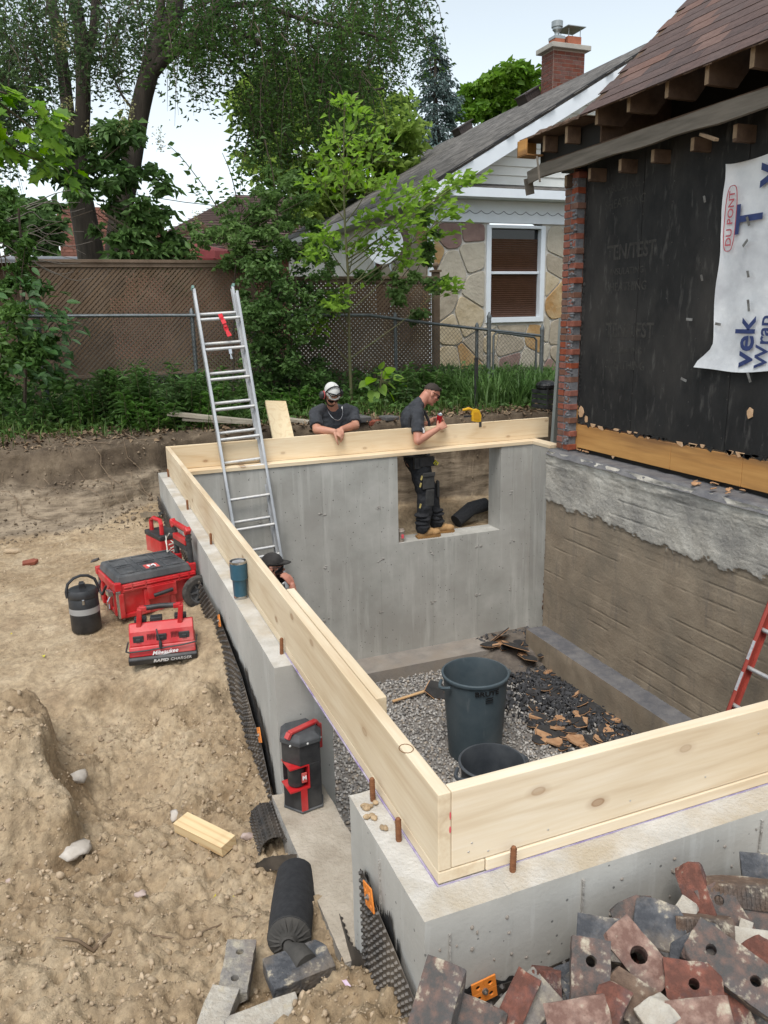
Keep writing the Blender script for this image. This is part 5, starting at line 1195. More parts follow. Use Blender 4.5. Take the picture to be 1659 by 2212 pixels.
for (x, y, w, n_) in CLU:
    if w < 1: continue
    c = P(x, y, 1, YS+r.uniform(-.4, .4)); sy_ = min(850, max(250, y+60+abs(x-748)*.45)); sx_ = float(np.interp(sy_, [215, 330, 480, 600, 760, 880], [746, 742, 745, 752, 755, 760])); st = P(sx_, sy_, 1, YS)
    mid = st.lerp(c, .5)+Vector((0, 0, -.03)); b.tube([st, mid, c], [.009, .007, .003], 5, cap=False); s = px_m(c)
    for k in range(3): e = c+Vector((r.gauss(0, w*s*.6), r.gauss(0, .12), r.gauss(0, w*s*.4))); b.tube([mid.lerp(c, .6), e], [.004, .002], 4, cap=False)
    for k in range(int(n_*2.8)):
        p = c+Vector((r.gauss(0, w*s*.55), r.gauss(0, .16), r.gauss(0, w*s*.38))); d = (p-mid)+Vector((r.gauss(0, .2), r.gauss(0, .2)-.05, r.gauss(0, .1)-.05)); (items if len(items) < 296 and k % 2 else extra).append((p, d, r.uniform(.085, .14)))
b.build('trunk', STEM, sa_, True, smooth=True, fix=False)
LM = [leaf_mesh('leaf', m, 'oval') for m in (L_LIME, L_LIME, leafm('leaf_lime_pale', (.24, .40, .07), (.32, .48, .10), .6))]
leaf_parts(sa_, items, LM, 62)
o = leaves('leaf_rest', [np.array(e[0]) for e in extra], .115, L_LIME, sa_, 63, dirs=[e[1] for e in extra], aspect=.55); o['kind'] = 'stuff'
# broad-leaf seedling
cs_ = thing('seedling', 'young plant with big pale heart-shaped leaves behind the man in the backwards cap', 'plant', tuple(P(822, 885, 1, 8)))
b = MB(); limb(b, [(822, 888), (820, 850), (826, 800)], 5, 3, 8); r = random.Random(65); items = []
for (x, y, s) in ((800, 822, .21), (806, 858, .23), (835, 812, .2), (850, 838, .22), (862, 818, .19), (786, 830, .17), (828, 842, .17), (872, 834, .17), (842, 800, .16), (815, 806, .17), (868, 852, .16), (846, 856, .15), (825, 790, .13)):
    p = P(x, y, 1, 8+r.uniform(-.15, .15)); c = P(824, 822, 1, 8); d = (p-c)+Vector((0, -.12, -.06)); items.append((p-d.normalized()*s*.4, d, s)); b.tube([c, p-d.normalized()*s*.4], [.005, .003], 4, cap=False)
b.build('stem', STEM, cs_, True, fix=False); leaf_parts(cs_, items, [leaf_mesh('leaf', L_LIME, 'heart')], 66, flat=.9)
# lime maple branch reaching in from the left
mb_ = thing('maple_branch', 'bright lime green leafy branch reaching in at the left edge', 'branch', tuple(P(-60, 250, 1, 6.2)))
b = MB(); r = random.Random(67); items = []
for path in ([(-120, 150), (-20, 210), (60, 270), (120, 330), (165, 400)], [(-120, 170), (-40, 250), (30, 320), (90, 350)], [(-120, 150), (-30, 190), (50, 215), (100, 270)], [(-110, 220), (-40, 300), (20, 335)]):
    q = limb(b, path, 7, 2, 6.2, 6)
    for k in range(34):
        t = r.uniform(.12, 1); p = q[min(int(t*len(q)), len(q)-1)]; items.append((p+Vector((r.gauss(0, .07), r.gauss(0, .16), r.gauss(0, .055))), Vector((.5+r.gauss(0, .5), r.gauss(0, .5)-.2, -.35+r.gauss(0, .25))), r.uniform(.12, .19)))
b.build('branches', TWIG, mb_, True, fix=False); leaf_parts(mb_, items, [leaf_mesh('leaf', L_LIME, 'maple'), leaf_mesh('leaf', leafm('leaf_lime_deep', (.10, .22, .02), (.15, .29, .03), .5), 'maple')], 68, flat=.5)
# leafy shrub at the left edge in front of the fence
t = mass('left_shrub', 'leafy shrub with large oval leaves at the left edge before the fence', 'shrub', [(30, 640, 60, 60), (60, 720, 70, 60), (20, 780, 60, 60), (20, 540, 40, 50), (90, 830, 50, 40), (30, 860, 60, 40), (20, 460, 40, 50)], (7.9, 8.9), 3000, .10, L_DARK, 71, [([(50, 940), (55, 800), (50, 600), (40, 450)], 9, 5), ([(55, 800), (110, 700), (150, 690)], 4, 2), ([(-20, 900), (20, 700), (110, 610)], 4, 2), ([(-40, 560), (40, 545), (130, 490)], 4, 1.5), ([(-40, 480), (50, 500), (200, 455)], 3, 1.2)], aspect=.5)
t.name = 'leafy_shrub'; WF[t.name] = WF.get('left_shrub'); r = random.Random(72); items = []
for (x, y, w, h, n_) in ((90, 655, 60, 40, 34), (130, 700, 50, 40, 40), (60, 700, 50, 40, 34), (120, 750, 50, 36, 30), (60, 610, 40, 30, 20), (110, 800, 40, 30, 20), (40, 800, 40, 40, 24)):
    for k in range(n_):
        p = P(x+r.gauss(0, w*.45), y+r.gauss(0, h*.45), 1, 7.9+r.uniform(-.3, .3)); items.append((p, Vector((.55+r.gauss(0, .5), r.gauss(0, .4)-.4, -.25+r.gauss(0, .2))), r.uniform(.10, .155)))
leaf_parts(t, items, [leaf_mesh('leaf', leafm('leaf_shrub', (.045, .105, .032), (.07, .145, .045), .35), 'oval'), leaf_mesh('leaf', leafm('leaf_shrub_pale', (.065, .13, .05), (.09, .17, .065), .35), 'oval')], 73)
# bare branches at far left
bb_ = MB(); r = random.Random(74)
for k in range(16):
    x, y = r.uniform(-30, 60), r.uniform(440, 560); pts = [(x, y)]
    for q in range(4): x += r.uniform(20, 50); y += r.uniform(-22, 26); pts.append((x, y))
    limb(bb_, pts, 3, .8, 9.+r.uniform(-.4, .5), 4)
o = bb_.build('bare_twigs', mat('bare_twig', (.10, .085, .07), (.16, .14, .12), .9, 10), t, True, fix=False); o['kind'] = 'stuff'
# --- tall weeds along the fence foot: each clump a plant
def weed(x, top, Y, n, seed, label, m=L_WEED, lw=.11, group='tall weeds along the fence foot', spread=.16):
    r = np.random.default_rng(seed); base = P(x, top, 1, Y); gz_ = gz(base.x, Y); H = base.z-gz_
    if H < .12: H = .3
    tz = thing('tall_weed', label, 'weed', (base.x, Y, gz_), group=group); mb = MB(); pos = []; dirs = []
    for k in range(n):
        h = H*r.uniform(.62, 1.04); a = r.uniform(0, 2*pi); q = spread*r.uniform(0, 1)**.5; b0 = Vector((q*math.cos(a), q*math.sin(a), -.03)); b1 = b0*1.7+Vector((r.normal()*.04, r.normal()*.04, h))
        mb.tube([b0, b0.lerp(b1, .5)+Vector((0, 0, .02)), b1], [.006, .0045, .002], 4, cap=False)
        nl = int(h/.013)
        for j in range(nl):
            tq = .12+.88*(j+r.random())/nl; p = b0.lerp(b1, tq); an = j*2.4+r.normal()*.3; pos.append(np.array(p)); dirs.append((math.cos(an), math.sin(an), .5*tq))
    mb.build('stem', STEM, tz, fix=False)
    V, F = leaf_np(np.array(pos), lw, seed, dirs=dirs, aspect=.22, up=1.2, droop=.05); link('foliage', np_mesh('foliage', V, F, m), tz)
    return tz
ORD = ['first', 'second', 'third', 'fourth', 'fifth', 'sixth', 'seventh', 'eighth', 'ninth', 'tenth', 'eleventh', 'twelfth', 'thirteenth', 'fourteenth', 'fifteenth', 'sixteenth', 'seventeenth', 'eighteenth', 'nineteenth', 'twentieth', 'twenty-first', 'twenty-second', 'twenty-third', 'twenty-fourth', 'twenty-fifth']
WX = [60, 100, 150, 200, 235, 262, 290, 320, 330, 352, 380, 395, 415, 440, 460, 480, 520, 545, 590, 640, 690, 870, 885, 905, 935]
k = 0
for (x, top, Y, n, lab) in ((235, 790, 8.0, 9, None), (262, 790, 7.8, 8, None), (320, 775, 7.7, 10, 'tallest bushy weed clump before the lattice left of the ladder'), (352, 810, 7.6, 9, None), (395, 800, 7.7, 8, None), (415, 830, 7.5, 8, None), (440, 790, 7.9, 9, None), (290, 840, 7.5, 9, None), (200, 830, 8.0, 7, None), (150, 840, 7.9, 7, None), (380, 850, 7.4, 8, None), (330, 860, 7.4, 8, None), (460, 840, 7.7, 8, None),
                          (545, 820, 8, 9, None), (590, 840, 7.8, 9, None), (640, 830, 7.9, 9, None), (520, 850, 7.7, 8, None), (690, 800, 8.3, 8, None), (905, 780, 8.2, 10, None), (885, 800, 8.1, 9, None), (935, 800, 8.3, 7, None), (870, 820, 7.9, 7, None), (100, 860, 7.9, 8, None), (60, 880, 7.8, 8, None), (480, 870, 7.5, 7, None)):
    weed(x, top, Y, n, 100+k, lab or 'narrow-leaved weed clump at the fence foot, '+ORD[sorted(WX).index(x)]+' clump from the left'); k += 1
# grass tufts, ground cover, litter
r = np.random.default_rng(81); n = 5200
def blades(name, px, py, h, w, m, seed, kind_label):
    r = np.random.default_rng(seed); n = len(px); pz, _ = ground_h(px, py); a = r.uniform(0, 2*pi, n); b = r.uniform(.15, .75, n)*h
    B0 = np.stack([px, py, pz-.02], -1); d = np.stack([np.cos(a)*b, np.sin(a)*b, np.zeros(n)], -1); s = np.stack([-np.sin(a), np.cos(a), np.zeros(n)], -1)*w; bh = (b/h)[:, None]
    Hh = np.stack([np.zeros(n), np.zeros(n), h], -1)
    lv = []
    for t, ww in ((0, 1), (.4, .9), (.75, .6), (1, .08)):
        c = B0+d*t**2+Hh*(t-.45*t**3*bh); lv += [c-s*ww, c+s*ww]
    V = np.stack(lv, 1).reshape(-1, 3); i = np.arange(n)*8
    F = np.concatenate([np.stack([i+2*j, i+2*j+1, i+2*j+3, i+2*j+2], 1) for j in range(3)])
    o = link(name, np_mesh(name, V, F, m)); return tag(o, kind_label, 'grass', kind='stuff')
gx_ = r.uniform(4.2, 6.9, 3800); gy_ = r.uniform(7.6, 10.4, 3800)
blades('lily_grass', gx_, gy_, r.uniform(.3, .62, 3800), .011, L_WEED, 82, 'lush arching green leaves in front of the neighbour\'s stone wall')
gx_ = r.uniform(-3.2, 4.4, 9000); gy_ = r.uniform(7.05, 10.2, 9000); k = rng.random(9000) < .35+.6*(gy_ > 7.6); gx_, gy_ = gx_[k], gy_[k]
blades('grass', gx_, gy_, r.uniform(.06, .26, len(gx_)), .006, leafm('grass_blade', (.05, .10, .02), (.10, .15, .035), .3), 83, 'scruffy grass along the top of the cut bank')
n = 15000; gx_ = r.uniform(-3.2, 6.8, n); gy_ = 7.15+3.2*r.uniform(0, 1, n)**.7; gh_, _ = ground_h(gx_, gy_); keep = r.random(n) < smooth(7.15, 7.9, gy_)*.9+.1+.0*gx_
gx_, gy_, gh_ = gx_[keep], gy_[keep], gh_[keep]; hh = r.uniform(.0, 1, len(gx_))**1.4*(.08+.34*smooth(7.4, 8.6, gy_))
o = leaves('ground_cover', np.stack([gx_, gy_, gh_+hh], -1), .085, L_WEED, None, 84, aspect=.6, up=.9); tag(o, 'low leafy ground cover between the bank and the fence', 'ground cover', kind='stuff')
n = 2200; gx_ = r.uniform(-2.5, 6, n); gy_ = r.uniform(6.9, 7.8, n); gh_, _ = ground_h(gx_, gy_)
o = leaves('leaf_litter', np.stack([gx_, gy_, gh_+.012], -1), .06, mat('dead_leaf', (.14, .085, .045), (.24, .17, .10), .9, 5, island=.35), None, 85, aspect=.6, up=1.6); tag(o, 'dry brown leaves littering the top of the bank', 'leaf litter', kind='stuff')
# roots poking out of the bank
rt = MB(); r = random.Random(86); RT = mat('root', (.16, .11, .07), (.24, .18, .12), .9, 10)
for k in range(34):
    x = r.uniform(-1.8, .4); y0 = 6.9+r.uniform(-.5, .1); z0 = gz(x, y0)+.01; pts = []
    for j in range(5): pts.append((x+j*r.uniform(.02, .07), y0-j*.05, gz(x, y0-j*.05)+.02+r.uniform(0, .02)))
    rt.tube(pts, [.005, .004, .0035, .003, .002], 4, cap=False)
o = rt.build('bank_roots', RT, fix=False); tag(o, 'thin bare roots hanging out of the cut bank', 'roots', kind='stuff')
far = []; r = np.random.default_rng(88)
pos = np.stack([r.uniform(-60, 70, 16000), r.uniform(48, 62, 16000), np.zeros(16000)], -1); pos[:, 2] = (4.6+2.2*fbm(pos[:, 0]*.12, pos[:, 1]*.1, 4, 90)*2)*r.uniform(0, 1, 16000)**.6
o = leaves('distant_trees', pos, 1.3, L_DARK, None, 89, aspect=.8); tag(o, 'far band of trees closing the view behind the houses', 'trees', kind='stuff')
# ================================================================== objects
RED = mat('red_plastic', (.52, .015, .02), (.42, .015, .018), .42, 14, c3=(.50, .10, .09), bump=.1, bscale=120, bdist=.001)
REDD = mat('red_dusty', (.50, .03, .03), (.55, .14, .12), .6, 30)
BLK = mat('black_plastic', (.016, .016, .018), (.03, .03, .032), .5, 18, c3=(.055, .055, .055))
BLKD = mat('black_dusty', (.035, .037, .04), (.075, .078, .082), .65, 9, c3=(.12, .12, .12))
RUB = mat('rubber_tyre', (.03, .028, .026), (.09, .08, .07), .95, 30)
ALU = mat('aluminium', (.50, .51, .52), (.40, .41, .42), .45, 20, (1, 1, .3), metal=.75, c3=(.62, .62, .62))
ALUR = mat('aluminium_rung', (.60, .61, .61), (.5, .5, .5), .5, 30, metal=.55, c3=(.66, .64, .6))
STL = mat('brushed_steel', (.55, .56, .57), (.48, .49, .5), .25, 20, metal=.95)
WHITE = mat('white_print', (.78, .78, .78))
def frame(o, u, n):
    u = Vector(u).normalized(); n = Vector(n); n = (n-u*n.dot(u)).normalized(); v = n.cross(u); M = Matrix((u, v, n)).transposed().to_4x4(); M.translation = Vector(o); return M
def mthing(name, label, cat, M, group=None):
    t = thing(name, label, cat, M.to_translation(), group=group); t.rotation_euler = M.to_euler(); return t

# ---- extension ladder
top = Vector((.655, 6.62, 1.80)); bot = Vector((.845, 5.37, FZ+.02)); ax = (top-bot).normalized(); LL = (top-bot).length
xd = (Vector((1, 0, .045))-ax*Vector((1, 0, .045)).dot(ax)).normalized(); nd = ax.cross(xd)*-1
if nd.y > 0: nd = -nd
M = Matrix((xd, ax.cross(xd), ax)).transposed().to_4x4(); M.translation = bot
sgn = 1 if (M.to_3x3() @ Vector((0, 1, 0))).y > 0 else -1
ld = mthing('extension_ladder', 'aluminium extension ladder leaning over the far framing board with a red tag tied on', 'ladder', M)
def chan(mb, x, y, z0, z1, s): mb.bb((x-.004, y-.038, z0), (x+.004, y+.038, z1)); mb.bb((x-(.022 if s > 0 else 0), y-.038, z0), (x+(0 if s > 0 else .022), y-.033, z1)); mb.bb((x-(.022 if s > 0 else 0), y+.033, z0), (x+(0 if s > 0 else .022), y+.038, z1))
for nm, y, z0, z1, hw in (('base', sgn*.045, 0, LL, .205), ('fly', -sgn*.045, 1.25, LL-.075, .222)):
    for s in (-1, 1): b = MB(); chan(b, s*hw, y, z0, z1, s); b.build('rail', ALU, ld, bevel=.001)
    z = z0+(.17 if nm == 'base' else .30)
    off = (LL-.26) if nm == 'base' else (LL-.34)
    z = off
    while z > z0+.05:
        b = MB(); b.tube([(-hw+.004, y, z), (hw-.004, y, z)], .0165, 10); b.build('rung', ALUR, ld, smooth=True); z -= .305
for s in (-1, 1): b = MB(); b.bb((s*.205-.012, sgn*.045-.045, LL), (s*.205+.012, sgn*.045+.045, LL+.03)); b.build('end_cap', mat('green_cap', (.18, .30, .27)), ld, bevel=.003)
for s in (-1, 1): b = MB(); b.bb((s*.205-.03, sgn*.045-.06, -.02), (s*.205+.03, sgn*.045+.06, .03)); b.build('foot', RUB, ld, bevel=.004)
tg = MB(); zt = LL-.34
for k in range(7):
    t = k/6; tg.box((.01+.05*t, -sgn*.07-sgn*.012*math.sin(k), zt+.02-.19*t), (.045-.012*(k % 2), .006, .045), Euler((.2*math.sin(k*2), -.28, 0)).to_matrix())
TAG = mat('red_ribbon', (.70, .015, .03), (.55, .01, .02), .5, 20); tg.build('red_tag', TAG, ld, bevel=.002)
b = MB(); b.box((.05, -sgn*.05, LL-.34-.305-.03), (.03, .01, .06)); b.tube([(.05, -sgn*.05, LL-.705), (.058, -sgn*.055, LL-.76), (.045, -sgn*.055, LL-.76), (.05, -sgn*.05, LL-.71)], .006, 6); b.build('hook', STL, ld)
# ---- red fibreglass ladder
p0 = P(1581, 1525, 1, 2.38); p1 = P(1659, 1322, 1, 2.38); d = (p1-p0).normalized(); fb = p0-d*((p0.z-FZ)/d.z); ft = p1+d*.5
FIB = mat('red_fibreglass', (.40, .07, .05), (.34, .06, .045), .5, 12); STK = mat('label_sticker', (.55, .55, .56), (.35, .35, .38), .5, 60)
yv = Vector((0, -1, 0)); nv = d.cross(yv)
if nv.x > 0: nv = -nv
M = Matrix((yv, d.cross(yv), d)).transposed().to_4x4(); M.translation = fb; lr = mthing('fibreglass_ladder', 'red fibreglass ladder with label stickers leaning on the old wall at the right edge', 'ladder', M); Lr = (ft-fb).length
for x in (0, .42):
    b = MB(); b.bb((x-.005, -.04, 0), (x+.005, .04, Lr)); b.bb((x-.005, -.04, 0), (x+.03, -.034, Lr)); b.bb((x-.005, .034, 0), (x+.03, .04, Lr)); b.build('rail', FIB, lr, bevel=.002)
z = .3
l0 = (P(1622, 1443, 1, 2.38)-fb).length
while z < Lr: 
    b = MB(); zz = l0-.305*round((l0-z)/.305); b.tube([(-.02, 0, zz), (.45, 0, zz)], .017, 10); b.build('rung', ALUR, lr, smooth=True); z += .305
yc_ = -.041 if (M.to_3x3() @ Vector((0, -1, 0))).x < 0 else .041
for a in (.06, -.19): b = MB(); b.bb((.0, yc_-.001, l0+a), (.024, yc_+.001, l0+a+.15)); b.build('sticker', STK, lr)
b = MB(); b.bb((-.0065, -.03, l0+.06), (-.0055, .03, l0+.2)); b.bb((-.0065, -.03, l0-.19), (-.0055, .03, l0-.05)); b.build('sticker', STK, lr)

# ---- rolling toolbox
ub = Vector((.976, .217, 0)); M = frame((-.655, 3.53, -.47), ub, (0, 0, 1)); TB = mthing('rolling_toolbox', 'big red wheeled toolbox with a dusty black lid and raised pull handle', 'toolbox', M)
W_, D_, H_ = .55, .48, .27
b = MB(); b.box((W_/2, D_/2, .14), (W_-.05, D_-.05, .22), taper=1.06); b.bb((.0, .0, .20), (W_, D_, .255)); b.bb((.01, .01, .02), (W_-.1, D_-.01, .05))
for x in (.012, .18, .36): b.bb((x, -.004, .03), (x+.035, .02, .20))
for y in (.06, .2, .36): b.bb((-.004, y, .03), (.02, y+.04, .20))
b.build('body', RED, TB, bevel=.006)
b = MB(); b.box((W_/2-.005, D_/2, .285), (W_-.03, D_-.03, .055), taper=.93); lid = b.build('lid', BLKD, TB, bevel=.01)
for i in range(3):
    for j in range(2):
        b = MB(); x0 = .055+i*.155; y0 = .055+j*.19; 
        for lo, hi in (((x0, y0, .311), (x0+.13, y0+.012, .319)), ((x0, y0+.15, .311), (x0+.13, y0+.162, .319)), ((x0, y0+.012, .311), (x0+.012, y0+.15, .319)), ((x0+.118, y0+.012, .311), (x0+.13, y0+.15, .319)), ((x0+.045, y0-.012, .311), (x0+.085, y0+.03, .324))): b.bb(lo, hi)
        b.build('lid_pad', BLKD, lid, bevel=.002)
b = MB(); b.bb((.235, .075, .3115), (.33, .165, .3165)); lp = b.build('badge', REDD, lid); place_text(text_mesh('M', .075, WHITE, .0006, .002), (.283, .12, .3178), (1, .1, 0), (0, 1, 0), lid, world=False)
for x, y in ((.012, .012), (.012, D_-.012)): b = MB(); b.bb((x-.02, y-.02, .22), (x+.025, y+.025, .275)); b.build('corner_block', RED, TB, bevel=.005); b = MB(); b.bb((x-.012, y-.014, .03), (x+.016, y+.012, .22)); b.build('corner_strip', STL, TB, bevel=.003)
b = MB(); b.bb((.20, -.018, .125), (.40, .0, .215)); b.build('latch_plate', RED, TB, bevel=.004)
b = MB(); b.tube([(.235, -.035, .155), (.30, -.042, .165), (.365, -.035, .172)], .013, 10); b.build('grip', BLK, TB, smooth=True)
b = MB()
for zz in (.215, .235): b.bb((.05, -.012, zz), (.54, .0, zz+.008))
for xx in (.1, .19, .42, .49): b.bb((xx, -.012, .21), (xx+.01, .002, .262))
b.build('rib', RED, TB, bevel=.002)
b = MB(); b.tube([(-.02, .17, .22), (-.045, .19, .16), (-.045, .30, .16), (-.02, .32, .22)], .009, 8); b.build('side_handle', BLK, TB, smooth=True)
b = MB(); b.tube([(-.02, .06, .19), (-.05, .05, .15), (-.05, .05, .09), (-.03, .09, .08), (-.02, .13, .10)], .005, 6); b.bb((-.04, .05, .18), (-.01, .12, .21)); b.build('strap_hook', STL, TB)
Rw = Matrix(((1, 0, 0), (0, 0, -1), (0, 1, 0))).to_4x4()
for y in (-.045, D_+.045):
    Mw = Matrix.Translation((W_-.005, y+.024, .115-.0)) @ Rw
    t = MB(); t.lathe([(.075, .0), (.108, .0), (.118, .01), (.118, .038), (.108, .048), (.075, .048), (.075, 0)], 28, Mw, cap=False); w = t.build('wheel', RUB, TB, smooth=True)
    r_ = MB(); r_.lathe([(.012, .004), (.024, .002), (.024, .046), (.012, .046)], 14, Mw); r_.lathe([(.066, .006), (.077, .004), (.077, .044), (.066, .042), (.066, .006)], 24, Mw, cap=False); r_.lathe([(.001, .02), (.07, .02), (.07, .024), (.001, .024)], 20, Mw)
    for k in range(6): a = 2*pi*k/6; r_.box(Mw @ Vector((.045*math.cos(a), .045*math.sin(a), .026)), (.055, .026, .013), Euler((0, -a, 0)).to_matrix())
    r_.build('rim', BLKD, w); c = MB(); c.lathe([(.008, .045), (.008, .054), (.003, .056)], 10, Mw); c.build('hub_bolt', STL, w)
for y in (.075, .355):
    b = MB(); b.tube([(W_+.0, y, .18), (W_-.005, y, .40), (W_-.01, y, .52)], [.020, .019, .018], 10); b.lathe([(.024, 0), (.024, .012)], 10, Matrix.Translation((W_-.008, y, .49))); b.lathe([(.024, 0), (.024, .012)], 10, Matrix.Translation((W_-.008, y, .46))); b.build('handle_post', BLK, TB, smooth=True)
    b = MB(); b.bb((W_-.035, y-.035, .24), (W_+.02, y+.035, .30)); b.build('post_socket', RED, TB, bevel=.006)
b = MB(); b.bar((W_-.012, .05, .535), (W_-.012, .38, .535), .035, .03); b.bar((W_-.012, .05, .55), (W_-.012, .09, .50), .04, .04); b.bar((W_-.012, .38, .55), (W_-.012, .34, .50), .04, .04); b.build('handle_bar', RED, TB, bevel=.008)
b = MB(); b.bar((W_-.012, .12, .524), (W_-.012, .31, .524), .03, .022); b.build('handle_grip', BLK, TB, bevel=.006)
b = MB(); b.bb((W_-.03, .09, .42), (W_+.01, .34, .46)); b.build('cross_brace', RED, TB, bevel=.004); b = MB(); b.bb((W_-.025, .09, .375), (W_+.005, .34, .415)); b.build('cross_brace', BLK, TB, bevel=.004)
# ---- second red case and loose metal behind it
M = frame((-.27, 4.50, -.45), (.95, .30, 0), (0, 0, 1)); c2 = mthing('tool_case', 'small red and black tool case half hidden behind the wheeled toolbox handle', 'toolbox', M)
b = MB(); b.bb((0, 0, 0), (.17, .30, .24)); b.build('body', RED, c2, bevel=.01); b = MB(); b.bb((-.005, -.005, .24), (.175, .305, .28)); b.build('lid', BLK, c2, bevel=.01)
b = MB(); b.tube([(.04, .05, .27), (.04, .05, .36), (.05, .09, .385), (.05, .21, .385), (.04, .25, .36), (.04, .25, .27)], .018, 8); b.build('handle', RED, c2, smooth=True)
cb = MB(); r = random.Random(91)
for k in range(5): cb.tube([P(365+r.uniform(-10, 30), 1150+r.uniform(0, 45), 2, -.18+r.uniform(-.04, .06)) for q in range(4)], .004, 5)
o = cb.build('coiled_wire', mat('pale_wire', (.6, .58, .52)), smooth=True); tag(o, 'pale tangled wire lying between the toolbox handle posts', 'wire')
p = P(330, 1112, 2, -.33); M = frame(p, (.8, -.6, .1), (0, -.3, 1)); b = MB(); b.bb((-.10, -.05, 0), (.10, .05, .004)); b.bb((-.10, -.05, 0), (.10, -.046, .05)); b.bb((-.10, -.01, 0), (.10, -.006, .03)); o = b.build('metal_offcut', STL); o.matrix_world = M; tag(o, 'silver sheet metal offcut against the bank behind the toolbox', 'metal scrap')

# ---- multi-bay charger
M = frame((-.635, 2.82, -.475), (.99, -.13, 0), (0, 0, 1)); CH = mthing('battery_charger', 'red and black six-bay battery charger with carry handle and wrapped cord', 'charger', M)
Wc = .375
def prof(mb, pts, x0, x1): mb.prism(pts, x1-x0, Matrix(((0, 0, 1, x0), (1, 0, 0, 0), (0, 1, 0, 0), (0, 0, 0, 1))))
b = MB(); prof(b, [(0, .0), (.20, 0), (.20, .045), (.0, .05), (-.012, .035)], -.008, Wc+.008); b.build('base', BLK, CH, bevel=.006)
b = MB(); prof(b, [(.002, .05), (.19, .05), (.19, .11), (.025, .105), (.008, .075)], 0, Wc); prof(b, [(.028, .105), (.19, .11), (.175, .20), (.10, .225), (.055, .185)], .004, Wc-.004); body = b.build('body', RED, CH, bevel=.006)
for x in (.055, .185, .315): b = MB(); b.bb((x-.03, .035, .125), (x+.03, .048, .165)); b.bb((x-.014, .027, .13), (x+.014, .04, .15)); b.build('battery_slot', BLK, CH, bevel=.003)
b = MB()
for x in (.105, .24):
    for k in range(6): b.bb((x+k*.008, .026+.012, .125), (x+k*.008+.004, .044, .172))
o = b.build('vent_slot', mat('vent_dark', (.12, .01, .01)), CH); o['kind'] = 'stuff'
b = MB()
for x in (.07, .16, .30): b.bb((x-.035, .11, .215), (x+.035, .165, .245))
b.build('battery', BLK, CH, bevel=.006)
for x, xa, xb in ((.045, .07, .115), (.28, .265, .31)): b = MB(); b.bar((x+.015, .10, .20), (x+.03, .10, .315), .03, .045, (0, 1, 0)); b.bar((xa, .10, .312), (xb, .10, .312), .035, .03); b.build('handle_post', RED, CH, bevel=.006)
b = MB(); b.tube([(.10, .10, .313), (.19, .10, .318), (.28, .10, .313)], .016, 10); b.build('grip', BLK, CH, smooth=True)
b = MB(); b.tube([(-.012, .12, .10), (-.018, .02, .085), (.0, -.004, .088), (.10, -.002, .088), (.2, -.004, .096), (.3, -.002, .10), (Wc+.006, .0, .11), (Wc+.012, .08, .12)], .005, 6); b.tube([(.16, .06, .19), (.165, .035, .165), (.172, .018, .14), (.175, .012, .125), (.178, .0, .115)], .0045, 6); b.lathe([(.006, 0), (.010, .015), (.010, .04), (.006, .05)], 8, frame((.179, -.004, .088), (1, 0, 0), (0, .2, 1))); b.build('cord', BLK, CH, smooth=True)
place_text(text_mesh('RAPID', .028, WHITE, .0005, .0012, 'LEFT', .2), (.13, -.0092, .020), (1, 0, 0), (0, -.34, 1), CH, world=False, sx=1.1); place_text(text_mesh('CHARGER', .028, WHITE, .0005, 0, 'LEFT', .2), (.226, -.0092, .020), (1, 0, 0), (0, -.34, 1), CH, world=False, sx=.95)
place_text(text_mesh('Milwaukee', .034, WHITE, .0005, .0006, 'CENTER', .35), (.20, -.0012, .068), (1, 0, .03), (0, .2, 1), CH, world=False); b = MB(); b.prism([(.15, .048), (.235, .062), (.205, .053), (.25, .058), (.165, .042), (.19, .051)], .001, Matrix(((1, 0, 0, 0), (0, 0, -1, .003), (0, 1, 0, 0), (0, 0, 0, 1)))); b.build('lightning_mark', WHITE, CH)

# ---- water jug
JP = P(188, 1360, 2, -.465); JP.y += .04; JP.z = -.475
JG = thing('water_jug', 'black insulated water jug with silver band and loop handle on the dirt', 'jug', JP)
JB = mat('black_jug', (.014, .015, .017), (.022, .023, .026), .45, 20, c3=(.04, .04, .042))
b = MB(); b.lathe([(.001, 0), (.088, 0), (.093, .006), (.093, .222), (.086, .232), (.001, .232)], 32); b.build('body', JB, JG, smooth=True)
b = MB(); b.lathe([(.0945, .125), (.0945, .165)], 32, cap=False); b.build('band', mat('silver_band', (.42, .43, .44), (.38, .39, .4), .4, 20, metal=.4), JG, smooth=True)
b = MB(); b.lathe([(.001, .230), (.094, .230), (.096, .238), (.093, .268), (.085, .282), (.04, .286), (.001, .286)], 32); b.bb((-.02, -.03, .284), (.02, .03, .31)); b.box((0, -.02, .318), (.03, .035, .02), Euler((.3, 0, 0)).to_matrix()); b.build('lid', JB, JG, smooth=True)
b = MB(); b.tube([(-.096, 0, .25), (-.10, 0, .29), (-.085, 0, .345), (-.045, 0, .378), (0, 0, .388), (.045, 0, .378), (.085, 0, .345), (.10, 0, .29), (.096, 0, .25)], .010, 8); hd = b.build('handle', JB, JG, smooth=True); hd.rotation_euler.z = .25; hd.scale = (1, 1, .95)
b = MB(); b.bb((-.008, -.101, .20), (.008, -.094, .235)); b.build('latch', STL, JG, bevel=.003)
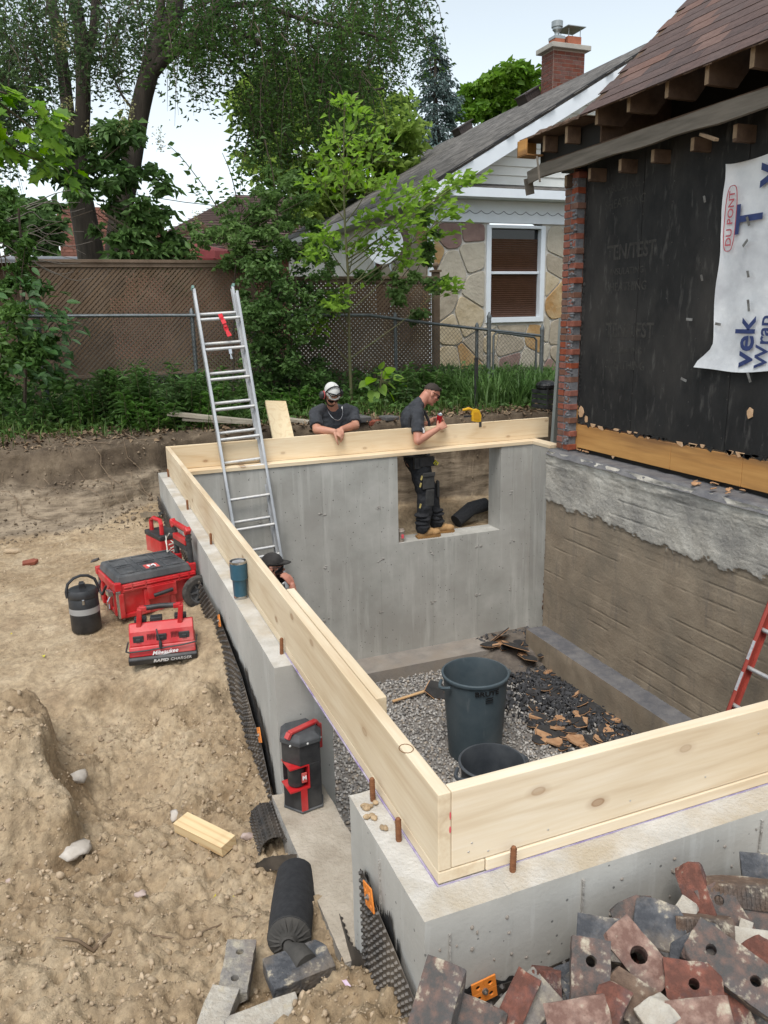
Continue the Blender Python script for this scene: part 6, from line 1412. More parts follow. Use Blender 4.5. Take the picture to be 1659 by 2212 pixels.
# ---- blue tumbler
TU = thing('tumbler', 'dark teal blue steel tumbler standing on the concrete ledge', 'cup', (-.043, 2.40, .001)); BLU = mat('teal_coat', (.025, .085, .13), (.03, .10, .15), .35, 30)
b = MB(); b.lathe([(.001, 0), (.034, 0), (.036, .004), (.036, .018)], 28); b.build('steel_base', STL, TU, smooth=True); b = MB(); b.lathe([(.044, .196), (.0465, .200), (.0465, .212), (.042, .212), (.041, .2)], 28, cap=False); b.build('steel_rim', STL, TU, smooth=True)
b = MB(); b.lathe([(.036, .016), (.038, .10), (.0415, .108), (.046, .112), (.0475, .198), (.044, .198)], 28, cap=False); b.build('body', BLU, TU, smooth=True)
b = MB(); b.lathe([(.001, .203), (.030, .203), (.034, .207), (.041, .207)], 28); b.bb((-.012, -.03, .205), (.012, 0, .212)); b.build('lid', mat('clear_lid', (.28, .29, .30), None, .15), TU, smooth=True)
# ---- tower radio / light
RP_ = Vector((-.012, 1.375, -.617)); rz = .12
RA = thing('jobsite_light', 'tall black and red eight-sided jobsite light standing on the low concrete sill', 'work light', RP_, rz=rz); RA.scale = (.85, .85, .88)
def octa(rx, ry, c=.55): return [(rx*x, ry*y) for x, y in ((-c, -1), (c, -1), (1, -c), (1, c), (c, 1), (-c, 1), (-1, c), (-1, -c))]
ob = [(-.045, -.105), (.072, -.10), (.108, -.02), (.088, .095), (-.062, .10), (-.108, -.005)]; ob9 = [(x*.95, y*.95) for x, y in ob]
notch = [(.0, -.0985), (.0685, -.095), (.1025, -.019), (.0835, .09), (-.059, .095), (-.088, .035), (.0, .03)]
b = MB(); b.prism(ob, .012); b.build('foot', BLKD, RA, bevel=.004)
b = MB(); b.prism(ob9, .118, Matrix.Translation((0, 0, .012))); b.prism(notch, .128, Matrix.Translation((0, 0, .1305))); b.prism(ob9, .105, Matrix.Translation((0, 0, .259))); bo = b.build('body', BLK, RA, bevel=.003)
b = MB()
for (r0, z0, r1, z1) in ((1.02, .365, 1.02, .388), (1.02, .388, .74, .415)):
    A = [(x*r0, y*r0, z0) for x, y in ob]; B_ = [(x*r1, y*r1, z1) for x, y in ob]; b.add(A+B_, [tuple(range(5, -1, -1)), tuple(range(6, 12))]+[(i, (i+1) % 6, 6+(i+1) % 6, 6+i) for i in range(6)])
b.build('cap', BLKD, RA, bevel=.003)
b = MB(); b.bar((-.088, -.05, .398), (-.07, -.045, .424), .03, .02); b.bar((-.07, -.045, .424), (.095, .0, .424), .032, .014, (0, 0, 1)); b.bar((.095, .0, .424), (.108, .0, .40), .03, .014); b.bar((.1085, .0, .405), (.1085, .0, .27), .012, .03, (1, 0, 0)); b.bar((.108, -.0, .275), (.108, .03, .275), .02, .012); b.build('strap_handle', RED, RA, bevel=.003)
b = MB()
for lo, hi in (((-.104, -.103, .13), (.0, .018, .138)), ((-.10, -.10, .252), (.0, .015, .259)), ((-.002, -.104, .132), (.0045, .018, .258))): b.bb(lo, hi)
b.bb((-.047, -.1025, .012), (-.012, -.10, .131)); b.build('red_trim', RED, RA)
b = MB(); b.lathe([(.001, 0), (.04, 0), (.045, .005), (.045, .095), (.038, .103), (.001, .103)], 20, Matrix.Translation((-.045, -.045, .141))); b.lathe([(.0458, .03), (.0458, .034)], 20, Matrix.Translation((-.045, -.045, .141)), cap=False); bt = b.build('battery', BLK, RA, smooth=True); b = MB(); b.bb((-.035, -.096, .165), (-.008, -.088, .215)); b.build('battery_label', REDD, RA); place_text(text_mesh('M', .03, WHITE, .0005, .001), (-.0215, -.0968, .19), (1, 0, 0), (0, 0, 1), RA, world=False)
b = MB()
for x, y in ((-.085, -.085), (.0, -.108), (.08, -.085)): b.ell((x, y, .377), (.006, .004, .006), 8, 5)
b.build('screw', mat('pale_screw', (.6, .6, .58)), RA)
# ---- grey bins
BIN = mat('grey_bin', (.045, .068, .082), (.07, .095, .11), .55, 4, c3=(.10, .12, .13), bump=.1, bscale=60, bdist=.002, streak=((.16, .175, .18), (8, 8, 1.2), 2, .62, .85))
BINI = mat('dark_bin', (.028, .034, .042), (.05, .058, .068), .55, 4, c3=(.10, .11, .12))
def bin_(loc, R0, R1, H, m, label, txt):
    t = thing('waste_bin', label, 'bin', loc)
    b = MB(); b.lathe([(.001, .006), (R0-.01, .006), (R0, .0), (R0+.004, .02), (R0+(R1-R0)*.80, H*.80), (R1-.012, H*.80+.012), (R1-.004, H*.955), (R1+.008, H*.96), (R1+.014, H-.008), (R1+.008, H), (R1-.006, H), (R1-.012, H-.02), (R1-.024, H*.80), (R0-.006, .02), (.001, .018)], 44, cap=False); b.build('body', m, t, smooth=True, sharp=1.0)
    for a in (0.05, pi+.05):
        c, s = math.cos(a), math.sin(a); hm = MB(); pts = []
        for k in range(7): q = -1+2*k/6; w = .085*q; o_ = R1+.008+.055*math.cos(q*pi/2); pts.append((c*o_-s*w, s*o_+c*w, H*.93-.02*math.cos(q*pi/2)))
        hm.tube(pts, .015, 7); hm.build('handle', m, t, smooth=True)
    if txt:
        me = text_mesh(txt, .062, mat('black_print', (.004, .004, .005)), .0008, .0016); rr = R1+.004; me.transform(Matrix.Scale(1.25, 4, (1, 0, 0)))
        a0 = -pi/2-.12
        for v in me.vertices:
            a = a0+v.co.x/rr; z = H*.90+v.co.y; rz_ = rr-.002+v.co.z-(.96*H-z)*.03; v.co = (rz_*math.cos(a), rz_*math.sin(a), z)
        link('lettering', me, t)
        b = MB()
        for dz in (0, .02, .04): b.box(((R1-.006)*math.cos(a0+.07), (R1-.006)*math.sin(a0+.07), H*.83-dz+.012), (.07, .004, .006), Euler((0, 0, a0+.07+pi/2)).to_matrix())
        b.build('moulded_mark', MATS['black_print'], t)
    return t
bin_((2.285, 4.02, FZ), .235, .292, .80, BIN, 'tall grey waste bin with lettering standing in the pit, scrap showing inside', 'BRUTE')
q = P(1063, 1643, 2, FZ+.60); bin_((q.x, q.y, FZ), .19, .245, .60, BINI, 'smaller dark bin just behind the near framing board, only its rim showing', None)
# ---- scraps of torn sheathing
SCD = mat('scrap_black', (.02, .02, .021), (.045, .043, .042), .9, 6, bump=.4, bscale=40); SCT = mat('scrap_tan', (.36, .19, .095), (.48, .29, .16), .95, 12, bump=.4, bscale=40)
r = random.Random(95)
def scrap(x, y, s, z, label, tan=.3, tilt=.25, ang=None, group='scraps of torn sheathing board'):
    p = P(x, y, 2, FZ+z); t = thing('board_scrap', label, 'scrap', p, group=group); t.rotation_euler = (r.uniform(-tilt, tilt), r.uniform(-tilt, tilt), r.uniform(0, 6) if ang is None else ang)
    n = r.randint(7, 10); pts = [(s*r.uniform(.62, 1.05)*math.cos(2*pi*k/n), s*.72*r.uniform(.62, 1.05)*math.sin(2*pi*k/n)) for k in range(n)]
    b = MB(); b.prism(pts, .011); b.build('face', SCT if tan > .8 else SCD, t)
    b = MB(); b.prism([(a*1.04+.004, c*1.04) for a, c in pts], .005, Matrix.Translation((0, 0, -.006))); b.build('torn_core', SCT, t)
    if .8 >= tan > .2:
        k0 = r.randint(0, n-1); m = max(3, int(n*.45)); pp = [pts[(k0+k) % n] for k in range(m)]; cx = sum(a for a, _ in pp)/m*.55; cy = sum(c for _, c in pp)/m*.55; b = MB(); b.prism(pp+[(cx+.02*s, cy), (cx-.2*s, cy-.1*s)], .004, Matrix.Translation((0, 0, .0105))); b.build('torn_patch', SCT, t)
for a in ((1297, 1518, .27, .03, 'largest flat black scrap of board near the old wall footing', .1, .05, .9), (1195, 1588, .20, .03, 'black scrap with a tan torn corner right of the bins', .6), (1246, 1598, .15, .03, 'bright tan scrap behind the near board, right of the bins', .9), (1328, 1548, .15, .03, 'tan torn scrap below the largest flat black scrap', .9, .15), (1255, 1560, .13, .04, 'black and tan scrap between the largest flat scrap and the near board', .5),
          (1112, 1395, .22, .20, 'upright torn scrap with tan edge in the far corner heap', .7, .9), (1080, 1372, .19, .22, 'black scrap at the top of the far corner heap', .4, .8), (1062, 1392, .13, .18, 'tan edged scrap at the left of the far corner heap', .6, .7), (1140, 1420, .16, .14, 'torn scrap at the foot of the far corner heap', .5, .5), (1162, 1385, .15, .22, 'flat scrap leaning in the corner by the old wall', .3, .4), (945, 1490, .17, .06, 'black scrap leaning left of the tall grey bin', .5, .5)):
    scrap(*a)
for (x, y) in in_poly([(1050, 1372), (1165, 1362), (1280, 1440), (1420, 1570), (1240, 1625), (1135, 1590), (1140, 1450)], 95, np.random.default_rng(96)):
    tn = r.choice((.1, .1, .5, .9)); scrap(float(x), float(y), r.uniform(.045, .13), .03+(.12 if y < 1420 else 0), 'small '+{.1: 'black', .5: 'black and tan', .9: 'tan'}[tn]+' scrap of torn board '+('in the far corner heap' if y < 1420 else 'lying on the gravel'), tn, .4)
for x, y, s in ((1035, 1462, .17), (1075, 1640, .13)):
    scrap(x, y, s, .52 if x < 1050 else .38, 'torn scrap of board lying inside the '+('tall grey bin' if x < 1050 else 'smaller dark bin'), .6 if x < 1050 else .1, .5)
SLV = wood_mat('raw_sliver', 0, (.58, .38, .20), (.50, .30, .15))
for a, d, lab in (((848, 1515), (942, 1485), 'long split lath lying on the gravel left of the tall grey bin'), ((690, 1567), (716, 1558), 'short lath poking out on the gravel beyond the jobsite light')):
    b = MB(); b.bar(P(*a, 2, FZ+.03), P(*d, 2, FZ+.05), .035, .012); o = b.build('lath', SLV, bevel=.002); tag(o, lab, 'lath')
# ---- bricks
CR = RW.T @ np.array([1, 0, 0]); CU = RW.T @ np.array([0, -1., 0])
PILEM = {}
def brickmat(kind):
    if kind in PILEM: return PILEM[kind]
    c = {'mauve': ((.080, .074, .070), (.18, .112, .09), (.088, .088, .09)), 'grey': ((.058, .062, .07), (.12, .122, .13), (.18, .15, .12)), 'red': ((.12, .05, .036), (.23, .085, .058), (.075, .07, .075)), 'pink': ((.17, .095, .075), (.33, .22, .175), (.10, .075, .07)), 'brown': ((.12, .078, .055), (.20, .135, .095), (.075, .07, .068)), 'pale': ((.40, .36, .30), (.48, .45, .39), (.24, .22, .2)), 'crust': ((.22, .205, .19), (.36, .33, .27), (.16, .13, .12))}[kind]
    m = mat('pile_brick_'+kind, c[0], c[1], .95, 22, bump=1., bscale=60, bdist=.010, c3=c[2], contrast=(.42, .6), streak=((.44, .39, .30), (1, 1, 1), 26, .575, .69)); PILEM[kind] = m; return m
def brick_mesh(L, Wd, T, holes, seed, rib=False, hr=.0125, brk=0):
    r = random.Random(seed); b = MB(); n = max(1, holes)
    if holes:
        cw = L/n
        for i in range(n):
            xc = -L/2+cw*(i+.5); vs = []; fs = []; K = 20; al = math.atan2(Wd, cw); AN = [-al+2*al*q/5 for q in range(5)]+[al+(pi-2*al)*q/5 for q in range(5)]; AN += [a_+pi for a_ in AN]
            for k in range(K):
                a = AN[k]; c, s = math.cos(a), math.sin(a); m = max(abs(c)/(cw/2), abs(s)/(Wd/2)); 
                for z in (T/2, -T/2): vs += [(xc+hr*c, hr*s, z), (xc+c/m, s/m, z)]
            for k in range(K):
                A = 4*k; B_ = 4*((k+1) % K); fs += [(A, A+1, B_+1, B_), (A+3, A+2, B_+2, B_+3), (A+2, A, B_, B_+2)]
                pa = vs[A+1]; pb = vs[B_+1]
                side = abs(abs(pa[1])-Wd/2) < 1e-6 and abs(abs(pb[1])-Wd/2) < 1e-6
                endl = i == 0 and abs(pa[0]+L/2) < 1e-6 and abs(pb[0]+L/2) < 1e-6; endr = i == n-1 and abs(pa[0]-L/2) < 1e-6 and abs(pb[0]-L/2) < 1e-6
                if side or endl or endr: fs.append((A+1, A+3, B_+3, B_+1))
            b.add(vs, fs)
        # corner fill handled by square ring sampling
    else: b.box((0, 0, 0), (L, Wd, T))
    if rib:
        for k in range(int(L/.011)): b.box((-L/2+.006+k*.011, -Wd/2-.0008, 0), (.006, .004, T*.96))
    bm = bmesh.new(); me = bpy.data.meshes.new('brick')
    me.from_pydata(b.v, [], b.f); bm.from_mesh(me); bmesh.ops.remove_doubles(bm, verts=bm.verts, dist=.0004); 
    for q in range(brk):
        nrm = Vector((r.choice((-1, 1)), r.uniform(-.9, .9), r.uniform(-.9, .9))).normalized(); co = nrm*r.uniform(.062, .085)
        g = bm.verts[:]+bm.edges[:]+bm.faces[:]; res = bmesh.ops.bisect_plane(bm, geom=g, plane_co=co, plane_no=nrm, clear_outer=True); eds = [e for e in res['geom_cut'] if isinstance(e, bmesh.types.BMEdge)]
        try: bmesh.ops.holes_fill(bm, edges=eds, sides=0)
        except Exception: pass
    for q in range(3):
        cn = Vector((r.choice((-1, 1))*L/2, r.choice((-1, 1))*Wd/2, r.choice((-1, 1))*T/2)); nrm = Vector((cn.x/L*r.uniform(.3, 1.2), cn.y/Wd*r.uniform(.4, 1.2), cn.z/T*r.uniform(.4, 1.2))).normalized(); co = cn-nrm*r.uniform(.006, .022)
        g = bm.verts[:]+bm.edges[:]+bm.faces[:]; res = bmesh.ops.bisect_plane(bm, geom=g, plane_co=co, plane_no=nrm, clear_outer=True); eds = [e for e in res['geom_cut'] if isinstance(e, bmesh.types.BMEdge)]
        try: bmesh.ops.holes_fill(bm, edges=eds, sides=0)
        except Exception: pass
    bmesh.ops.subdivide_edges(bm, edges=[e for e in bm.edges if e.calc_length() > .045], cuts=2, use_grid_fill=True)
    bm.normal_update()
    for v in bm.verts: v.co += Vector((r.gauss(0, 1), r.gauss(0, 1), r.gauss(0, 1)))*(.0011 if (abs(v.co.y) > Wd*.4 or abs(v.co.x) > L*.46) else .0003)
    bmesh.ops.recalc_face_normals(bm, faces=bm.faces); bm.to_mesh(me); bm.free(); return me
def brick(x, y, ang, kind, label, holes=0, L=.195, Wd=.092, T=.058, tilt=(0, 0), up=.05, rib=False, hr=.0125, brk=0, edge=False, group='bricks heaped against the near wall', loc=None, R=None):
    p = pile_plane(x, y, up) if loc is None else Vector(loc)
    vd = (Vector(CAMP)-p).normalized(); n = (vd+Vector((0, 0, .35))+Vector(CR)*tilt[0]+Vector(CU)*tilt[1]).normalized()
    l = Vector(CR)*math.cos(rad(ang))+Vector(CU)*math.sin(rad(ang)); l = (l-n*l.dot(n)).normalized(); w = n.cross(l)
    M = Matrix((l, w, n)).transposed().to_4x4() if not edge else Matrix((l, -n, w)).transposed().to_4x4()
    if R is not None: M = R.to_4x4()
    M.translation = p; me = brick_mesh(L, Wd, T, holes, int(x*7+y), rib, hr, brk); me.materials.append(brickmat(kind))
    o = link('brick', me); o.matrix_world = M; m = o.modifiers.new('Bevel', 'BEVEL'); m.width = .003; m.segments = 2; m.limit_method = 'ANGLE'; m.angle_limit = rad(40)
    return tag(o, label, 'brick', group)
brick(1274, 2130, 86, 'mauve', 'mauve brick with two small holes standing on end in front of the dimpled sheet', 2, L=.20, tilt=(.1, -.2), up=.07)
brick(1299, 2034, -18, 'grey', 'dark grey rough block leaning on the wall above the mauve two-hole brick', L=.12, Wd=.10, T=.07, tilt=(-.1, .2), up=.05, brk=1)
brick(1378, 2070, -60, 'pink', 'pinkish broken brick with one large core hole', 1, L=.17, tilt=(.1, .1), up=.07, hr=.021, brk=1)
brick(1424, 2003, -25, 'grey', 'slate grey slab-like brick face near the top of the heap', L=.13, Wd=.12, T=.05, tilt=(.1, .1), up=.06, brk=2)
brick(1372, 1975, 20, 'mauve', 'ribbed reddish brick end touching the wall at the top of the heap', L=.12, Wd=.06, T=.08, tilt=(-.2, .2), up=.03, rib=True)
brick(1519, 2005, -3, 'brown', 'short brown ribbed brick lying level with a grey mortar end', L=.14, tilt=(.1, -.5), up=.06, rib=True, edge=True)
brick(1508, 1938, -62, 'red', 'plain red brick standing steeply beside the long ribbed brick', L=.17, Wd=.07, tilt=(-.5, .1), up=.04)
brick(1606, 1928, 0, 'brown', 'long brown ribbed brick lying level across the top right of the heap', L=.20, tilt=(.1, -.6), up=.08, rib=True, edge=True)
brick(1582, 2092, -46, 'mauve', 'large grey purple brick with a hole lying diagonally at the right', 2, L=.215, Wd=.105, tilt=(.05, .1), up=.11)
brick(1497, 2133, -12, 'red', 'red and grey brick with one round hole in the middle of the heap', 1, L=.13, Wd=.10, tilt=(.1, .1), up=.06, brk=1)
brick(1508, 2052, 30, 'grey', 'grey brick with mortar on it beside the large diagonal brick', L=.15, Wd=.07, tilt=(-.2, .2), up=.06)
brick(1362, 2160, -38, 'brown', 'brown ribbed brick with a black broken end below the pinkish one', L=.14, tilt=(.2, -.2), up=.05, rib=True, brk=1)
brick(1180, 2136, -4, 'red', 'small red ribbed brick end just right of the orange clip', L=.075, Wd=.06, T=.09, tilt=(0, -.5), up=.02, rib=True, edge=True)
brick(1136, 2176, 50, 'crust', 'brick crusted with pale mortar right of the orange clip', L=.15, Wd=.10, tilt=(.1, .1), up=.05, brk=1)
brick(1108, 2186, 66, 'red', 'mortar-splashed red brick leaning over the orange clip', L=.17, Wd=.062, T=.09, tilt=(.15, .1), up=.05)
brick(944, 2172, 82, 'mauve', 'grey and mauve brick standing against the outer wall corner', L=.18, Wd=.095, tilt=(-.2, 0), up=.04, brk=1)
brick(1626, 2045, -18, 'pale', 'brick covered in white mortar at the right edge of the heap', L=.14, Wd=.07, tilt=(.1, .2), up=.08, brk=1)
brick(1632, 1985, -8, 'mauve', 'dark brick with two holes under the long ribbed brick', 2, L=.19, tilt=(.2, .1), up=.05)
brick(1652, 1885, -10, 'grey', 'dark grey brick at the highest right corner of the heap', L=.12, up=.06, brk=1)
brick(1570, 1986, -70, 'mauve', 'mauve brick with a hole between the ribbed bricks', 2, L=.17, tilt=(.2, 0), up=.04)
brick(1652, 2088, -60, 'red', 'red broken brick cut by the right edge of the picture', L=.12, up=.07, brk=1)
brick(1249, 2202, 10, 'pink', 'pale pink brick at the bottom edge below the mauve two-hole brick', L=.14, Wd=.08, tilt=(0, -.3), up=.10)
brick(1487, 2205, 4, 'pink', 'pale red brick along the bottom edge of the picture in the middle of the heap', L=.19, Wd=.08, tilt=(0, -.2), up=.10)
brick(1420, 2195, 40, 'pale', 'lump of pale mortar at the bottom of the heap', L=.08, Wd=.07, up=.06, brk=2)
brick(1460, 2050, -50, 'grey', 'dark broken piece wedged between the slate grey slab and the grey mortar brick', L=.10, Wd=.08, up=.03, brk=1)
brick(1480, 1970, 60, 'pale', 'small white lump of mortar beside the steep red brick', L=.06, Wd=.05, T=.05, up=.04, brk=2)
brick(1608, 2020, 80, 'pale', 'small finger of white mortar under the long ribbed brick', L=.07, Wd=.03, T=.03, up=.09)
brick(1640, 2160, -50, 'grey', 'dark brick at the lower right corner of the picture', L=.19, tilt=(-.2, -.2), up=.07)
brick(1560, 2185, 20, 'red', 'broken red brick near the lower right bottom edge', L=.12, up=.05, brk=1)
brick(1310, 2190, 70, 'red', 'red brick squeezed at the bottom between the mauve and brown bricks', L=.13, Wd=.07, up=.05, brk=1)
brick(1018, 2206, -30, 'mauve', 'grey mauve brick at the bottom edge below the orange clip', L=.15, up=.02, brk=1)
r = random.Random(97)
for k in range(75):
    x = r.uniform(1090, 1659); y = r.uniform(1890, 2212) 
    if y > 2212 or y < float(np.interp(x, [1000, 1150, 1240, 1400, 1659], [2170, 2170, 2070, 2000, 1900])): continue
    kd = r.choice(('grey', 'grey', 'red', 'mauve', 'brown', 'crust')); brick(x, y, r.uniform(0, 180), kd, {'grey': 'charcoal', 'red': 'dull red', 'mauve': 'sooty mauve', 'brown': 'brown', 'crust': 'mortar-crusted'}[kd]+' broken brick piece mostly buried under the others in the heap', L=r.uniform(.07, .15), Wd=r.uniform(.05, .09), tilt=(r.uniform(-.8, .8), r.uniform(-.8, .8)), up=r.uniform(-.11, -.06), brk=1)
rr_ = np.random.default_rng(98); n_ = 2600; rx_ = rr_.uniform(-.15, 1.6, n_); ry_ = rr_.uniform(-.62, -.11, n_); rh_, _ = ground_h(rx_, ry_); pp3 = np.stack([rx_, ry_, rh_+rr_.uniform(0, .008, n_)], -1)
o = link('brick_rubble', pebbles('brick_rubble', pp3, rr_.uniform(.003, .010, len(pp3)), [brickmat('mauve'), brickmat('grey'), brickmat('pale'), CLOD], .7, rr_.choice(4, len(pp3), p=[.2, .3, .1, .4]), 99)); tag(o, 'small crushed brick and mortar rubble between the heaped bricks', 'rubble', kind='stuff')
def flat(x, y, z, ang, roll=0): p = P(x, y, 2, z); return p, Euler((roll, 0, rad(ang))).to_matrix()
for (x, y, z, a, L, Wd, T, kind, holes, lab, brk) in ((513, 2100, -.60, 70, .21, .095, .06, 'crust', 2, 'grey mortar-stained brick with a hole lying left of the fabric tied pipe', 0), (646, 2092, -.60, 4, .21, .13, .055, 'grey', 0, 'wide dark grey stone block under the tied end of the black pipe', 0), (468, 2195, -.58, 60, .17, .09, .05, 'pale', 0, 'pale mortar-covered brick at the bottom edge left of centre', 0), (572, 2212, -.56, 2, .22, .10, .05, 'pale', 0, 'pale flat block at the bottom edge below the grey stone block', 1)):
    p, R = flat(x, y, z, a, .06); brick(x, y, 0, kind, lab, holes, L, Wd, T, loc=p, R=R, brk=brk, group='loose blocks on the dirt')
# ---- things lying on the dirt
p, R = flat(443, 1815, -.735, -56, .1); b = MB(); b.box((0, 0, 0), (.30, .085, .05)); o = b.build('wood_offcut', wood_mat('offcut', 0, (.72, .56, .33), (.62, .44, .24), kscale=7, ksize=.2), bevel=.002, rot=R.to_euler(), loc=(p.x, p.y, gz(p.x, p.y)+.03)); tag(o, 'short pale wood offcut lying alone on the dug dirt', 'wood block')
ROCK = mat('pale_rock', (.46, .41, .35), (.55, .51, .46), .9, 7, bump=.6, bscale=30, bdist=.01); ROCKP = mat('pink_rock', (.42, .32, .28), (.5, .41, .37), .9, 9, bump=.4)
def rock(x, y, z, s, m, label, seed, sh=(1, .7, .5)):
    p = P(x, y, 2, z); me = pebbles('rock', np.array([[0, 0, 0.]]), np.array([s]), m, .7, None, seed); bm = bmesh.new(); bm.from_mesh(me); bmesh.ops.subdivide_edges(bm, edges=bm.edges, cuts=1, use_grid_fill=True); rr = random.Random(seed)
    for v in bm.verts: v.co = Vector((v.co.x*sh[0], v.co.y*sh[1], v.co.z*sh[2]))+Vector((rr.gauss(0, 1), rr.gauss(0, 1), rr.gauss(0, 1)))*s*.05
    bm.to_mesh(me); bm.free(); o = link('rock', me, loc=(p.x, p.y, gz(p.x, p.y)+s*.12), rot=(rr.uniform(-.3, .3), rr.uniform(-.3, .3), rr.uniform(0, 6))); tag(o, label, 'rock', 'loose stones on the dug dirt')
for a in ((165, 1848, -.7, .085, ROCK, 'largest pale pointed stone left of the wood offcut', 3, (1.3, .6, .5)), (172, 1712, -.74, .06, ROCK, 'whitish crumbly stone at the foot of the dirt ledge', 4), (176, 1640, -.7, .035, ROCK, 'small white stone up in the hollow left of centre', 5), (303, 1928, -.7, .03, ROCKP, 'small smooth pinkish stone below the wood offcut', 6), (376, 1762, -.76, .045, ROCK, 'pale double stone just above the wood offcut', 7), (20, 1905, -.66, .025, ROCKP, 'little pinkish pebble at the left edge', 8), (540, 1850, -.84, .04, ROCKP, 'brownish stone beside the curled black sheet', 9), (285, 1770, -.75, .04, CLOD, 'brown clod of hard soil in the middle of the hollow', 10), (205, 1220, -.47, .05, mat('dark_rock', (.06, .055, .055), (.1, .09, .085), .9), 'dark stone on the trampled dirt left of the toolbox', 11), (590, 2010, -.65, .03, ROCK, 'pale stone beside the black fabric pipe', 12), (30, 1195, -.47, .09, CLOD, 'lumpy clod of soil at the left edge below the bank', 14), (470, 1342, -.42, .035, ROCK, 'stone tucked beside the toolbox wheel', 15)): rock(*a)
p, R = flat(65, 1218, -.46, 20, .2); b = MB(); b.prism([(-.07, -.03), (.03, -.035), (.07, .0), (.04, .03), (-.05, .03)], .03); o = b.build('brick_shard', BRK, bevel=.004, loc=p, rot=R.to_euler()); tag(o, 'flat orange red brick shard on the dirt near the bank', 'brick shard')
pts = [(350, 1270), (480, 1255), (560, 1235), (640, 1180), (700, 1122), (800, 1112), (1000, 1108), (1130, 1090), (1220, 1035), (1300, 985), (1400, 945), (1500, 918)]
b = MB(); q = []
for x, y in pts: w = P(x/1.8433/1.507, (2433+y/1.8433)/1.507, 2, -.68); q.append(Vector((w.x, w.y, gz(w.x, w.y)+.006)))
b.tube(q, [.004, .006, .008, .009, .007, .004, .0035, .003, .003, .003, .002, .0015], 5); o = b.build('loose_root', RT, smooth=True); tag(o, 'long thin brown root lying across the dirt at the lower left', 'root')
YL = mat('yellow_leaf', (.55, .50, .04))
for (x, y) in ((463, 1902), (502, 1911), (25, 1370), (95, 1420)):
    w = P(x, y, 2, -.7 if y > 1800 else -.48); z = gz(w.x, w.y)+.008; V, F = leaf_np(np.array([[0, 0, 0.]]), .045, x, up=2); o = link('fallen_leaf', np_mesh('fallen_leaf', V, F, YL), loc=(w.x, w.y, z)); tag(o, {463: 'upper of two tiny yellow leaves near the ragged black ribbon', 502: 'lower of two tiny yellow leaves near the ragged black ribbon', 25: 'tiny yellow leaf on the dirt at the left edge', 95: 'tiny greenish yellow leaf on the dirt below the water jug'}[x], 'leaf')
w = P(746, 2130, 2, -.5); b = MB(); b.box((0, 0, 0), (.012, .05, .003)); o = b.build('ribbon_scrap', mat('pink_ribbon', (.62, .42, .60), (.7, .6, .68), .7, 90), loc=(w.x, w.y, gz(w.x, w.y)+.006), rot=(0, 0, .2)); tag(o, 'tiny pink and white ribbon scrap on the dirt by the corner sheet', 'ribbon')
# ---- fabric covered drain pipes
SOCK = mat('black_fabric', (.014, .015, .017), (.026, .027, .03), .95, 40, bump=.4, bscale=200, bdist=.002); SOCKD = mat('dusty_fabric', (.04, .038, .035), (.07, .065, .058), .95, 14, bump=.4, bscale=90, bdist=.004)
def sock_pipe(a, c, r0, name_label, tail, endp, mid=None):
    a = Vector(a); c = Vector(c); t = thing('drain_pipe', name_label, 'pipe', c); b = MB(); m = Vector(mid) if mid else a.lerp(c, .5)
    b.tube([a, a.lerp(m, .5), m, m.lerp(c, .6), c], [r0*.97, r0, r0*1.02, r0, r0*.98], 24); b.build('pipe', SOCK, t, True, smooth=True)
    d = (c-m).normalized(); g = MB(); e = c+d*r0*.30; g.tube([c-d*.004, c+d*r0*.05, c+d*r0*.22, e+d*.01], [r0*.99, r0*.93, r0*.5, r0*.24], 24)
    sd_ = d.cross(Vector((0, 0, 1))).normalized(); uu = sd_.cross(d)
    for k in range(18): an = 2*pi*k/18; g.tube([e+(sd_*math.cos(an)+uu*math.sin(an))*r0*.2, c+d*r0*.2+(sd_*math.cos(an)+uu*math.sin(an))*r0*.62, c+(sd_*math.cos(an)+uu*math.sin(an))*r0*.97], [.004, .005, .002], 4)
    g.build('gathered_end', SOCKD, t, True, smooth=True)
    k = MB(); k.lathe([(r0*.30, -.008), (r0*.36, .0), (r0*.30, .008)], 14, frame(e+d*.012, sd_, d), cap=False); k.tube([e+d*.01, e+d*.03, e.lerp(Vector(endp), .5), Vector(endp)], [r0*.22, r0*.26, r0*.48, r0*.52], 12); k.build('tied_tail', SOCKD, t, True, smooth=True); return t
c = P(628, 2035, 2, -.585); a = P(650, 1905, 2, -.66); sock_pipe(a+Vector((-.01, .04, 0)), c+Vector((.0, .02, 0)), .077, 'fat drain pipe in black fabric with a tied end resting on the grey stone block', None, P(662, 2085, 2, -.585))
a = P(985, 1150, 1, 6.43); a.z = -.93; c = P(1048, 1112, 1, 6.56); c.z = -.80; sock_pipe(a, c, .085, 'black fabric covered pipe lying behind the window opening', None, c+Vector((.14, .03, -.02)), a.lerp(c, .5)+Vector((0, 0, .05)))
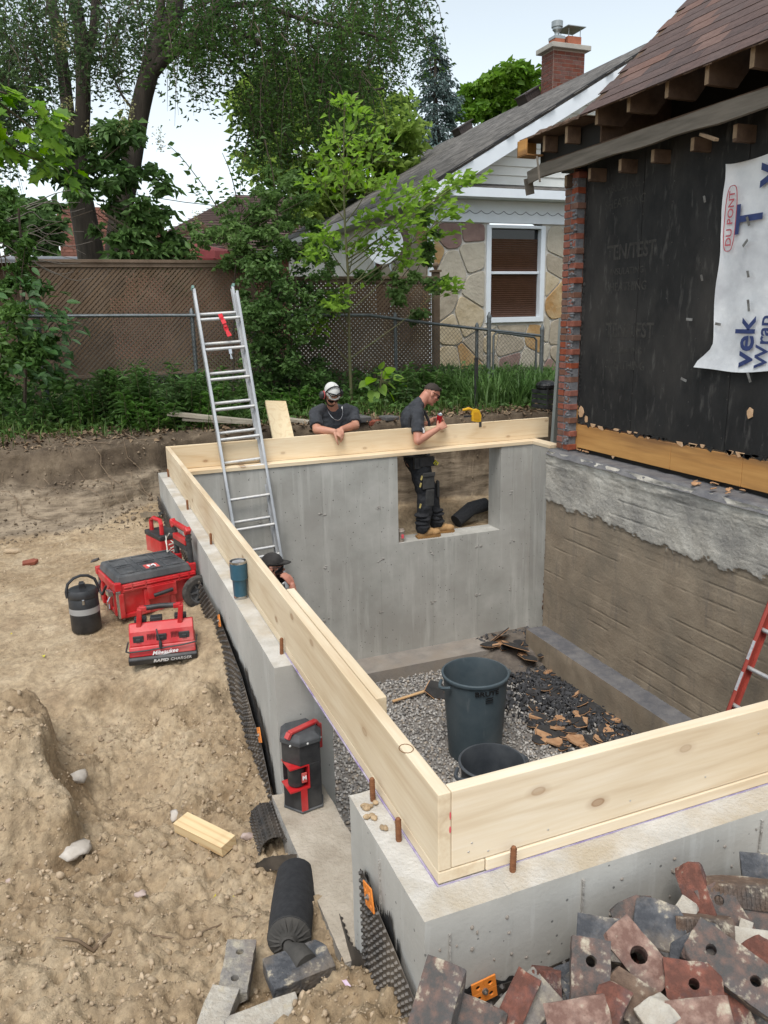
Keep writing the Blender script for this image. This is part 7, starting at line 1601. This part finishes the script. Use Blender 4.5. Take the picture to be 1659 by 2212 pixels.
# ---- odds and ends beyond the far wall
t = thing('takeaway_cup', 'clear plastic coffee cup with a red leaf mark on the window sill', 'cup', (2.455, 6.10, -.983)); CL = mat('clear_plastic', (.42, .36, .31), (.34, .28, .23), .25)
b = MB(); b.lathe([(.001, 0), (.031, 0), (.033, .01), (.041, .115), (.043, .118), (.043, .126), (.036, .13), (.034, .145), (.001, .147)], 22); b.build('cup', CL, t, smooth=True); b = MB(); b.prism([(-.018, -.02), (.018, -.02), (.012, 0), (.02, .014), (0, .034), (-.02, .014), (-.012, 0)], .002, frame((.002, -.0395, .065), (1, 0, 0), (0, -1, .08))); b.build('leaf_mark', RP, t)
YEL = mat('yellow_plastic', (.72, .42, .02), (.62, .34, .015), .45, 10); c = P(1030, 893, 1, 6.18); t = thing('spring_clamp', 'yellow plastic clamp gripping the far framing board', 'clamp', (c.x, 6.2, .276))
b = MB(); b.prism([(-.07, .0), (-.02, -.01), (.04, -.02), (.045, .06), (.02, .12), (-.02, .14), (-.075, .13), (-.08, .05)], .035, frame((.02, .02, .02), (1, 0, 0), (0, -1, 0))); b.build('jaw_body', YEL, t, bevel=.006)
b = MB(); b.tube([(-.05, .0, .15), (-.10, .0, .165), (-.17, .0, .155)], [.016, .018, .012], 8); b.build('trigger', YEL, t, smooth=True); b = MB(); b.bb((-.15, -.01, .07), (-.06, .012, .09)); b.bb((.03, -.025, -.05), (.06, .03, .01)); b.build('bar', BLK, t)
b = MB(); b.prism([(-.055, .02), (.02, .01), (.02, .06), (0, .10), (-.055, .10)], .003, frame((.02, -.0165, .02), (1, 0, 0), (0, -1, 0))); b.build('rib_panel', mat('yellow_dark', (.55, .28, .01)), t)
c = P(1028, 880, 1, 7.6); b = MB(); b.bb((-.022, -.015, -.3), (.022, .015, .66)); o = b.build('garden_stake', BLK, bevel=.004, loc=(c.x, 7.6, c.z)); tag(o, 'black stake standing behind the yellow clamp', 'stake')
b = MB(); b.bar(P(618, 975, 1, 6.36), P(595, 868, 1, 6.95), .235, .038, (0, -1, .4)); o = b.build('leaning_board', wood_mat('plank_pale', 2, (.72, .60, .40), (.66, .52, .33)), bevel=.003); tag(o, 'pale board leaning on the bank between the ladder and the man in the cap', 'board')
PLK = mat('old_plank', (.30, .26, .20), (.40, .36, .29), .9, 5, (.4, 4, 4), bump=.3)
for a, d, w, lab in (((362, 893), (560, 912), .07, 'old grey plank lying along the bank behind the ladder'), ((395, 905), (545, 913), .05, 'second plank under the grey plank behind the ladder'), ((600, 903), (668, 912), .06, 'short plank end behind the leaning pale board')):
    A = P(*a, 2, .33); B_ = P(*d, 2, .33); A = P(*a, 1, 7.25); B_ = P(*d, 1, 7.05); b = MB(); b.bar(A, B_, .12, w*.6); o = b.build('old_plank', PLK, bevel=.003); tag(o, lab, 'plank')
for x, y, m, s, lab in ((810, 913, BRK, (.22, .10, .06), 'red brick on the bank between the two men'), (770, 905, mat('slate', (.07, .07, .07), (.12, .115, .11), .9, 6, bump=.5), (.3, .2, .07), 'dark flat stone on the bank between the two men'), (840, 903, MATS['slate'], (.2, .16, .05), 'smaller dark stone beside the red brick on the bank')):
    p = P(x, y, 1, 7.0); b = MB(); b.box((0, 0, 0), s); o = b.build('bank_stone' if m is not BRK else 'brick', m, bevel=.012, loc=p, rot=(.06, .04, .3)); tag(o, lab, 'stone' if m is not BRK else 'brick')
p = P(1198, 922, 1, 6.75); b = MB(); b.bb((-.05, -.02, -.3), (.05, .02, 1.35)); o = b.build('grey_trim', mat('grey_green_trim', (.24, .26, .24), (.29, .31, .29), .6, 3), bevel=.002, loc=p, rot=(.02, .04, .5)); tag(o, 'tall grey green trim piece standing behind the brick corner', 'trim board')
p = P(1178, 915, 1, 7.2); t = thing('storage_crate', 'black slatted crate with a bag on top beside the fence corner', 'crate', p, rz=.2)
for k in range(7): b = MB(); b.bb((-.12, -.15, .02+k*.065), (.14, -.138, .07+k*.065)); b.bb((-.12, -.138, .02+k*.065), (-.108, .15, .07+k*.065)); b.build('slat', BLK, t)
for x in (-.12, .01, .13): b = MB(); b.bb((x-.012, -.155, 0), (x+.012, -.14, .48)); b.build('upright', BLK, t)
b = MB(); b.ell((0, 0, .50), (.15, .15, .08), 12, 7); bg = b.build('bag', mat('black_bag', (.012, .012, .013), None, .25, bump=.8, bscale=12, bdist=.03), t, smooth=True)
# crumbs on the old wall ledge
r = random.Random(99)
for k in range(16):
    p = P(1500+r.uniform(0, 120), 1036+r.uniform(0, 30), 2, .03) if k < 11 else P(1250+r.uniform(-8, 40), 975+r.uniform(-4, 3), 2, .03); p.x = min(p.x, 4.22); b = MB(); s = r.uniform(.015, .045); b.prism([(s*r.uniform(.5, 1)*math.cos(a), s*r.uniform(.5, 1)*math.sin(a)) for a in [2*pi*j/6 for j in range(6)]], .008); o = b.build('board_crumb', SCT, loc=p, rot=(r.uniform(-.5, .5), r.uniform(-.5, .5), 0)); tag(o, 'tan crumb of torn board on the old wall top at the house corner' if k >= 11 else 'tan crumb of torn board on the old wall top under the golden timber', 'scrap', 'board crumbs on the old wall')
# ================================================================== people
SKIN = mat('skin', (.46, .225, .145), (.52, .27, .185), .55, 9, c3=(.42, .17, .11)); SKINR = mat('skin_ruddy', (.46, .20, .135), (.52, .26, .18), .55, 9, c3=(.42, .16, .11))
SHIRT = mat('charcoal_shirt', (.030, .033, .039), (.045, .048, .055), .95, 8, bump=.5, bscale=14, bdist=.02); TROU = mat('black_work_trousers', (.010, .011, .014), (.022, .023, .026), .9, 9, bump=.5, bscale=18, bdist=.015); POCK = mat('grey_pocket', (.030, .030, .030), (.05, .05, .048), .95, 20)
HAIR = mat('dark_hair', (.022, .015, .011), (.04, .028, .02), .8, 90, bump=.6, bscale=260, bdist=.002); GLS = mat('sunglasses', (.006, .006, .008), None, .12); BOOT = mat('tan_boot', (.40, .23, .095), (.46, .28, .13), .9, 14, bump=.2, bscale=60); SOLE = mat('gum_sole', (.28, .15, .05), None, .8)
def cap_chain(mb, pts, rs, flat=1.0):
    pts = [Vector(p) for p in pts]
    for i, p in enumerate(pts): mb.ell(p, (rs[i],)*3, 14, 9)
    for i in range(len(pts)-1): mb.tube([pts[i], pts[i+1]], [rs[i], rs[i+1]], 14)
def basis(f, u):
    f = Vector(f).normalized(); u = Vector(u); u = (u-f*u.dot(f)).normalized(); s = f.cross(u); return Matrix((s, f, u)).transposed()
def head(mb, C, B):
    L = lambda x, y, z: Vector(C)+B @ Vector((x, y, z)); e = lambda c, r: mb.ell(L(*c), r, 16, 11, B)
    e((0, -.004, .028), (.075, .095, .090)); e((0, .022, -.030), (.060, .074, .088)); e((0, .034, -.078), (.048, .050, .036)); e((0, .072, -.098), (.026, .022, .018))
    mb.tube([L(0, .088, .018), L(0, .104, -.012), L(0, .112, -.028)], [.009, .011, .0145], 10); mb.ell(L(.010, .100, -.032), (.009, .009, .008), 8, 6); mb.ell(L(-.010, .100, -.032), (.009, .009, .008), 8, 6)
    e((0, .080, .032), (.050, .014, .011)); e((0, .088, -.055), (.025, .011, .006)); e((0, .087, -.067), (.021, .012, .007))
    for s in (-1, 1): e((s*.046, .058, -.02), (.020, .022, .020)); e((s*.076, -.006, -.008), (.010, .020, .033)); e((s*.03, .078, .012), (.016, .01, .010))
def hand(mb, W, d, n, side, curl=.5, spread=1., sc=1.):
    W = Vector(W); d = Vector(d).normalized(); n = Vector(n); n = (n-d*n.dot(d)).normalized(); s = d.cross(n)*side; R = Matrix((s, d, n)).transposed()
    mb.ell(W+d*.045*sc, (.040*sc, .052*sc, .0165*sc), 14, 9, R); mb.ell(W+d*.07*sc, (.041*sc, .028*sc, .015*sc), 12, 8, R)
    for k, (o, l) in enumerate(((.031, .066), (.0105, .076), (-.0105, .071), (-.031, .055))):
        p = W+d*.082*sc+s*o*sc; dd = (d+s*o*1.6*spread).normalized(); pts = [p-dd*.02*sc, p]; a = 0
        for q, f in enumerate((.42, .32, .26)): a += curl*(.75 if q == 0 else 1.); p = p+(dd*math.cos(a)-n*math.sin(a))*l*f*sc; pts.append(p)
        cap_chain(mb, pts, [.0105*sc, .0102*sc, .0095*sc, .0085*sc, .0072*sc])
    p = W+d*.018*sc+s*.026*sc; cap_chain(mb, [p, p+(d*.55+s*.6-n*.25)*.045*sc, p+(d*.85+s*.75-n*.5)*.066*sc, p+(d*1.1+s*.70-n*.8)*.080*sc], [.017*sc, .0125*sc, .0105*sc, .008*sc])
def fuse(mb, name, m, parent, vox=.0055, it=5, fold=0.):
    o = mb.build(name, m, parent, True, smooth=True, fix=False); r = o.modifiers.new('Remesh', 'REMESH'); r.mode = 'VOXEL'; r.voxel_size = vox; r.use_smooth_shade = True
    s = o.modifiers.new('Smooth', 'SMOOTH'); s.factor = .5; s.iterations = it
    if fold:
        t = bpy.data.textures.get('cloth_folds') or bpy.data.textures.new('cloth_folds', 'CLOUDS'); t.noise_scale = .075; t.noise_depth = 2; t.noise_basis = 'IMPROVED_PERLIN'
        d = o.modifiers.new('Folds', 'DISPLACE'); d.texture = t; d.texture_coords = 'LOCAL'; d.strength = fold; d.mid_level = .5
    return o
def dome(mb, C, B, r, off, cut, lo=-.3, nu=24, nv=14):
    """shell over the skull: keep where cut(x, y, z) holds"""
    vs = []; keep = []
    for i in range(nv+1):
        th = pi*.72*i/nv
        for j in range(nu): a = 2*pi*j/nu; p = Vector((r[0]*math.sin(th)*math.cos(a), r[1]*math.sin(th)*math.sin(a), r[2]*math.cos(th)))+Vector(off); vs.append(Vector(C)+B @ p); keep.append(cut(*p))
    fs = [(i*nu+j, i*nu+(j+1) % nu, (i+1)*nu+(j+1) % nu, (i+1)*nu+j) for i in range(nv) for j in range(nu)]
    mb.add(vs, [f for f in fs if all(keep[k] for k in f)])
def glasses(C, B, parent, name='sunglasses'):
    b = MB(); L = lambda x, y, z: Vector(C)+B @ Vector((x, y, z))
    for s in (-1, 1):
        b.add([L(s*.006, .103, .022), L(s*.04, .098, .024), L(s*.066, .074, .018), L(s*.064, .072, -.006), L(s*.038, .096, -.016), L(s*.010, .103, -.010)], [(0, 1, 4, 5), (1, 2, 3, 4)]); b.tube([L(s*.066, .074, .015), L(s*.079, .03, .014), L(s*.082, -.02, .010)], .0035, 6)
    b.tube([L(-.01, .104, .012), L(.01, .104, .012)], .004, 6)
    o = b.build(name, GLS, parent, True); o.modifiers.new('S', 'SOLIDIFY').thickness = .003; return o
def boot(b, s_, A, toe, up=(0, 0, 1)):
    A = Vector(A); toe = Vector(toe); d = (toe-A); d.z = 0; d.normalize(); w = Vector((-d.y, d.x, 0)); R = Matrix((w, d, Vector((0, 0, 1)))).transposed()
    z0 = min(A.z, toe.z)-.085 if False else toe.z
    b.ell(A+Vector((0, 0, -.03)), (.052, .062, .10), 14, 9, R); b.ell(Vector((A.x, A.y, toe.z+.045))+d*.06, (.048, .11, .05), 14, 9, R); b.ell(Vector((A.x, A.y, toe.z+.035))+d*.15, (.047, .07, .042), 14, 9, R)
    pl = [(-.044, -.07), (.044, -.07), (.048, .04), (.052, .14), (.03, .215), (-.03, .215), (-.052, .14), (-.048, .04)]
    M = R.to_4x4(); M.translation = Vector((A.x, A.y, toe.z-.012)); s_.prism(pl, .024, M)
    for k in range(9): s_.box(M @ Vector((0, -.055+.03*k, -.002)), (.10, .016, .012), R)

# ---- A: leaning on the far board
HA = P(716, 851, 1, 6.30); BA = basis((.06, -.68, -.72), (.02, -.72, .69)); A = thing('person', 'man in charcoal t-shirt and backwards white cap leaning on the far board', 'person', (1.83, 6.6, -.97))
WA = P(722, 938, 1, 6.155); WA2 = P(722, 940, 1, 6.20)
nb0 = Vector((1.83, 6.45, .50)); sA = Vector((1.625, 6.46, .475)); sB = Vector((2.055, 6.46, .455)); eA = Vector((1.585, 6.30, .318)); eB = Vector((2.03, 6.33, .325))
wA = Vector((1.735, 6.165, .305)); wB = Vector((1.83, 6.20, .318))
b = MB(); head(b, HA, BA); cap_chain(b, [nb0-Vector((0, 0, .02)), Vector(HA)+BA @ Vector((0, -.03, -.05))], [.062, .055]); b.ell((1.84, 6.50, .36), (.20, .11, .17)); cap_chain(b, [(1.84, 6.53, .2), (1.84, 6.6, -.05)], [.14, .14])
cap_chain(b, [sA, eA], [.058, .048]); cap_chain(b, [eA, eA.lerp(wA, .35), wA], [.050, .046, .030]); cap_chain(b, [sB, eB], [.058, .048]); cap_chain(b, [eB, eB.lerp(wB, .35), wB], [.050, .046, .030])
for s in (-1, 1): cap_chain(b, [(1.84+s*.10, 6.6, -.08), (1.84+s*.11, 6.58, -.5), (1.84+s*.11, 6.62, -.9)], [.085, .06, .045])
hand(b, wA, (.78, -.42, -.50), (.10, -.55, .80), 1, .75, .4); hand(b, wB, (-.86, -.50, -.35), (-.05, -.6, .8), -1, .9, .4)
fuse(b, 'body', SKIN, A, .005, 4)
b = MB(); b.ell((1.84, 6.50, .36), (.225, .135, .20)); b.ell((1.84, 6.47, .45), (.20, .10, .10)); cap_chain(b, [(1.84, 6.52, .25), (1.84, 6.58, .0), (1.84, 6.6, -.12)], [.165, .165, .165]); 
for s_, e_ in ((sA, eA), (sB, eB)): cap_chain(b, [s_+Vector((.07 if s_ is sA else -.07, .0, .025)), s_, s_.lerp(e_, .55)], [.074, .071, .066]); b.tube([s_.lerp(e_, .3), s_.lerp(e_, .80)], [.068, .074], 16)
fuse(b, 'shirt', SHIRT, A, .007, 6, .045)
b = MB()
for s in (-1, 1): cap_chain(b, [(1.84+s*.10, 6.6, -.10), (1.84+s*.11, 6.58, -.5), (1.84+s*.11, 6.62, -.86)], [.115, .085, .075])
fuse(b, 'trousers', TROU, A, .01, 6)
b = MB(); s2 = MB()
for s in (-1, 1): boot(b, s2, (1.84+s*.11, 6.62, -.86), (1.84+s*.11, 6.5, -.955))
fuse(b, 'boots', BOOT, A, .008, 4); s2.build('sole', SOLE, A, True)
CAPW = mat('white_cap', (.62, .62, .60), (.48, .475, .45), .9, 9)
b = MB(); dome(b, HA, BA, (.083, .104, .092), (0, -.003, .040), lambda x, y, z: z > .034-.10*max(0, -y) and not (y > .07 and abs(x) < .036 and z < .078)); o = b.build('cap', CAPW, A, True, smooth=True); o.modifiers.new('S', 'SOLIDIFY').thickness = .004
L = lambda x, y, z: Vector(HA)+BA @ Vector((x, y, z))
b = MB(); b.tube([L(-.060, .072, .040), L(-.035, .093, .034), L(0, .102, .032), L(.035, .093, .034), L(.060, .072, .040)], .009, 6); b.build('cap_strap', CAPW, A, True, smooth=True)
b = MB(); b.tube([L(.085*math.cos(t), .02, .05+.095*math.sin(t)) for t in [pi*k/12 for k in range(13)]], .007, 6); b.build('headband', BLK, A, True, smooth=True)
for s in (-1, 1):
    b = MB(); b.ell(L(s*.108, -.002, -.005), (.026, .040, .050), 14, 9, BA); b.build('ear_defender', BLK, A, True, smooth=True)
    b = MB(); b.ell(L(s*.088, -.002, -.005), (.010, .042, .052), 14, 9, BA); b.build('ear_cushion', mat('pink_cushion', (.50, .10, .10), None, .6), A, True, smooth=True)
b = MB()
for s in (-1, 1): b.tube([L(s*.005, .096, .095), L(s*.04, .088, .105), L(s*.072, .06, .098), L(s*.078, .035, .085), L(s*.05, .088, .080), L(s*.012, .101, .078), L(s*.005, .096, .095)], .0045, 6)
b.tube([L(-.075, .06, .10), L(0, .098, .104), L(.075, .06, .10)], .005, 6); b.build('goggles', GLS, A, True, smooth=True)
glasses(Vector(HA)+BA @ Vector((0, .003, -.004)), BA, A)
b = MB(); b.ell(L(0, .071, -.098), (.030, .024, .020), 12, 8, BA); b.ell(L(0, .092, -.048), (.026, .010, .005), 10, 6, BA)
for s in (-1, 1): b.tube([L(s*.070, .02, -.01), L(s*.064, .028, -.05), L(s*.048, .048, -.086), L(s*.02, .070, -.106)], [.008, .010, .011, .012], 8)
fuse(b, 'beard', HAIR, A, .004, 2)
b = MB(); b.tube([nb0+Vector((.085*math.cos(t), -.03-.10*abs(math.sin(t)), .03-.13*abs(math.sin(t)))) for t in [pi+pi*k/14 for k in range(15)]], .0035, 5); b.build('necklace', STL, A, True, smooth=True)

# ---- B: standing on the window sill, reading a can
HB_ = P(931, 850, 1, 6.33); BB = basis((.83, -.10, -.56), (.56, 0, .83)); Bp = thing('person', 'short-haired man in black work trousers standing on the window sill with a red can', 'person', (2.8, 6.24, -.985))
SZ = -.985; hip = Vector((2.76, 6.37, -.10)); nk = Vector((2.815, 6.36, .53)); sR = Vector((2.715, 6.20, .415)); sL = Vector((2.74, 6.44, .425)); eR = P(903, 952, 1, 6.075); eL = Vector((2.85, 6.46, .20)); wR = P(946, 926, 1, 6.085); wL = Vector((2.96, 6.31, .33))
kR = Vector((2.80, 6.19, -.50)); kL = Vector((2.92, 6.33, -.48)); aR = Vector((2.735, 6.14, -.885)); aL = Vector((2.965, 6.25, -.875))
canp = P(949, 905, 1, 6.19)
b = MB(); head(b, HB_, BB); cap_chain(b, [nk-Vector((0, 0, .03)), Vector(HB_)+BB @ Vector((0, -.035, -.045))], [.066, .058]); b.ell((2.73, 6.38, .3), (.10, .14, .2)); cap_chain(b, [(2.74, 6.39, .2), hip], [.12, .13])
cap_chain(b, [sR, eR], [.060, .050]); cap_chain(b, [eR, eR.lerp(wR, .35), wR], [.050, .046, .030]); cap_chain(b, [sL, eL], [.058, .048]); cap_chain(b, [eL, eL.lerp(wL, .35), wL], [.048, .044, .030])
cap_chain(b, [(2.77, 6.28, -.14), kR, aR], [.07, .05, .045]); cap_chain(b, [(2.78, 6.42, -.14), kL, aL], [.07, .06, .045])
hand(b, wR, (.86, .18, .36), (-.35, -.80, .3), -1, .42, .6); hand(b, wL, (.75, -.5, .15), (.1, .6, .7), 1, .6, .5)
fuse(b, 'body', SKINR, Bp, .005, 4)
b = MB(); b.ell((2.725, 6.375, .33), (.128, .165, .18)); b.ell((2.745, 6.34, .43), (.10, .17, .085)); cap_chain(b, [(2.76, 6.34, .47), nk+Vector((-.005, 0, -.01))], [.09, .074]); cap_chain(b, [(2.735, 6.40, .22), (2.745, 6.40, .06), (2.76, 6.38, -.06)], [.136, .13, .138])
for s_, e_ in ((sR, eR), (sL, eL)): cap_chain(b, [s_, s_.lerp(e_, .52)], [.080, .070]); b.tube([s_.lerp(e_, .3), s_.lerp(e_, .70)], [.074, .073], 16)
fuse(b, 'shirt', SHIRT, Bp, .007, 6, .035)
b = MB(); b.ell((2.76, 6.36, -.10), (.135, .165, .10)); cap_chain(b, [(2.77, 6.27, -.14), (2.785, 6.235, -.32), kR, kR.lerp(aR, .55)+Vector((.01, 0, 0)), aR+Vector((0, 0, .02))], [.128, .118, .092, .084, .080]); cap_chain(b, [(2.78, 6.42, -.14), kL, kL.lerp(aL, .55), aL+Vector((0, 0, .02))], [.125, .09, .083, .078])
for (c, k) in ((aR, 4), (aL, 4)):
    for q in range(k): b.ell(c+Vector((.01*(-1)**q, 0, .03+.045*q)), (.086, .086, .022), 14, 7)
fuse(b, 'trousers', TROU, Bp, .007, 4, .04)
b = MB(); b.box((2.80, 6.105, -.33), (.15, .03, .17), rotm(.1)); b.box((2.80, 6.09, -.25), (.16, .02, .05), rotm(.1)); b.build('pocket', POCK, Bp, True, bevel=.012)
b = MB(); b.box((2.815, 6.105, -.52), (.11, .03, .20), rotm(.1, 0, .05)); b.build('knee_pad', POCK, Bp, True, bevel=.014); b = MB(); b.box((2.985, 6.25, -.46), (.03, .10, .19), rotm(-.3)); b.build('knee_pad', POCK, Bp, True, bevel=.012)
b = MB(); b.tube([(2.76+.145*math.cos(t), 6.36+.17*math.sin(t), -.06) for t in [2*pi*k/24 for k in range(25)]], .02, 6); b.box((2.80, 6.15, -.11), (.18, .05, .11)); b.box((2.69, 6.165, -.12), (.08, .05, .13)); b.build('tool_belt', BLK, Bp, True, bevel=.008)
b = MB(); b.lathe([(.001, 0), (.032, 0), (.034, .006), (.034, .03), (.03, .036), (.001, .036)], 4, frame((2.90, 6.14, -.13), (1, 0, 0), (.1, -1, 0))); b.build('tape_measure', mat('tape_yellow', (.60, .52, .02), (.05, .05, .04), .5, 60, contrast=(.48, .52)), Bp, True)
for (x, z) in ((2.70, -.36), (2.695, -.60), (2.715, -.28)): b = MB(); b.box((x, 6.10, z), (.012, .02, .05), rotm(0, 0, .3)); b.build('zip_pull', mat('tan_tab', (.45, .36, .12)), Bp, True)
b = MB()
for y in (6.20, 6.38): b.tube([(2.66, y, .0), (2.615, y, .2), (2.625, y, .38), (2.70, y, .475), (2.80, y, .45), (2.855, y, .33), (2.87, y, .1)], [.016]*7, 6)
b.build('braces', mat('black_strap', (.014, .014, .016), None, .9), Bp, True, smooth=True)
b = MB(); s2 = MB(); boot(b, s2, aR, (2.93, 6.125, SZ+.016)); fuse(b, 'boot', BOOT, Bp, .006, 3); s2.build('sole', SOLE, Bp, True)
b = MB(); s2 = MB(); boot(b, s2, aL, (3.17, 6.22, SZ+.016)); fuse(b, 'boot', BOOT, Bp, .006, 3); s2.build('sole', SOLE, Bp, True)
b = MB(); dome(b, HB_, BB, (.0765, .0965, .0915), (0, -.004, .028), lambda x, y, z: z > .030+.045*max(0, y/.1)-.035*max(0, -y/.1), nu=40, nv=26); o = b.build('hair', HAIR, Bp, True, smooth=True); o.modifiers.new('S', 'SOLIDIFY').thickness = .002
b = MB(); Lb = lambda x, y, z: Vector(HB_)+BB @ Vector((x, y, z)); b.ell(Lb(0, .066, .095), (.046, .026, .016), 12, 8, BB); b.build('fringe', HAIR, Bp, True, smooth=True)
glasses(HB_, BB, Bp)
b = MB(); w_ = eR.lerp(sR, .42); b.prism([(-.012, -.03), (.012, -.028), (.016, 0), (.006, .012), (.012, .03), (-.006, .022), (-.02, .03), (-.008, .005)], .003, frame(w_+Vector((.04, -.066, .0)), (1, .35, 0), (.35, -1, .1))); b.build('sleeve_mark', WHITE, Bp, True)
ct = thing('drink_can', 'red drink can held in both hands by the man on the window sill', 'can', canp); M = basis((.75, -.5, -.2), (-.55, -.05, .83)).to_4x4()
b = MB(); b.lathe([(.025, -.062), (.032, -.054), (.033, .0), (.033, .045), (.026, .06)], 20, M); b.build('can', mat('red_can', (.50, .02, .03), (.40, .015, .02), .3, 10, metal=.3), ct, smooth=True); b = MB(); b.lathe([(.0265, .0595), (.027, .063), (.022, .061), (.001, .060)], 20, M); b.build('can_top', STL, ct); b = MB(); b.box(M @ Vector((.0, -.0335, .0)), (.03, .002, .05), M.to_3x3()); b.build('can_print', WHITE, ct)

# ---- C: on the phone down in the pit
HC = P(588, 1224, 1, 5.08); BC = basis((.93, -.30, -.12), (.10, 0, 1)); Cp = thing('person', 'man in a dark cap down in the pit holding a phone to his face', 'person', (.77, 5.1, FZ))
nk = Vector(HC)+Vector((-.04, .0, -.21)); sR = nk+Vector((-.02, -.19, -.06)); sL = nk+Vector((0, .19, -.06)); wR = P(631, 1264, 1, 4.90); eR = Vector((.88, 4.80, wR.z-.27)); eL = sL+Vector((.02, .04, -.30)); wL = eL+Vector((.12, -.05, -.22)); hip = nk+Vector((.0, .02, -.58)); Fz = FZ+.02
b = MB(); head(b, HC, BC); cap_chain(b, [nk, Vector(HC)+BC @ Vector((0, -.03, -.06))], [.062, .056]); b.ell(nk+Vector((0, 0, -.2)), (.12, .17, .2)); cap_chain(b, [nk+Vector((0, 0, -.3)), hip], [.12, .13])
cap_chain(b, [sR, eR], [.058, .048]); cap_chain(b, [eR, wR], [.048, .030]); cap_chain(b, [sL, eL, wL], [.058, .046, .030])
for s in (-1, 1): h = hip+Vector((0, s*.10, -.05)); cap_chain(b, [h, Vector((h.x, h.y, (h.z+Fz)/2)), Vector((h.x, h.y, Fz+.08))], [.09, .06, .045])
hand(b, wR, (-.45, .30, .85), (.6, -.75, .2), 1, .42, .6); hand(b, wL, (.2, 0, -1), (0, 1, 0), -1, .3)
fuse(b, 'body', SKINR, Cp, .005, 4)
b = MB(); b.ell(nk+Vector((0, 0, -.19)), (.14, .195, .21)); cap_chain(b, [nk+Vector((0, 0, -.25)), hip], [.145, .15])
for s_, e_ in ((sR, eR), (sL, eL)): cap_chain(b, [s_, s_.lerp(e_, .6)], [.08, .07])
fuse(b, 'shirt', SHIRT, Cp, .01, 5)
b = MB(); b.ell(hip+Vector((0, 0, -.05)), (.14, .175, .10))
for s in (-1, 1): h = hip+Vector((0, s*.10, -.08)); cap_chain(b, [h, Vector((h.x, h.y, (h.z+Fz)/2)), Vector((h.x, h.y, Fz+.10))], [.12, .09, .08])
fuse(b, 'trousers', TROU, Cp, .01, 5)
b = MB(); s2 = MB()
for s in (-1, 1): boot(b, s2, (hip.x, hip.y+s*.10, Fz+.10), (hip.x+.2, hip.y+s*.1, Fz+.012))
fuse(b, 'boots', BOOT, Cp, .008, 3); s2.build('sole', SOLE, Cp, True)
CAPD = mat('dark_cap', (.022, .020, .019), (.045, .042, .04), .9, 12); b = MB(); dome(b, HC, BC, (.084, .106, .100), (0, -.003, .034), lambda x, y, z: z > .022-.06*max(0, -y/.1)); o = b.build('cap', CAPD, Cp, True, smooth=True); o.modifiers.new('S', 'SOLIDIFY').thickness = .004
b = MB(); Lc = lambda x, y, z: Vector(HC)+BC @ Vector((x, y, z)); n = 12; vs = []
for rr, zz in ((0, .045), (.5, .052), (1, .046)):
    for k in range(n+1): a = pi*k/n; x = .078*math.cos(a)*(1-.08*rr); y = .04+.055*math.sin(a)+rr*.075*math.sin(a)**.7; vs.append(Lc(x, y, zz+.012*math.sin(a)-.01*rr*abs(math.cos(a))))
b.add(vs, [(r_*(n+1)+k, r_*(n+1)+k+1, (r_+1)*(n+1)+k+1, (r_+1)*(n+1)+k) for r_ in range(2) for k in range(n)]); o = b.build('cap_peak', CAPD, Cp, True, smooth=True); o.modifiers.new('S', 'SOLIDIFY').thickness = .005
glasses(HC, BC, Cp, 'eyeglasses')
b = MB(); b.ell(Lc(0, -.02, -.01), (.077, .085, .05), 14, 8, BC); b.build('hair', HAIR, Cp, True, smooth=True)
pp_ = P(606, 1244, 1, 4.97); b = MB(); o = MB().box((0, 0, 0), (.078, .010, .155)).build('phone', mat('black_phone', (.008, .008, .01), None, .2), bevel=.004, loc=pp_, rot=(.1, -.45, .35)); tag(o, 'black phone held to the ear of the man in the dark cap', 'phone')
